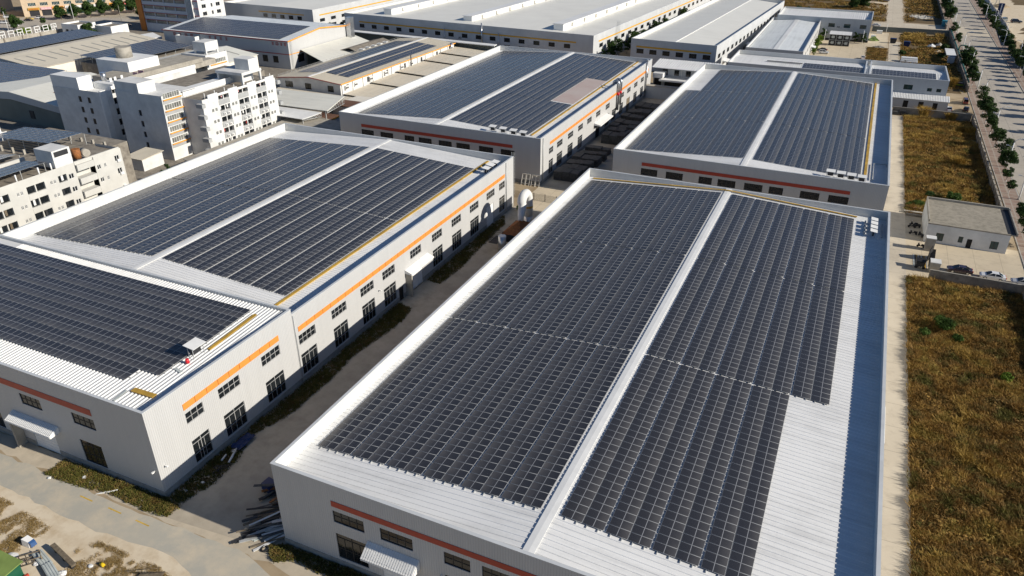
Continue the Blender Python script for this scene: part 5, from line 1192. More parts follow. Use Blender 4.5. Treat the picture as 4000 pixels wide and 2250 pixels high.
def flat_house(label, x0, x1, y0, y1, h, wm='white', holes=()):
    k = thing('flat_roof_house', label, 'building', ((x0 + x1) / 2, (y0 + y1) / 2, 0)); mb = MB()
    wall(mb, 'y', y0, x0, x1, 0, h, holes, -1, .3); wall(mb, 'x', x1, y0, y1, 0, h, (), 1); wall(mb, 'x', x0, y0, y1, 0, h, (), -1); wall(mb, 'y', y1, x0, x1, 0, h, (), 1)
    for xx0, xx1, yy0, yy1 in ((x0 + .3, x1 - .3, y0 + .3, y1 - .3),):
        mb.face([(xx0, yy0, h), (xx0, yy1, h), (xx0, yy1, h - .8), (xx0, yy0, h - .8)]); mb.face([(xx0, yy1, h), (xx1, yy1, h), (xx1, yy1, h - .8), (xx0, yy1, h - .8)])
        for a, b in (((x0, y0), (x1, y0 + .3)), ((x0, y1 - .3), (x1, y1)), ((x0, y0 + .3), (x0 + .3, y1 - .3)), ((x1 - .3, y0 + .3), (x1, y1 - .3))): mb.face([(a[0], a[1], h), (b[0], a[1], h), (b[0], b[1], h), (a[0], b[1], h)])
    mb.build('wall', M[wm], k)
    MB().face([(x0 + .3, y0 + .3, h - .8), (x1 - .3, y0 + .3, h - .8), (x1 - .3, y1 - .3, h - .8), (x0 + .3, y1 - .3, h - .8)]).build('roof', M['concrete'], k)
    for h_ in holes: dark_opening(k, 'y', y0, h_, 'dark', 'door', .28)
    return k
flat_house('white roof-box house with a sunken roof between the solar sheds and the gabled factory', -279, -267.5, 253, 263, 10.2)
flat_house('white flat-roofed house with two dark doors beside the street retaining wall', -376.5, -364.5, 270.5, 281, 6.2, 'white', [(-374, -372, 0, 3.6), (-370.4, -368, 0, 3.6)])
q = flat_house('second white flat-roofed house right of the round tree', -361, -349.5, 277.5, 288, 5.4)
for y in (280, 284.4): inst('window', window_mesh(1.3, 1.7, 'pair', 'mull', 'pane')[0], q, (-349.46, y, 2), math.pi / 2)
k = thing('small_canopy', 'small white arched canopy beside the orange pillar building', 'canopy', (-310, 262, 0)); MB().slab([(-314, 262, 6.2), (-304, 259, 5.6), (-302, 266, 5.8), (-312, 270, 6.4)], 1.0).build('roof', M['white'], k); MB().box(-312, -304, 263, 266, 0, 5).build('wall', M['dark'], k)
# ---------------------------------------------------------------- street at the far upper left
k = thing('tan_building', 'tan tiled shop building with white windows and bright shop signs on the far street', 'building', (-453, 304, 0), rz=R(54))
SHP = [(3 + 6.4 * i, 8.2 + 6.4 * i, 0, 3.2) for i in range(10)]; TWN = [(3.2 + 6.2 * i, 7.2 + 6.2 * i, 5.6 + 3.4 * s, 7.4 + 3.4 * s) for i in range(12) for s in range(3)]
mb = MB(); wall(mb, 'y', 0, 0, 90, 0, 17, SHP + TWN, -1, .3); mb.build('wall', M['tan'], k); mb = MB(); wall(mb, 'x', 0, 0, 24, 0, 17, (), -1); wall(mb, 'x', 90, 0, 24, 0, 17, (), 1); wall(mb, 'y', 24, 0, 90, 0, 17, (), 1); mb.face([(0, 0, 16.9), (90, 0, 16.9), (90, 24, 16.9), (0, 24, 16.9)]); mb.build('side_wall', M['tan_shaded'], k)
windows(k, 'y', 0, TWN, 'row', 'white', 'pane_teal')
for i, h_ in enumerate(SHP): dark_opening(k, 'y', 0, h_, ['dark', 'dark', 'dark', 'pane_teal', 'pane_teal'][i % 5], 'shop_front', .28)
for i, (u0, u1, m) in enumerate(((2.6, 8.6, 'yellow'), (9.2, 14.9, 'pink'), (15.3, 21.2, 'otrim'), (22, 40, 'white'), (46, 52, 'otrim'), (53, 59, 'red_plastic'))):
    s_ = MB().box(u0, u1, -.6, -.02, 3.4, 4.7).build('shop_sign', M[m], k)
    mb = MB(); c = (u0 + u1) / 2
    for j in range(6): strokes(mb, u0 + .5 + (u1 - u0 - 1) * j / 6, -.61, 3.65, .6)
    mb.build('sign_lettering', M['red_plastic' if m in ('yellow', 'otrim') else ('shedwall' if m == 'white' else 'white')], s_)
k = thing('tan_building', 'cream tower block cut off at the far upper left corner', 'building', (-498, 300, 0)); mb = MB(); mb.box(-512, -485, 290, 320, 0, 26); mb.build('wall', M['tan'], k)
k = thing('retaining_wall', 'long stained retaining wall with hollow character frames on top beside the far street', 'wall', (-383, 255, 0))
y0, y1 = 196, 277; wx = lambda y: -382.5 + (y - 236) * .04
mb = MB()
for i in range(26):
    a = y0 + (y1 - y0) * i / 26; b = y0 + (y1 - y0) * (i + 1) / 26
    mb.hexa([(wx(a) - .5, a, 0), (wx(a), a, 0), (wx(b), b, 0), (wx(b) - .5, b, 0), (wx(a) - .5, a, 2.9), (wx(a), a, 2.9), (wx(b), b, 2.9), (wx(b) - .5, b, 2.9)])
mb.build('wall', M['conc_pale'], k)
for i in range(0, 27, 3):
    a = y0 + (y1 - y0) * i / 26; MB().box(wx(a) + .003, wx(a) + .4, a - .3, a + .3, 0, 3.0).build('buttress', M['concrete'], k)
for i in range(8):
    a = 236.5 + 4.5 * i; x = wx(a); s = 3.1; mb = MB()
    P = lambda u0, u1, v0, v1: mb.box(x - .15, x + .1, a + u0 * s, a + u1 * s, 2.9 + v0 * s, 2.9 + v1 * s)
    P(0, .12, 0, 1); P(.88, 1, 0, 1); P(.12, .88, .88, 1); P(.12, .88, .44, .54)
    if i % 2: P(.44, .56, .0, .44)
    if i > 4: P(.12, .88, 0, .1)
    if i == 7: P(.3, .7, .25, .33); P(.3, .7, .65, .73)
    mb.build('character_frame', M['white2'], k)

# ---------------------------------------------------------------- trees, shrubs, lamps
def leaf_cloud(seed, clumps, n, size, flat=.75):
    """n leaf-sized quads in clumps [(x,y,z,r)] -> mesh arrays"""
    rs = np.random.RandomState(seed); C = np.array(clumps); wgt = C[:, 3] ** 2.2; wgt /= wgt.sum()
    ci = rs.choice(len(C), n, p=wgt); d = rs.normal(size=(n, 3)); d /= np.linalg.norm(d, axis=1)[:, None]
    rr = C[ci, 3] * (rs.uniform(.30, 1.0, n) ** .45) * rs.uniform(.85, 1.12, n)
    c = C[ci, :3] + d * rr[:, None] * np.array((1, 1, flat))
    nrm = d + rs.normal(size=(n, 3)) * .75 + np.array((0, 0, .35)); nrm /= np.linalg.norm(nrm, axis=1)[:, None]
    a = np.cross(nrm, rs.normal(size=(n, 3))); a /= np.linalg.norm(a, axis=1)[:, None]; b = np.cross(nrm, a)
    s = size * rs.uniform(.6, 1.35, n)[:, None]
    V = np.stack([c - a * s, c + b * s * .55, c + a * s, c - b * s * .55], 1).reshape(-1, 3)
    return V
def quads_mesh(name, V, mat, k=4):
    n = len(V) // k; me = bpy.data.meshes.new(name); me.vertices.add(len(V)); me.vertices.foreach_set('co', V.astype(np.float32).ravel())
    me.loops.add(n * k); me.loops.foreach_set('vertex_index', np.arange(n * k, dtype=np.int32)); me.polygons.add(n); me.polygons.foreach_set('loop_start', np.arange(0, n * k, k, dtype=np.int32))
    me.materials.append(mat); me.update(); me.validate(); return me
def crown_clumps(seed, h0, h, r, n):
    q = random.Random(seed); out = [(0, 0, h0 + h * .5, r * .55)]
    for i in range(n):
        t = q.uniform(0, 6.28); v = q.uniform(.08, .95); rad = r * math.sin(math.pi * (.12 + .8 * v)) * q.uniform(.45, .85)
        out.append((rad * math.cos(t), rad * math.sin(t), h0 + h * v, r * q.uniform(.22, .42)))
    return out
TREES = {}
def tree_proto(kind):
    if kind in TREES: return TREES[kind]
    sd, h0, h, r, n, nl, size, mat, tr, lime = kind
    t = thing('street_tree', None, None, (0, 0, 0), local=True)
    cl = crown_clumps(sd, h0, h, r, n); q = random.Random(sd)
    mb = MB(); lean = q.uniform(-.15, .15)
    mb.tube([(0, 0, 1.0 if lime else 0), (lean, 0, h0 * .6 + .4), (lean * 1.5, lean, h0 + h * .35), (lean, 0, h0 + h * .75)], [tr, tr * .85, tr * .6, tr * .2], 7)
    for x, y, z, rr in cl[1:7]: mb.tube([(lean, 0, h0 * .75 + .3), (x * .5, y * .5, (h0 + z) / 2), (x, y, z)], [tr * .45, tr * .3, tr * .12], 5)
    mb.build('trunk', M['bark'], t)
    if lime: MB().cyl((0, 0, 0), (0, 0, 1.02), tr * 1.15, tr * 1.05, 8).build('limewash', M['limewash'], t)
    o = bpy.data.objects.new('crown', quads_mesh('crown', leaf_cloud(sd, cl, nl, size), M[mat])); COL.objects.link(o); o.parent = t
    TREES[kind] = [t, False]; return TREES[kind]
K1 = (1, 2.0, 4.6, 2.6, 22, 4200, .19, 'leaf', .13, True); K2 = (2, 1.9, 3.6, 2.1, 18, 3000, .18, 'leaf', .11, True); K3 = (3, 2.0, 4.0, 2.4, 13, 1700, .20, 'leaf', .11, True)
K4 = (4, 1.6, 2.6, 1.4, 12, 1100, .17, 'leaf', .07, True); K5 = (5, .6, 4.6, 3.0, 24, 5200, .21, 'leaf', .16, False); K6 = (6, .5, 3.6, 1.2, 14, 1500, .18, 'leaf_lite', .08, False); K7 = (7, .8, 4.0, 1.5, 15, 1900, .17, 'leaf', .1, False)
K8 = (8, 1.5, 6.5, 4.2, 30, 5200, .30, 'leaf', .2, False)
trnd = random.Random(3)
def tree(kind, x, y, label, s=1, cat='tree', group=None, sz=None):
    e = tree_proto(kind); o = e[0] if not e[1] else dup(e[0]); e[1] = True
    o.location = (x, y, 0); o.rotation_euler = (0, 0, trnd.uniform(0, 6.28)); o.scale = (s, s, (sz or s)); tag(o, label, cat, group); o.name = 'street_tree' if kind in (K1, K2, K3, K4) else 'tree'; return o
GT = 'street trees along the boulevard'
LT = [(181, K3, .9), (189.5, K1, 1.0), (197.5, K3, .75), (215.6, K4, 1.0), (224, K4, 1.1), (233, K2, 1.15), (242.6, K3, 1.15), (257, K2, 1.1), (271, K2, 1.15), (285, K1, 1.1), (297, K1, 1.0), (311, K3, 1.1), (341, K2, 1.1), (354, K2, 1.05), (376, K5, 1.35), (384, K1, 1.2), (431, K2, 1.1), (462, K3, 1.1), (510, K1, 1.25), (522, K5, 1.1), (535, K1, 1.2), (549, K1, 1.2), (566, K5, 1.0), (580, K1, 1.1)]
for i, (y, kd, s) in enumerate(LT):
    tree(kd, 41.2 + trnd.uniform(-.4, .4), y, f'{ORD[i] if i < len(ORD) else "farthest"} street tree on the boulevard left pavement, counting up from the guard house', s, group=GT)
XT = [226, 235, 243, 252, 262, 271, 280, 290, 300, 309, 318, 328, 338, 348]
for i, y in enumerate(XT):
    tree([K1, K2, K3, K2][i % 4], 61.5 + trnd.uniform(-.9, .9), y, f'{ORD[i]} street tree past the right picture edge, shading the boulevard', trnd.uniform(.95, 1.2), group=GT)
RT = [358, 366, 374, 380, 387, 398, 408, 421, 434, 450, 463, 476, 488, 500, 515, 530, 546, 562, 580, 596]
for i, y in enumerate(RT):
    tree([K1, K2, K3, K2][i % 4], 61.5 + trnd.uniform(-.9, .9), y, f'{ORD[i]} street tree on the boulevard right pavement, counting up the road', trnd.uniform(.95, 1.2), group=GT)
for i, (x, y) in enumerate([(69, 402), (72, 410), (70, 420), (74, 396), (77, 408), (73, 432), (79, 424), (70, 388)]):
    tree(K5, x, y, f'dense dark tree in the thicket right of the boulevard, {ORD[i]} from the near left', trnd.uniform(1.2, 1.7), group='thicket right of the boulevard')
for i, (x, y, kd, s) in enumerate([(-19.6, 419.5, K7, 1.25), (-4.6, 418.6, K7, 1.1), (-.6, 418.4, K7, 1.1)]):
    tree(kd, x, y, ['dark tree left of the black container rooms', 'narrow dark tree just right of the black container rooms', 'dark round tree at the right corner of the A3 hall'][i], s)
for i, (x, y, s) in enumerate([(-20.4, 377, .9), (-20.5, 383, 1.1), (-20.2, 390, 1.0), (-20.4, 397, 1.2), (-20, 404, 1.3)]):
    tree(K6, x, y, f'{ORD[i]} yellow-green tree from the near end along the seamed-roof hall wall', s, group='yellow-green trees by the seamed-roof hall')
for i, (x, y, s) in enumerate([(-11, 543, 1.3), (-5, 548, 1.5), (-35, 500, .9), (-40, 506, .8)]):
    tree(K5, x, y, ['bushy olive tree behind the A3 hall, left of the pair', 'bushy olive tree behind the A3 hall, right of the pair', 'low bush behind the A3 hall, nearer one', 'low bush behind the A3 hall, farther one'][i], s)
for i, (x, y, s) in enumerate([(-424, 306, .95), (-419, 312, 1.0), (-416, 319, 1.1), (-413, 326, 1.1), (-409, 333, 1.15), (-406, 341, 1.1), (-402, 348, 1.1), (-388, 330, .7), (-377, 328, 1.1), (-370, 336, 1.2)]):
    tree(K8, x, y, f'big dark tree in the clump along the far upper left street, {ORD[i]} from the left', s, group='trees along the far street')
tree(K8, -414.5, 272, 'spreading street tree on the kerb in front of the tan shop building', .95); tree(K4, -411, 285, 'small half-bare sapling with a limewashed trunk by the far street', 1.3); tree(K5, -362, 274, 'round dark tree between the two white flat-roofed houses', 1.25)
tree(K7, -463, 299, 'tree in front of the dark side wall of the tan shop building', 1.2)
for i, y in enumerate((320, 329, 338, 348, 358, 367, 378, 390, 404, 420, 440)):
    tree([K7, K2, K3][i % 3], -101.6 + .063 * (y - 328) + (i % 2) * .8, y, f'{ORD[i]} tree from the near end of the gap right of the A2 hall', [1.35, 1.5, 1.3][i % 3], group='trees between the far halls')
for i, (x, y) in enumerate(((-254, 331), (-250, 335))): tree(K8, x, y, ['pale tree at the near corner of the far amber-banded hall', 'second tree behind the gabled factory, by the A2 hall'][i], .7)

def lamp(x, y, label, side=1, h=8.2):
    if not hasattr(lamp, 'p'):
        t = thing('street_lamp', None, None, (0, 0, 0), local=True)
        mb = MB(); mb.tube([(0, 0, 0), (0, 0, 4), (0, 0, 7)], [.20, .17, .13], 7); mb.tube([(0, 0, 7), (.25, 0, 7.7), (.9, 0, 8.15), (1.9, 0, 8.3)], .09, 6); mb.tube([(0, 0, 6.0), (-.4, 0, 5.9), (-1.0, 0, 6.2)], .045, 6); mb.build('pole', M['white'], t)
        MB().box(1.7, 2.6, -.16, .16, 8.24, 8.4).build('lamp_head', M['white'], t); MB().box(-1.7, -.95, -.14, .14, 6.14, 6.28).build('lamp_head', M['white'], t); MB().cyl((0, 0, 0), (0, 0, .25), .28, n=8).build('base', M['conc_pale'], t)
        lamp.p = t; o = t
    else: o = dup(lamp.p)
    o.location = (x, y, .12); o.rotation_euler = (0, 0, 0 if side > 0 else math.pi); tag(o, label, 'street lamp', 'street lamps along the boulevard'); return o
for i, y in enumerate((212, 238.5, 275, 316, 337, 374, 400, 421, 464, 492, 520, 548, 575)): lamp(42.7, y, f'white street lamp on the left kerb of the boulevard, {ORD[i]} counting up the road', 1)
for i, y in enumerate((366, 405, 433, 458, 482, 506, 527, 552, 580)): lamp(63.6 if i % 2 else 60.4, y, f'white street lamp on the right pavement of the boulevard, {ORD[i]} counting up the road', -1)
for i, (x, y, h) in enumerate([(66.5, 414, 9), (66, 510, 9), (9.2, 457, 4.4), (-18.6, 416, 6), (-1.2, 417.5, 6.4), (-408, 263, 11), (-411, 266, 8), (-415, 307, 9), (-389, 317, 8.5), (4.0, 301, 3)][:9]):
    mb = MB(); mb.tube([(x, y, 0), (x, y, h)], [.14, .09], 6)
    lb = ['grey utility pole in front of the thicket right of the boulevard', 'grey utility pole farther up beside the sandy lot', 'blue and white sign pole behind the dark lot wall', 'thin lamp pole left of the black container rooms', 'thin lamp pole in front of the right tree by the A3 hall', 'tall white pole beside the far street kerb', 'shorter grey pole beside the tall white pole on the far street', 'grey pole in front of the white shop sign', 'leaning brown pole right of the far tree clump'][i]
    o = mb.build('pole', M['white'] if i in (2, 3, 4, 5, 7) else M['conc_pale']); tag(o, lb, 'pole')

# ---------------------------------------------------------------- boundary walls
def lot_wall(label, pts, h=2.2, th=.24, m='concrete', cap=True, cat='wall', name='boundary_wall', piers=0):
    k = thing(name, label, cat, (pts[0][0], pts[0][1], 0)); mb = MB(); c = MB(); q = MB()
    for (xa, ya), (xb, yb) in zip(pts, pts[1:]):
        d = Vector((xb - xa, yb - ya, 0)); ln = d.length; d.normalize(); n = Vector((-d.y, d.x, 0)) * th / 2; A, B = Vector((xa, ya, 0)), Vector((xb, yb, 0)); up = Vector((0, 0, h))
        mb.hexa([A - n, B - n, B + n, A + n, A - n + up, B - n + up, B + n + up, A + n + up]); n2 = n * 1.35; u2 = up + Vector((0, 0, .09)); e = up + Vector((0, 0, .003))
        c.hexa([A - n2 + e, B - n2 + e, B + n2 + e, A + n2 + e, A - n2 + u2, B - n2 + u2, B + n2 + u2, A + n2 + u2])
        if piers:
            for i in range(int(ln / piers) + 1):
                p = A + d * min(ln, i * piers); q.box(p.x - .24, p.x + .24, p.y - .24, p.y + .24, 0, h + .25)
    mb.build('wall', M[m], k); c.build('coping', M['conc_pale'], k)
    if piers: q.build('pier', M[m], k)
    return k
lot_wall('long grey boundary wall between the dry meadow and the boulevard pavement', [(37.3, 190.6), (37.3, 286.4)], piers=4)
lot_wall('grey wall across the far end of the dry meadow by the three-door annexe', [(13.2, 286.6), (37.1, 286.6)], 2.3)
lot_wall('grey wall between the car yard and the near dry meadow', [(20.8, 155.5), (37.0, 155.5)], 2.1)
lot_wall('boundary wall along the right of the near dry meadow', [(37.2, 155.3), (37.2, 40)], 2.2, piers=4)
lot_wall('weathered boundary wall beside the green pipe along the boulevard', [(38.9, 330), (38.9, 462)], 2.2, piers=3)
lot_wall('dark wall closing the far dry lot near the road junction', [(2.2, 458.4), (38.6, 460)], 2.5, m='shedwall')
lot_wall('far boundary wall beyond the junction along the boulevard', [(38.2, 480), (38.8, 640)], 2.2, piers=4)
lot_wall('pale hoarding wall right of the boulevard beside the sandy lot', [(65.2, 440), (67.8, 500), (68.2, 640)], 2.4, m='clad_cool')
lot_wall('low wall left of the yard gate', [(16.9, 189.8), (20.6, 189.8)], .5)
k = thing('green_pipe', 'long green pipe running along the boundary wall top beside the boulevard', 'pipe', (39.5, 410, 0))
mb = MB(); mb.tube([(39.5, 338, 2.2), (39.5, 352, 2.2), (39.5, 406, 2.3), (39.5, 464, 2.4)], .32, 8); mb.build('pipe', M['green_pipe'], k); mb = MB(); mb.tube([(39.5, 404, 2.6), (39.6, 404, 4.2), (40.2, 404.2, 4.8), (42.0, 404.4, 4.8), (42.4, 404.4, 4.3), (42.4, 404.4, 2.6), (40, 404.2, 2.4)], .3, 8); mb.build('pipe_loop', M['green_pipe'], k)
mb = MB()
for y in range(340, 464, 8): mb.box(39.3, 39.7, y, y + .3, 0, 2.0)
mb.build('pipe_support', M['conc_pale'], k)

# ---------------------------------------------------------------- guard house, gate and yard
k = thing('guard_house', 'white flat-roofed guard house with teal windows and a weathered roof', 'house', (28.3, 183, 0))
gh = [(22.55, 24.05, .65, 2.45), (26.9, 27.8, 1.0, 2.4), (28.6, 29.6, 0, 2.1), (33.0, 34.5, .65, 2.45)]
mb = MB(); wall(mb, 'y', 175.1, 20.5, 36.2, 0, 4.2, gh, -1, .2); wall(mb, 'x', 36.2, 175.1, 190.6, 0, 4.2, (), 1); wall(mb, 'x', 20.5, 175.1, 190.6, 0, 4.2, [], -1); wall(mb, 'y', 190.6, 20.5, 36.2, 0, 4.2, (), 1); mb.build('wall', M['white2'], k)
windows(k, 'y', 175.1, [gh[0], gh[1], gh[3]], 'pair', 'mull_dark', 'pane_teal'); dark_opening(k, 'y', 175.1, gh[2], 'black', 'door', .18)
M['roof_stain'] = ground_mat('weathered_roof_screed', (.40, .36, .29), (.33, .30, .24), (.22, .20, .16), .25, 1.2)
MB().box(20.5, 37.4, 175.1, 191.0, 4.203, 4.45).build('roof_slab', M['roof_stain'], k)
mb = MB(); mb.box(20.5, 37.4, 190.6, 191.0, 4.453, 4.95); mb.box(20.5, 20.75, 176, 190.6, 4.453, 4.95); mb.box(37.15, 37.4, 175.1, 190.6, 4.453, 4.95); mb.build('parapet', M['conc_pale'], k); MB().box(35.6, 37.1, 175.4, 190.4, 4.453, 4.47).build('gutter', M['dark'], k)
for i, (x0, x1, y0, y1, h) in enumerate(((20.4, 22.2, 169.8, 171.4, 2.9), (21.0, 22.8, 158.6, 160.6, 2.3))):
    mb = MB(); mb.box(x0, x1, y0, y1, 0, h); o = mb.build('gate_pillar', M['conc_pale']); tag(o, ['thick gate pillar beside the guard house', 'thick gate pillar at the near end of the yard wall'][i], 'gate pillar'); MB().box(x0 - .08, x1 + .08, y0 - .08, y1 + .08, h + .003, h + .15).build('cap', M['white2'], o)
k = thing('sliding_gate', 'black folding gate bunched up between the two thick pillars', 'gate', (21.4, 164, 0))
mb = MB()
for i in range(9):
    x = 21.0 + .2 * i * .3; y = 161.5 + .72 * i; mb.hexa([(x, y, .1), (x + .9, y + .1, .1), (x + .9, y + .16, .1), (x, y + .06, .1), (x, y, 1.7), (x + .9, y + .1, 1.7), (x + .9, y + .16, 1.7), (x, y + .06, 1.7)])
mb.build('gate_leaf', M['dark'], k); mb = MB(); mb.hexa([(20.7, 164, 0), (22.0, 167.4, 0), (22.1, 167.3, 0), (20.8, 163.9, 0), (20.9, 164.6, 2.6), (21.4, 166, 3.0), (21.5, 165.9, 3.0), (21.0, 164.5, 2.6)]); mb.build('gate_motor_box', M['black'], k)
k = thing('drain_grating', 'striped blue and yellow ramp plates in the yard gateway', 'ramp', (19.6, 163.5, 0))
for i in range(9): MB().box(18.3 + .3 * i, 18.5 + .3 * i, 160.6, 166.8, .008, .07).build('plate', [M['sheetgrey'], M['dark'], M['yellow'], M['rail'], M['dark']][i % 5], k)

# ---------------------------------------------------------------- vehicles
def car_proto(kind):
    """sedan / suv / van body built from lofted sections, with glass, lamps and wheels; nose to +x"""
    t = thing('parked_car', None, None, (0, 0, 0), local=True)
    if kind == 'sedan': prof = [(-2.3, .35, .75), (-2.2, .3, .95), (-1.5, .28, 1.0), (1.0, .28, .95), (2.0, .3, .82), (2.3, .36, .62)]; cab = [(-1.75, .98), (-.95, 1.43), (.3, 1.45), (1.15, .97)]; L_ = 1.35
    elif kind == 'suv': prof = [(-2.25, .4, .9), (-2.2, .36, 1.1), (-1.5, .34, 1.12), (1.0, .34, 1.08), (2.0, .36, .98), (2.3, .42, .72)]; cab = [(-2.15, 1.1), (-1.8, 1.68), (.2, 1.7), (1.05, 1.08)]; L_ = 1.4
    else: prof = [(-2.5, .4, 1.1), (-2.45, .36, 1.2), (-1.5, .34, 1.2), (1.4, .34, 1.15), (2.3, .38, 1.0), (2.5, .42, .8)]; cab = [(-2.45, 1.2), (-2.35, 1.95), (1.2, 1.95), (2.1, 1.12)]; L_ = 1.5
    wd = .9; mb = MB(); secs = []
    for x, z0, z1 in prof:
        w_ = wd * (.88 if abs(x) > 2.15 else 1.0); zm = (z0 + z1) / 2
        secs.append([(x, -w_ * .93, z0), (x, -w_, zm), (x, -w_ * .93, z1), (x, w_ * .93, z1), (x, w_, zm), (x, w_ * .93, z0)])
    for A, B in zip(secs, secs[1:]):
        for i in range(6): mb.face([A[i], A[(i + 1) % 6], B[(i + 1) % 6], B[i]], 0, False)
    mb.face(secs[0]); mb.face(secs[-1])
    (x0, z0), (x1, z1), (x2, z2), (x3, z3) = cab; a, b = wd * .9, wd * .72
    mb.face([(x1, -b, z1), (x2, -b, z2), (x2, b, z2), (x1, b, z1)])
    o = mb.build('body', CARP['white'], t); g = MB()
    g.face([(x0, -a * .96, z0 + .01), (x0, a * .96, z0 + .01), (x1, b, z1 - .01), (x1, -b, z1 - .01)]); g.face([(x3, -a * .96, z3 + .01), (x3, a * .96, z3 + .01), (x2, b, z2 - .01), (x2, -b, z2 - .01)])
    for s in (-1, 1): g.face([(x0, s * a, z0), (x3, s * a, z3), (x2, s * b, z2 - .01), (x1, s * b, z1 - .01)])
    g.build('windows', M['carglass'], t); p_ = MB()
    for s in (-1, 1):
        for (xa, za), (xb, zb) in (((x0, z0), (x1, z1)), ((x3, z3), (x2, z2)), (((x0 + x3) / 2, z0), ((x1 + x2) / 2, z1))):
            p_.tube([(xa, s * a * 1.005, za), (xb, s * b * 1.01, zb)], .045, 5)
    p_.build('pillars', CARP['white'], t)
    for s in (-1, 1):
        for xx in (-L_, L_):
            wm = MB(); wm.cyl((xx, s * .70, .33), (xx, s * .92, .33), .33, n=14); w_ = wm.build('wheel', M['rubber'], t); MB().cyl((xx, s * .921, .33), (xx, s * .935, .33), .2, n=10).build('rim', M['chrome'], w_)
    for s in (-1, 1): MB().box(2.2, 2.32, s * .62 - .18, s * .62 + .18, .62, .74).build('headlight', M['chrome'], t); MB().box(-2.36 if kind != 'van' else -2.53, -2.2, s * .64 - .14, s * .64 + .14, .72, .9).build('tail_light', M['red_plastic'], t)
    return t
CARS = {}
def car(kind, color, x, y, deg, label, s=1, cat='car'):
    if (kind, color) not in CARS:
        t = car_proto(kind); CARS[(kind, color)] = t
        for c in t.children:
            if c.name.startswith(('body', 'pillars')): c.data.materials[0] = CARP[color]
        o = t
    else: o = dup(CARS[(kind, color)])
    o.location = (x, y, .02); o.rotation_euler = (0, 0, R(deg)); o.scale = (s, s, s); tag(o, label, cat); return o
car('sedan', 'plum', 26.7, 161.4, 182, 'dark plum sedan parked against the yard wall'); car('sedan', 'white', 32.5, 160.9, 180, 'white sedan parked second along the yard wall'); car('sedan', 'silver', 37.9, 160.4, 180, 'pale car at the right picture edge by the yard wall')
car('suv', 'white', -16.4, 384.5, 4, 'white hatchback parked in the open car park below the container rooms'); car('sedan', 'black', -17.6, 391, 170, 'black car behind the white hatchback in the car park'); car('sedan', 'white', .6, 379, 92, 'white car half hidden behind the long low hall roof')
car('sedan', 'white', 4.0, 476, 0, 'small white car on the dirt road beyond the A3 hall'); car('suv', 'silver', 7.6, 587, 3, 'silver car on the sandy lot at the top edge')
car('sedan', 'white', 31.2, 297.8, 88, 'white car parked right of the three-door annexe'); car('van', 'red', 37.0, 311.6, 90, 'dark red mini van by the boundary wall behind the annexe', .95, 'van'); car('sedan', 'black', 36.6, 300.4, 80, 'black car by the boundary wall corner beside the annexe')
car('suv', 'black', 75.4, 520.6, 8, 'black off-road car on the sandy lot right of the boulevard', 1.25); car('van', 'grey', 69.5, 523, 60, 'dark grey truck behind the hoarding right of the boulevard', 1.2, 'truck')
car('van', 'white', 62.0, 545, 90, 'white van parked under the trees on the right pavement, farther one', 1.3, 'van'); car('van', 'silver', 62.2, 528, 90, 'pale van parked under the trees on the right pavement, nearer one', 1.3, 'van')
for x, y, c, kd, a, lb in ((-441, 283, 'white', 'van', 20, 'white van at the left end of the far street'), (-427.5, 279.5, 'white', 'sedan', 30, 'white car passing on the far street behind the kerb tree'), (-437, 295, 'black', 'sedan', 30, 'black car with yellow beside it in front of the shops'), (-440, 297.5, 'yellow', 'sedan', 30, 'yellow car in front of the shops'), (-438, 303, 'white', 'suv', 30, 'white car parked in front of the dark shop doors'), (-458, 297, 'white', 'suv', 30, 'white car near the dark side wall of the tan shop building'), (-432, 311, 'grey', 'suv', 40, 'dark car parked under the trees by the shops'), (-429, 313, 'black', 'suv', 40, 'black car parked under the trees by the shops'), (-372, 306, 'blue', 'sedan', 40, 'dark blue car beside the orange pillar building')): car(kd, c, x, y, a, lb)
def scooter(x, y, deg, label, m='dark'):
    if not hasattr(scooter, 'p'):
        t = thing('scooter', None, None, (0, 0, 0), local=True)
        for xx in (-.62, .62): mb = MB(); mb.cyl((xx, -.06, .25), (xx, .06, .25), .25, n=12); mb.build('wheel', M['rubber'], t)
        mb = MB(); mb.hexa([(-.85, -.14, .42), (.1, -.14, .32), (.1, .14, .32), (-.85, .14, .42), (-.8, -.14, .72), (-.1, -.14, .7), (-.1, .14, .7), (-.8, .14, .72)]); mb.hexa([(.05, -.16, .28), (.6, -.16, .34), (.6, .16, .34), (.05, .16, .28), (.5, -.18, .95), (.62, -.18, .95), (.62, .18, .95), (.5, .18, .95)]); mb.build('body', M['dark'], t)
        MB().box(-.85, -.1, -.13, .13, .72, .82).build('seat', M['rubber'], t); mb = MB(); mb.tube([(.5, -.34, 1.05), (.55, 0, 1.0), (.5, .34, 1.05)], .025, 5); mb.build('handlebar', M['chrome'], t); scooter.p = t; o = t
    else: o = dup(scooter.p)
    o.location = (x, y, .02); o.rotation_euler = (0, R(0), R(deg)); tag(o, label, 'scooter', 'scooters by the guard house')
for i, (x, y, a) in enumerate([(18.2, 182.3, 178), (19.2, 182.9, 172), (18.6, 183.6, 165), (18.4, 178.2, 175), (19.9, 177.6, 120), (19.8, 171.2, 160)]):
    scooter(x, y, a, ['front dark scooter of the parked trio left of the guard house', 'middle dark scooter of the parked trio left of the guard house', 'rear dark scooter of the parked trio left of the guard house', 'lone dark scooter below the parked trio', 'dark scooter against the guard house side wall', 'motor scooter in the sun beside the thick gate pillar'][i])
k = thing('cargo_trike', 'black covered cargo trike standing on the ramp plates in the gateway', 'trike', (19.4, 160.6, 0))
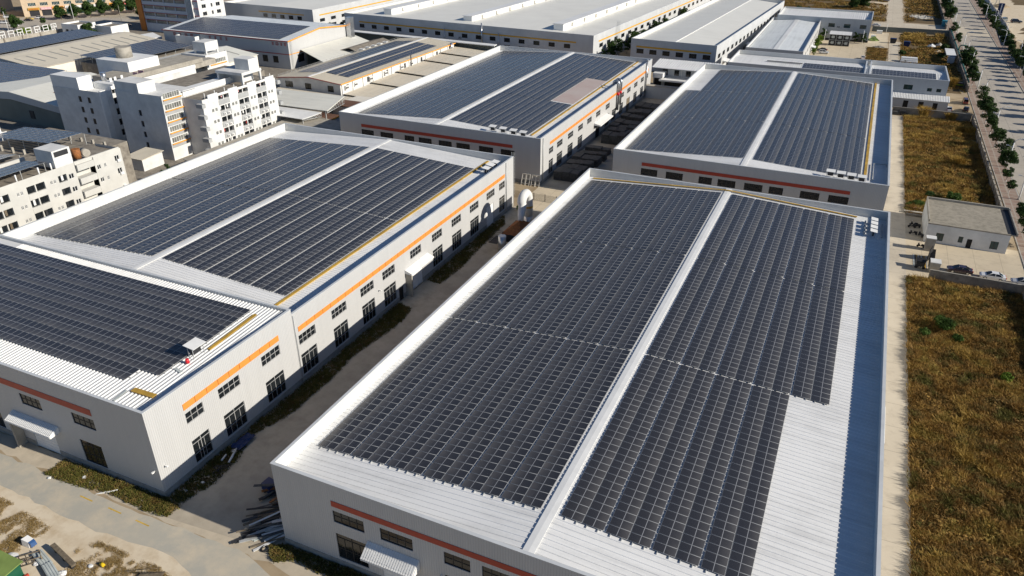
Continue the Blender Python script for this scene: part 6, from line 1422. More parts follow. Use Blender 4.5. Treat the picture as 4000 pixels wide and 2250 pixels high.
MB().box(18.6, 20.2, 159.9, 161.2, .5, 1.4).build('cargo_box', M['dark'], k); MB().slab([(18.5, 159.7, 1.7), (20.3, 159.7, 1.7), (20.3, 161.4, 1.85), (18.5, 161.4, 1.85)], .06).build('cover', M['black'], k)
for x, y in ((18.7, 160), (20.1, 160), (19.4, 161.5)): MB().cyl((x, y - .08, .3), (x, y + .08, .3), .3, n=12).build('wheel', M['rubber'], k)
# ---------------------------------------------------------------- small things on the lots at the right
def one(name, label, cat, mb, m, group=None): return tag(mb.build(name, m if isinstance(m, list) else M[m]), label, cat, group)
k = thing('guard_booth', 'white cabin with a flat canopy roof beside the green pipe', 'cabin', (35.8, 386, 0)); MB().box(34.6, 37.2, 384.4, 388, 0, 2.8).build('cabin', M['clad_cool'], k); MB().box(33.8, 37.6, 386.4, 403, 3.0, 3.2).build('canopy', M['white'], k)
mb = MB()
for x, y in ((34, 402), (37.4, 402), (34, 394), (37.4, 394)): mb.box(x - .07, x + .07, y - .07, y + .07, 0, 3.0)
mb.build('post', M['rail'], k)
for i in range(3):
    mb = MB(); z = .1 + .62 * i; mb.box(15.9 + .1 * i, 22.8 - .15 * i, 378 + 1.0 * i, 381.5 + .6 * i, z, z + .55)
    one('white_slab', f'white foam slab, {["bottom", "middle", "top"][i]} of the stepped pile on the dry lot', 'slab', mb, 'white', 'white slabs on the dry lot')
for i, (x, y) in enumerate(((12.6, 426), (18.6, 419.6))):
    k = thing('waste_skip', ['dark skip by the path on the dry lot behind the long low hall', 'navy blue skip on the dry grass behind the long low hall'][i], 'skip', (x, y, 0)); mb = MB(); mb.hexa([(x - 1.2, y - 1, .2), (x + 1.2, y - 1, .2), (x + 1.2, y + 1, .2), (x - 1.2, y + 1, .2), (x - 1.5, y - 1.1, 2.0), (x + 1.5, y - 1.1, 2.0), (x + 1.5, y + 1.1, 2.2), (x - 1.5, y + 1.1, 2.2)]); mb.build('bin', M['blue_plastic' if i else 'dark'], k); MB().box(x - 1.4, x + 1.4, y - 1.0, y + 1.0, 2.25, 2.35).build('lid', M['blue_plastic'], k)
mb = MB(); mb.hexa([(36.6, 489.5, 0), (39, 489.5, 0), (39, 492, 0), (36.6, 492, 0), (36.6, 489.5, 3), (39, 489.5, 3), (39, 492, 3.1), (36.6, 492, 3.1)]); mb.box(36.5, 39.1, 489.4, 492.1, 3.1, 3.2); one('site_toilet', 'teal cabin at the corner of the road junction', 'cabin', mb, 'teal')
mb = MB(); mb.box(38.5, 40.5, 463.5, 465.5, 0, 3.0); mb.box(38.3, 40.7, 463.3, 465.7, 3.0, 3.2); one('gate_pillar', 'brown square pillar at the road junction end of the green pipe', 'gate pillar', mb, 'wood')
def heap(label, x, y, r, h, m, seed, cat='heap', n=70, chunk=.5):
    q = random.Random(seed); mb = MB(); rings = 6; seg = 14; pts = []
    for i in range(rings):
        t = i / (rings - 1); pts.append([(x + r * (1 - t) * math.cos(6.283 * j / seg) * q.uniform(.8, 1.15), y + r * (1 - t) * math.sin(6.283 * j / seg) * q.uniform(.8, 1.15), h * (t ** .8) * q.uniform(.85, 1.1) if i else 0) for j in range(seg)])
    for A, B in zip(pts, pts[1:]):
        for j in range(seg): mb.face([A[j], A[(j + 1) % seg], B[(j + 1) % seg], B[j]])
    for i in range(n):
        t = q.uniform(0, 6.28); d = r * math.sqrt(q.random()); s = chunk * q.uniform(.3, 1); cx, cy, cz = x + d * math.cos(t), y + d * math.sin(t), max(0, h * (1 - d / r) ** .8)
        mb.hexa([(cx + s * q.uniform(-1.2, -.4), cy - s * .5, cz - .1), (cx + s * q.uniform(.4, 1.2), cy - s * .6, cz - .1), (cx + s * .7, cy + s * .6, cz - .1), (cx - s * .6, cy + s * .5, cz - .1), (cx - s * .5, cy - s * .4, cz + s * q.uniform(.2, .8)), (cx + s * .5, cy - s * .4, cz + s * .4), (cx + s * .5, cy + s * .4, cz + s * q.uniform(.2, .7)), (cx - s * .4, cy + s * .4, cz + s * .5)])
    return one('heap', label, cat, mb, m)
heap('broad heap of pale broken rubble on the far dry lot', 27.5, 521, 6.5, .6, 'cream_wall', 1, n=140, chunk=.8); heap('white powder heap on the dry lot left of the green pipe', 29.6, 422.5, 2.4, 1.6, 'white2', 2, n=10); heap('grey powder heap right of the white one', 33.2, 428, 2.0, 1.5, 'conc_pale', 3, n=10); heap('low sandy heap behind the white cabin', 32, 410.5, 2.0, .7, 'sand', 4, n=20); heap('grey rubble heap at the top of the square dry lot', 6.6, 411, 2.6, .8, 'conc_pale', 5, n=60)
heap('sacks and green netting piled by the A3 hall corner', 3.6, 430, 2.2, 1.8, 'green_sheet', 6, n=30, chunk=.9); heap('bare earth mound on the sandy lot right of the boulevard', 74, 588, 6, 2.2, 'ground', 7, n=10); heap('scattered tan rubble on the grass behind the A3 hall', -2, 497, 3, .7, 'sand', 8, n=40)
mb = MB(); mb.box(4.6, 7.4, 451.4, 453.6, 0, 1.5); mb.box(2.3, 4.3, 431, 433, 0, 2.2); one('crate', 'white crate and boards stacked behind the A3 hall corner', 'crate', mb, 'white2')
k = thing('dumpster', 'green-edged dark dumpster beside the long low hall', 'dumpster', (36, 338.5, 0)); MB().box(34.2, 37.8, 337.6, 340, .3, 1.7).build('bin', M['dark'], k); MB().box(34.1, 37.9, 337.5, 337.59, .7, 1.2).build('green_stripe', M['leaf_lite'], k)
k = thing('wheelie_bin', 'dark crates and bin in a row by the meadow wall near the annexe', 'bin', (14.8, 285.4, 0)); MB().box(13.2, 15.4, 284.8, 285.8, 0, 1.1).build('crate', M['stackm'], k); MB().box(15.6, 17.3, 284.7, 286.0, 0, 1.5).build('bin', M['dark'], k)
mb = MB()
for z, a in ((0, .5), (1, .4), (2.5, .3), (4, .2), (5.5, .1)):
    for s in ((-1, -1), (1, -1), (1, 1), (-1, 1)): mb.box(70 + s[0] * a * 4 - .08, 70 + s[0] * a * 4 + .08, 572 + s[1] * a * 4 - .08, 572 + s[1] * a * 4 + .08, z, z + 1.6)
one('drill_rig', 'skeletal lattice rig behind the trees on the sandy lot', 'rig', mb, 'rail')
mb = MB(); mb.box(66.2, 69.0, 531.5, 533.2, 0, 8.5); o = one('billboard', 'tall dark blue sign tower behind the hoarding', 'sign', mb, 'blue_plastic'); MB().box(67.3, 67.8, 531.3, 531.48, .5, 8.2).build('white_stripe', M['white'], o)
mb = MB(); mb.box(18.6, 20.4, 194.2, 195.2, .01, .35); mb.box(18.7, 20.3, 194.3, 195.1, .353, .5); one('board_pile', 'low pile of red boards on the dirt behind the guard house', 'board pile', mb, 'pink')
mb = MB(); mb.box(16.5, 20.6, 191.3, 192.2, 0, .5); one('kerb_block', 'low concrete kerb block behind the parked scooters', 'kerb', mb, 'conc_pale')
mb = MB()
for z in (.1, .8, 1.5): mb.box(11.4, 12.1, 196, 201, z, z + .06)
for y in (196, 198.5, 201): mb.box(11.4, 12.1, y - .05, y + .05, 0, 1.6)
one('metal_rack', 'small metal rack against the side of the back right hall', 'rack', mb, 'dark')

# ---------------------------------------------------------------- clutter at the lower left
def sack(label, x, y, s, seed, m='white'):
    q = random.Random(seed); mb = MB(); n, r_ = 10, 5; P = []
    for i in range(r_ + 1):
        v = math.pi * i / r_; P.append([(x + s * math.sin(v) * math.cos(6.283 * j / n) * q.uniform(.75, 1.2), y + s * .8 * math.sin(v) * math.sin(6.283 * j / n) * q.uniform(.75, 1.2), max(.01, s * .55 * (1 - math.cos(v)) * .55 * q.uniform(.85, 1.15))) for j in range(n)])
    for A, B in zip(P, P[1:]):
        for j in range(n): mb.face([A[j], A[(j + 1) % n], B[(j + 1) % n], B[j]], 0, True)
    return one('sack', label, 'sack', mb, m)
sack('big crumpled white sack near the lower left corner', -79.4, 32.6, .8, 1); sack('white sack tied at the end of the pale sheets', -71.9, 33.4, .55, 2); sack('small white bag beside the yellow bucket', -69.9, 35.5, .35, 3); sack('limp white sack lying on the pale corrugated sheets', -75.9, 33.2, .5, 4)
sack('small white bag in the weeds left of the roller door', -87.6, 43.6, .3, 5); sack('white bag in the verge weeds below the big front window', -83.4, 45.6, .35, 6)
mb = MB(); mb.hexa([(-80, 34.3, .05), (-78.9, 34.4, .05), (-78.8, 35.3, .05), (-79.9, 35.3, .05), (-80, 34.4, 1.0), (-79, 34.5, .8), (-78.9, 35.2, .8), (-79.9, 35.2, 1.0)]); o = one('plastic_bin', 'tipped white and blue plastic bin in the dry grass at lower left', 'bin', mb, 'white'); MB().hexa([(-78.95, 34.45, .06), (-78.6, 34.5, .1), (-78.55, 35.2, .1), (-78.9, 35.25, .06), (-78.97, 34.5, .82), (-78.65, 34.55, .7), (-78.6, 35.15, .7), (-78.92, 35.2, .82)]).build('rim', CARP['blue'], o)
mb = MB()
for a, b in (((-78.4, 32.2), (-76.6, 34.2)), ((-77.2, 31.8), (-75.6, 33.7)), ((-78.4, 32.2), (-77.2, 31.8)), ((-76.6, 34.2), (-75.6, 33.7)), ((-77.6, 33.1), (-76.5, 32.7))):
    for z in (.25, .8): mb.tube([(*a, z), (*b, z)], .06, 4)
for p in ((-78.4, 32.2), (-76.6, 34.2), (-77.2, 31.8), (-75.6, 33.7)): mb.box(p[0] - .06, p[0] + .06, p[1] - .06, p[1] + .06, 0, 1.0)
for i in range(4): mb.tube([(-78.0 + .45 * i, 32.65 + .45 * i, .25), (-76.9 + .4 * i, 32.2 + .45 * i, .25)], .05, 4)
one('timber_frame', 'weathered timber crate frame beside the pale sheets', 'frame', mb, 'wood')
def lay(label, p0, p1, w_, z, m, th=.06, name='sheet', cat='sheet', ribs=0):
    mb = MB(); A, B = Vector((*p0, 0)), Vector((*p1, 0)); d = (B - A).normalized(); n = Vector((-d.y, d.x, 0)) * w_ / 2; e = Vector((0, 0, z)); u = Vector((0, 0, th))
    mb.hexa([A - n + e, B - n + e, B + n + e, A + n + e, A - n + e + u, B - n + e + u, B + n + e + u, A + n + e + u])
    for i in range(ribs):
        q = n * (2 * (i + .5) / ribs - 1); r_ = n / ribs * .4; v = e + u; v2 = v + Vector((0, 0, .05)); mb.hexa([A + q - r_ + v, B + q - r_ + v, B + q + r_ + v, A + q + r_ + v, A + q - r_ + v2, B + q - r_ + v2, B + q + r_ + v2, A + q + r_ + v2])
    return one(name, label, cat, mb, m)
lay('upper pale corrugated sheet on blocks at lower left', (-77.2, 34.2), (-74.2, 33.4), 1.1, .35, 'sheetgrey', ribs=4); lay('lower pale corrugated sheet on blocks at lower left', (-74.4, 33.4), (-71.6, 32.4), 1.1, .55, 'sheetgrey', ribs=4)
mb = MB()
for x, y in ((-76.6, 34), (-75, 33.6), (-73.8, 33.2), (-72.2, 32.6)): mb.box(x - .3, x + .3, y - .3, y + .3, 0, .34)
one('support_block', 'dark supports under the pale corrugated sheets', 'support', mb, 'dark')
lay('long rusty brown steel beam propped above the pale sheets', (-76.0, 35.5), (-71.0, 34.4), .55, .7, 'wood', .25, 'beam', 'beam')
mb = MB()
for x, y in ((-75.4, 35.4), (-73.4, 34.95), (-71.6, 34.5)): mb.box(x - .15, x + .15, y - .2, y + .2, 0, .69)
one('trestle', 'dark trestles carrying the rusty brown beam', 'trestle', mb, 'dark')
k = thing('site_hut', 'small hut with a faded green roof at the lower left corner', 'hut', (-77.5, 30, 0)); MB().box(-79.6, -75.6, 27.0, 31.4, 0, 1.9).build('wall', M['bottle_green'], k); MB().slab([(-80, 26.6, 1.95), (-75.3, 26.6, 1.95), (-75.3, 31.7, 2.3), (-80, 31.7, 2.3)], .1).build('roof', M['green_sheet'], k); mb = MB(); mb.box(-75.25, -75.0, 29.6, 31.6, .1, .5); mb.build('red_edge', M['red'], k)
mb = MB(); mb.cyl((-69.0, 36.2, .22), (-68.4, 36.1, .22), .22, .19, 12); o = one('bucket', 'yellow bucket lying in the dry grass at lower left', 'bucket', mb, 'yel_plastic'); MB().cyl((-69.03, 36.2, .22), (-69.01, 36.2, .22), .2, n=10).build('mouth', M['black'], o)
mb = MB()
for i in range(9): mb.tube([(-63.4 + .28 * i, 37.0 + .16 * i, .3), (-63.2 + .28 * i, 36.7 + .12 * i, 1.3)], .025, 4)
for z, o_ in ((.3, 0), (1.3, -.3)): mb.tube([(-63.4, 37.0 + o_, z), (-61.1, 38.3 + o_ * .8, z)], .035, 4)
mb.hexa([(-63.5, 36.2, .25), (-61, 37.4, .25), (-61.2, 38.4, .25), (-63.6, 37.1, .25), (-63.5, 36.2, .32), (-61, 37.4, .32), (-61.2, 38.4, .32), (-63.6, 37.1, .32)])
one('hand_trolley', 'thin metal cage trolley standing at the bottom edge', 'trolley', mb, 'wood')
mb = MB(); mb.hexa([(-79.4, 44.0, .02), (-77.6, 45.2, .02), (-77.3, 45.8, .02), (-78.6, 44.9, .02), (-79.4, 44.0, .1), (-77.6, 45.2, .35), (-77.3, 45.8, .2), (-78.6, 44.9, .15)]); one('foam_sheet', 'torn white foam sheet beside the verge weeds and the lane', 'sheet', mb, 'white')
mb = MB(); mb.tube([(-67.8, 55.7, .2), (-68.9, 58.4, .2)], .16, 8); one('plastic_pipe', 'long white plastic pipe in the shaded weeds of the lane', 'pipe', mb, 'white')
mb = MB(); mb.tube([(-69.3, 56.8, .2), (-69.0, 55.6, .2)], .14, 8); one('plastic_pipe', 'short white plastic pipe left of the long one in the shaded weeds', 'pipe', mb, 'white')
sack('crumpled white bag beside the long plastic pipe in the shaded weeds', -68.9, 57.9, .5, 9); sack('white bag at the bend of the shaded weeds near the hall corner', -68.3, 51.4, .3, 10); sack('small white bag close to the hall corner in the shaded weeds', -69.2, 49.4, .28, 11)
q = random.Random(8); mb = MB()
P = [[(-69.8 + 1.7 * i / 6 + q.uniform(-.08, .08), 58.2 + 3.4 * j / 6 + q.uniform(-.1, .1), .25 + q.uniform(0, .28)) for i in range(7)] for j in range(7)]
for j in range(6):
    for i in range(6): mb.face([P[j][i], P[j][i + 1], P[j + 1][i + 1], P[j + 1][i]])
one('tarpaulin', 'dark blue tarpaulin on the shaded weeds beside the hall wall', 'tarpaulin', mb, 'blue_plastic')
mb = MB()
for i in range(6): mb.tube([(-68.9 + q.uniform(-.8, .8), 53.6 + q.uniform(-1, 1), .2 + .05 * i), (-67.6 + q.uniform(-.8, .8), 54.6 + q.uniform(-1, 1), .25 + .05 * i)], .05, 4)
mb.tube([(-67.2 + .5 * math.cos(t), 53.2 + .35 * math.sin(t), .2) for t in np.linspace(0, 6, 12)], .04, 4); one('scrap_pile', 'dark cables and scrap poles in the shaded weeds', 'scrap', mb, 'dark')
def planks(label, x0, y0, n, seed, mats, ln=(3, 6), ang=(35, 60), sp=(2.6, 3.6), zz=1.0, wd=(.15, .45)):
    q = random.Random(seed); mb = MB()
    for i in range(n):
        a = R(q.uniform(*ang)); l_ = q.uniform(*ln); x, y, z = x0 + q.uniform(0, sp[0]), y0 + q.uniform(0, sp[1]), q.uniform(.02, zz) * (i / n + .3); w_ = q.uniform(*wd); d = Vector((math.cos(a), math.sin(a), q.uniform(-.06, .1))); nn = Vector((-d.y, d.x, 0)) * w_ / 2; A = Vector((x, y, z)) - d * l_ / 2; B = A + d * l_; A.z = max(A.z, .02); B.z = max(B.z, .02); u = Vector((0, 0, q.uniform(.05, .12)))
        mb.hexa([A - nn, B - nn, B + nn, A + nn, A - nn + u, B - nn + u, B + nn + u, A + nn + u], q.randrange(len(mats)))
    return one('scrap_pile', label, 'scrap pile', mb, [M[m] for m in mats])
planks('heap of pale metal strips and boards at the near corner of the big hall', -56.0, 47.2, 44, 1, ['sheetgrey', 'rail', 'wood', 'dark', 'stackm', 'white2'], sp=(3.4, 3.6)); planks('long dark planks leaning behind the pale strip heap', -56.8, 50.4, 14, 2, ['wood', 'dark', 'stackm'], (4, 6.5), (30, 48), (2.6, 1.6), .7)
planks('dark scrap heap with a blue drum farther up beside the big hall wall', -59.4, 53.4, 26, 3, ['dark', 'stackm', 'wood', 'rust'], (2, 4.5), (20, 80), (5.2, 2.4), 1.1, (.2, .6)); mb = MB(); mb.hexa([(-60.3, 53.6, .2), (-58.6, 53.2, .2), (-58.4, 54.8, .2), (-60.2, 55.1, .2), (-60.3, 53.7, 1.1), (-58.7, 53.3, 1.1), (-58.5, 54.7, 1.2), (-60.1, 55, 1.2)]); one('plastic_crate', 'navy crate on the dark scrap heap beside the big hall wall', 'crate', mb, 'blue_plastic')
mb = MB(); mb.tube([(-53.2 + .42 * math.cos(t), 45.9 + .42 * math.sin(t), .12) for t in np.linspace(0, 6.283, 16)], .12, 6); one('tyre', 'old tyre lying in front of the pale strip heap', 'tyre', mb, 'rubber')
for i, (x, y, s) in enumerate([(-148.5, 118, 3.2), (-150.5, 140, 4)]):
    k = thing('lean_to', ['small rust-stained shed between the dormitories and the orange-banded hall', 'flat concrete lean-to behind the left parapet of the orange-banded hall'][i], 'shed', (x, y, 0)); MB().box(x - s, x + s, y - s, y + s, 0, 3.0 + i * .6).build('wall', M['cream_wall' if not i else 'conc_pale'], k); MB().slab([(x - s - .4, y - s - .4, 3.2 + i * .6), (x + s + .4, y - s - .4, 3.0 + i * .6), (x + s + .4, y + s + .4, 3.2 + i * .6), (x - s - .4, y + s + .4, 3.6 + i * .6)], .12).build('roof', M['roof_cream' if not i else 'concrete'], k)
k = thing('lean_to', 'long pale flat strip roof between the stepped dormitory and the orange-banded hall', 'lean-to', (-150, 168, 0)); MB().slab([(-163, 142, 3.4), (-141, 136, 3.2), (-141, 190, 3.2), (-163, 192, 3.6)], .2).build('roof', M['conc_pale'], k); MB().box(-162, -142, 144, 189, 0, 3.0).build('wall', M['cream_wall'], k)
k = thing('shed', 'small cream-roofed shed in front of the stepped dormitory', 'shed', (-176, 141, 0)); MB().box(-179, -173, 137, 144, 0, 3.4).build('wall', M['white2'], k); MB().slab([(-179.5, 136.6, 3.5), (-172.6, 136.6, 3.4), (-172.6, 144.4, 3.9), (-179.5, 144.4, 4.0)], .12).build('roof', M['roof_cream'], k)
tree(K7, -158.5, 132, 'small bush poking up between the orange-banded hall and the lean-to', 1.2)

# ---------------------------------------------------------------- grass, weeds and bushes
def grass_mesh(name, label, P, hgt, mat, seed, blades=4, spread=.22, width=.05, parent=None, lean=.45):
    """P: n x 2 tuft positions, hgt: n heights -> one mesh of bent blades"""
    rs = np.random.RandomState(seed); n = len(P); B = np.repeat(P, blades, 0); H = np.repeat(hgt, blades) * rs.uniform(.55, 1.15, n * blades)
    off = rs.normal(size=(n * blades, 2)) * spread; t = rs.uniform(0, 6.283, n * blades); dr = np.stack([np.cos(t), np.sin(t)], 1)
    ld = rs.normal(size=(n * blades, 2)) * lean + off * .9; b0 = B + off; w_ = width * rs.uniform(.6, 1.5, n * blades)[:, None]
    v0 = np.c_[b0 - dr * w_, np.zeros(n * blades)]; v1 = np.c_[b0 + dr * w_, np.zeros(n * blades)]
    m_ = b0 + ld * (H * .4)[:, None]; v2 = np.c_[m_ + dr * w_ * .8, H * .6]; v3 = np.c_[m_ - dr * w_ * .8, H * .6]
    tip = np.c_[b0 + ld * H[:, None], H]; 
    V = np.stack([v0, v1, v2, v3, v3, v2, tip, tip + np.array((.01, 0, .01))], 1).reshape(-1, 3); V[:, 2] += .012
    o = np.array((P[:, 0].mean(), P[:, 1].mean(), 0)); ob = bpy.data.objects.new(name, quads_mesh(name, V - o, M[mat])); COL.objects.link(ob); ob.location = o
    return ob
def vnoise(P, s, seed):
    rs = np.random.RandomState(seed); G = rs.uniform(0, 1, (64, 64)); q = P / s; i = np.floor(q).astype(int); f = q - i; f = f * f * (3 - 2 * f)
    g = lambda a, b: G[(i[:, 0] + a) % 64, (i[:, 1] + b) % 64]
    return (g(0, 0) * (1 - f[:, 0]) + g(1, 0) * f[:, 0]) * (1 - f[:, 1]) + (g(0, 1) * (1 - f[:, 0]) + g(1, 1) * f[:, 0]) * f[:, 1]
def scatter(poly, dens, seed, keep=None):
    rs = np.random.RandomState(seed); a = np.array(poly); lo, hi = a.min(0), a.max(0); n = int((hi - lo).prod() * dens); P = rs.uniform(lo, hi, (n, 2)); ins = np.zeros(n, bool); j = len(a) - 1
    for i in range(len(a)):
        c = ((a[i, 1] > P[:, 1]) != (a[j, 1] > P[:, 1])) & (P[:, 0] < (a[j, 0] - a[i, 0]) * (P[:, 1] - a[i, 1]) / (a[j, 1] - a[i, 1] + 1e-9) + a[i, 0]); ins ^= c; j = i
    P = P[ins]
    return P if keep is None else P[keep(P)]
def field(name, label, poly, dens, seed, hlo, hhi, mat, cat='grass', keep=None, **kw):
    P = scatter(poly, dens, seed, keep); h = hlo + (hhi - hlo) * (vnoise(P, 2.6, seed) * .55 + vnoise(P, .8, seed + 1) * .45) ** 1.5
    return tag(grass_mesh(name, label, P, h, mat, seed, **kw), label, cat, kind='stuff')
field('dry_grass', 'tall brown and olive dry grass filling the near meadow at lower right', rect(17.1, 36.9, 50, 155), 24, 1, .25, 1.5, 'grass', blades=5, width=.045, keep=lambda P: vnoise(P, 3.2, 7) > .10)
field('dry_grass', 'brown dry grass filling the walled meadow between the back right hall and the boulevard', rect(17.1, 36.9, 190.8, 284.3), 14, 2, .25, 1.5, 'grass', blades=4, width=.06, keep=lambda P: vnoise(P, 3.6, 9) > .12)
field('straw_grass', 'yellow straw tussocks dotted through the near meadow', rect(17.4, 36.6, 50, 154), 26, 3, .5, 1.5, 'straw', keep=lambda P: vnoise(P, 4.0, 21) * .6 + vnoise(P, 1.3, 22) * .4 > .70, blades=5, width=.04)
field('straw_grass', 'yellow straw tussocks dotted through the walled meadow', rect(17.4, 36.6, 192, 284), 20, 4, .5, 1.5, 'straw', keep=lambda P: vnoise(P, 4.0, 31) * .6 + vnoise(P, 1.3, 32) * .4 > .70, blades=5, width=.05)
field('path_edge_weeds', 'thin weeds along the foot of the big hall beside the concrete path', rect(11.5, 12.3, 50, 154), 14, 5, .1, .5, 'grass', keep=lambda P: vnoise(P, 5, 41) > .62)
field('verge_weeds', 'green and brown weeds on the verge in front of the low hall', [(-89, 46.9), (-88.6, 43.9), (-84, 44.0), (-78, 44.9), (-71.5, 44.6), (-68, 44.9), (-67.6, 46.8), (-70.4, 47.2)], 42, 6, .15, .6, 'weed', blades=5, spread=.14)
EDGE = [(-69, 61.5), (-67.2, 68), (-67.2, 78), (-67.8, 85), (-67.0, 91), (-66.4, 98), (-67.2, 102.5), (-70.2, 103)]
field('verge_weeds', 'dark shaded weeds along the wall foot in the lane between the near halls', [(-70.3, 47.5), (-68.2, 47.2), (-66.9, 52), (-67.3, 57)] + EDGE, 30, 7, .15, .6, 'weed', blades=5, spread=.16)
field('verge_weeds', 'dark shaded weeds past the awning in the lane between the near halls', [(-70.2, 113.6), (-67.2, 113.2), (-66.6, 121), (-67.4, 133), (-67.8, 145), (-70.2, 150)], 24, 8, .15, .6, 'weed', blades=4, spread=.16)
field('verge_weeds', 'weeds along the front foot of the nearest big hall', [(-53.2, 46.4), (-51.0, 44.8), (-49.0, 46.0), (-44, 45.6), (-38.6, 46.6), (-38.6, 47.5), (-51.4, 47.5)], 42, 9, .15, .65, 'weed', blades=5, spread=.14)
field('dry_tufts', 'scattered brown tufts on the sandy ground left of the lower lane', [(-100, 39), (-87, 38.4), (-79.5, 37.6), (-78.6, 34.6), (-82, 31), (-100, 30)], 60, 10, .04, .30, 'tuft', blades=7, spread=.13, width=.018, keep=lambda P: vnoise(P, 1.7, 51) * .7 + vnoise(P, .6, 52) * .3 > .50)
field('dry_tufts', 'scattered brown tufts on the sandy ground along the bottom edge', [(-74.5, 38.4), (-71.2, 38.6), (-62, 38.6), (-55, 36.6), (-48, 31), (-62, 29), (-73, 33)], 60, 11, .04, .30, 'tuft', blades=7, spread=.13, width=.018, keep=lambda P: vnoise(P, 1.7, 61) * .7 + vnoise(P, .6, 62) * .3 > .47)
field('dry_tufts', 'brown grass on the square dry lot in the car yard', rect(1.8, 10.2, 378, 410), 6, 12, .15, .6, 'grass', blades=3, width=.12, spread=.4)
field('dry_tufts', 'brown grass and reeds on the dry lot left of the green pipe', rect(16.5, 38, 327, 456), 3.2, 13, .2, 1.0, 'grass', blades=3, width=.14, spread=.5, keep=lambda P: vnoise(P, 7, 71) > .30)
field('straw_grass', 'tall straw reeds along the dark wall of the dry lot', rect(18, 36, 430, 456), 5, 14, .8, 2.4, 'straw', blades=4, width=.12, spread=.5, keep=lambda P: vnoise(P, 5, 81) > .52)
field('dry_tufts', 'brown scrub on the far lot left of the boulevard', rect(19, 38, 500, 760), 1.3, 15, .2, 1.1, 'grass', blades=3, width=.2, spread=.7, keep=lambda P: vnoise(P, 9, 91) > .35)
field('dry_tufts', 'brown scrub behind the A3 hall', rect(-60, 8, 496, 760), 1.2, 16, .2, 1.1, 'grass', blades=3, width=.2, spread=.7, keep=lambda P: vnoise(P, 9, 95) > .35)
def scrub(label, poly, n, seed, rlo, rhi, leaves, mat, size=.16, cat='grass'):
    rs = np.random.RandomState(seed); P = scatter(poly, 1.0, seed); P = P[rs.permutation(len(P))[:n]]; V = []
    sz = rlo + (rhi - rlo) * vnoise(P, 6, seed) ** 1.3 * rs.uniform(.5, 1.3, len(P))
    base = leaf_cloud(seed, [(0, 0, .45, .55), (.5, .2, .35, .4), (-.45, .3, .35, .42), (0, -.5, .3, .4), (.2, .5, .5, .35)], leaves, size)
    for (x, y), s in zip(P, sz):
        a = rs.uniform(0, 6.283); c, q = math.cos(a), math.sin(a); W = base.copy() * (s, s, s * rs.uniform(.6, 1.1)); X = W[:, 0] * c - W[:, 1] * q; W[:, 1] = W[:, 0] * q + W[:, 1] * c; W[:, 0] = X; W[:, :2] += (x, y); W[:, 2] = np.maximum(W[:, 2], .03); V.append(W)
    ob = bpy.data.objects.new('scrub', quads_mesh('scrub', np.concatenate(V), M[mat])); COL.objects.link(ob); return tag(ob, label, cat, kind='stuff')
scrub('low brown and olive scrub clumps among the grass of the near meadow', rect(17.6, 36.4, 50, 154.6), 1500, 5, .35, 1.25, 90, 'grass', .17)
scrub('low brown and olive scrub clumps among the grass of the walled meadow', rect(17.6, 36.4, 191.5, 283.6), 1100, 6, .4, 1.35, 60, 'grass', .2)
scrub('low scrub clumps on the dry lot left of the green pipe', rect(17, 37.6, 330, 454), 420, 7, .4, 1.5, 50, 'grass', .24)
def bush(label, x, y, r, h, mat='leaf_shrub', seed=1, n=2600, size=.12):
    cl = [(x - x, 0, h * .45, r * .75)]; q = random.Random(seed)
    for i in range(12): t = q.uniform(0, 6.28); d = r * q.uniform(.2, .75); cl.append((d * math.cos(t), d * math.sin(t), h * q.uniform(.3, .8), r * q.uniform(.25, .45)))
    V = leaf_cloud(seed, cl, n, size); V[:, 2] = np.maximum(V[:, 2], .02); ob = bpy.data.objects.new('bush', quads_mesh('bush', V, M[mat])); COL.objects.link(ob); ob.location = (x, y, 0); return tag(ob, label, 'bush')
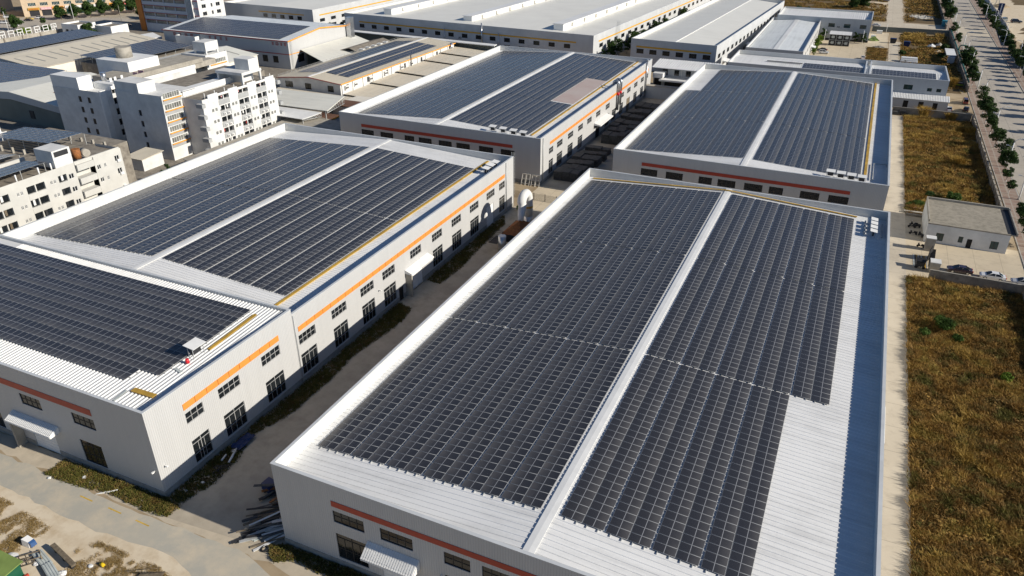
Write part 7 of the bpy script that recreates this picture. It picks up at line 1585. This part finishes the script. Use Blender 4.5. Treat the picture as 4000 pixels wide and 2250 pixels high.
bush('bright green rounded bush standing alone in the near meadow', 22.6, 135.0, 1.9, 3.0, seed=2, n=4200); bush('low green bush at the left foot of the bright green bush', 19.6, 131.5, 1.2, 1.5, seed=3); bush('small dark green bush beside the bright green bush', 24.6, 131.6, 1.1, 1.4, seed=4); bush('yellow-green bush on the right side of the near meadow', 31.0, 121.5, 1.1, 1.6, 'leaf_lite', 5)
bush('green bush in the middle of the walled meadow near the guard house', 27.6, 203.5, 1.9, 2.6, seed=6, n=3600, size=.16); bush('darker green bush left of the middle one in the walled meadow', 22.6, 205, 1.5, 1.6, 'leaf', 7); bush('leafy green patch at the corner behind the parked scooters', 19.8, 197.5, 2.0, 1.0, seed=8, n=3000); bush('bright leafy bush left of the guard house roof', 17.8, 196.3, 1.0, 1.0, 'leaf_shrub', 18)
for i, (x, y, r, h) in enumerate([(23.2, 287.5, 2.4, 3.6), (31.2, 286.0, 1.6, 2.6), (33.4, 271, 1.3, 2.2), (36.0, 270.5, 1.5, 2.6), (30.2, 236, 1.9, 2.8), (34.2, 338, 1.5, 4)]):
    rs = np.random.RandomState(i + 40); P = rs.normal(size=(420, 2)) * r * .3; o = grass_mesh('tussock', '', P + np.array((x, y)), np.full(420, h * .8), 'straw', i + 60, blades=4, spread=.15, width=.06, lean=.35)
    tag(o, ['tall golden tussock by the annexe doors, left one', 'tall golden tussock by the annexe, right one', 'golden tussock at the right edge of the walled meadow, left one', 'golden tussock at the right edge of the walled meadow, against the wall', 'big lone golden tussock in the middle of the walled meadow', 'orange shrub grass behind the long low hall'][i], 'tussock')
bush('small weedy bush at the back corner of the orange-banded hall', -68.2, 154.5, 1.0, 1.4, 'leaf_lite', 12); bush('dark hedge strip by the far street retaining wall', -405, 252, 3, 1.6, 'leaf_lite', 13, size=.3); bush('yellow hedge along the far street kerb', -404, 268, 4, 1.4, 'leaf_lite', 14, size=.3); bush('clipped green hedge end by the far street', -402, 280, 3, 1.3, 'leaf', 15, size=.3)
bush('dark scrub bush on the dry lot below the green pipe', 35, 418, 2.4, 2.6, 'leaf', 16, size=.25); bush('dark scrub bush left of the white foam slabs', 16.8, 396, 1.6, 2.4, 'leaf', 17, size=.22); bush('dark green bush below the boundary of the white cabin', 33, 398, 2.2, 1.8, 'leaf', 19, size=.25)
# ---------------------------------------------------------------- prototypes are all placed; nothing hidden remains
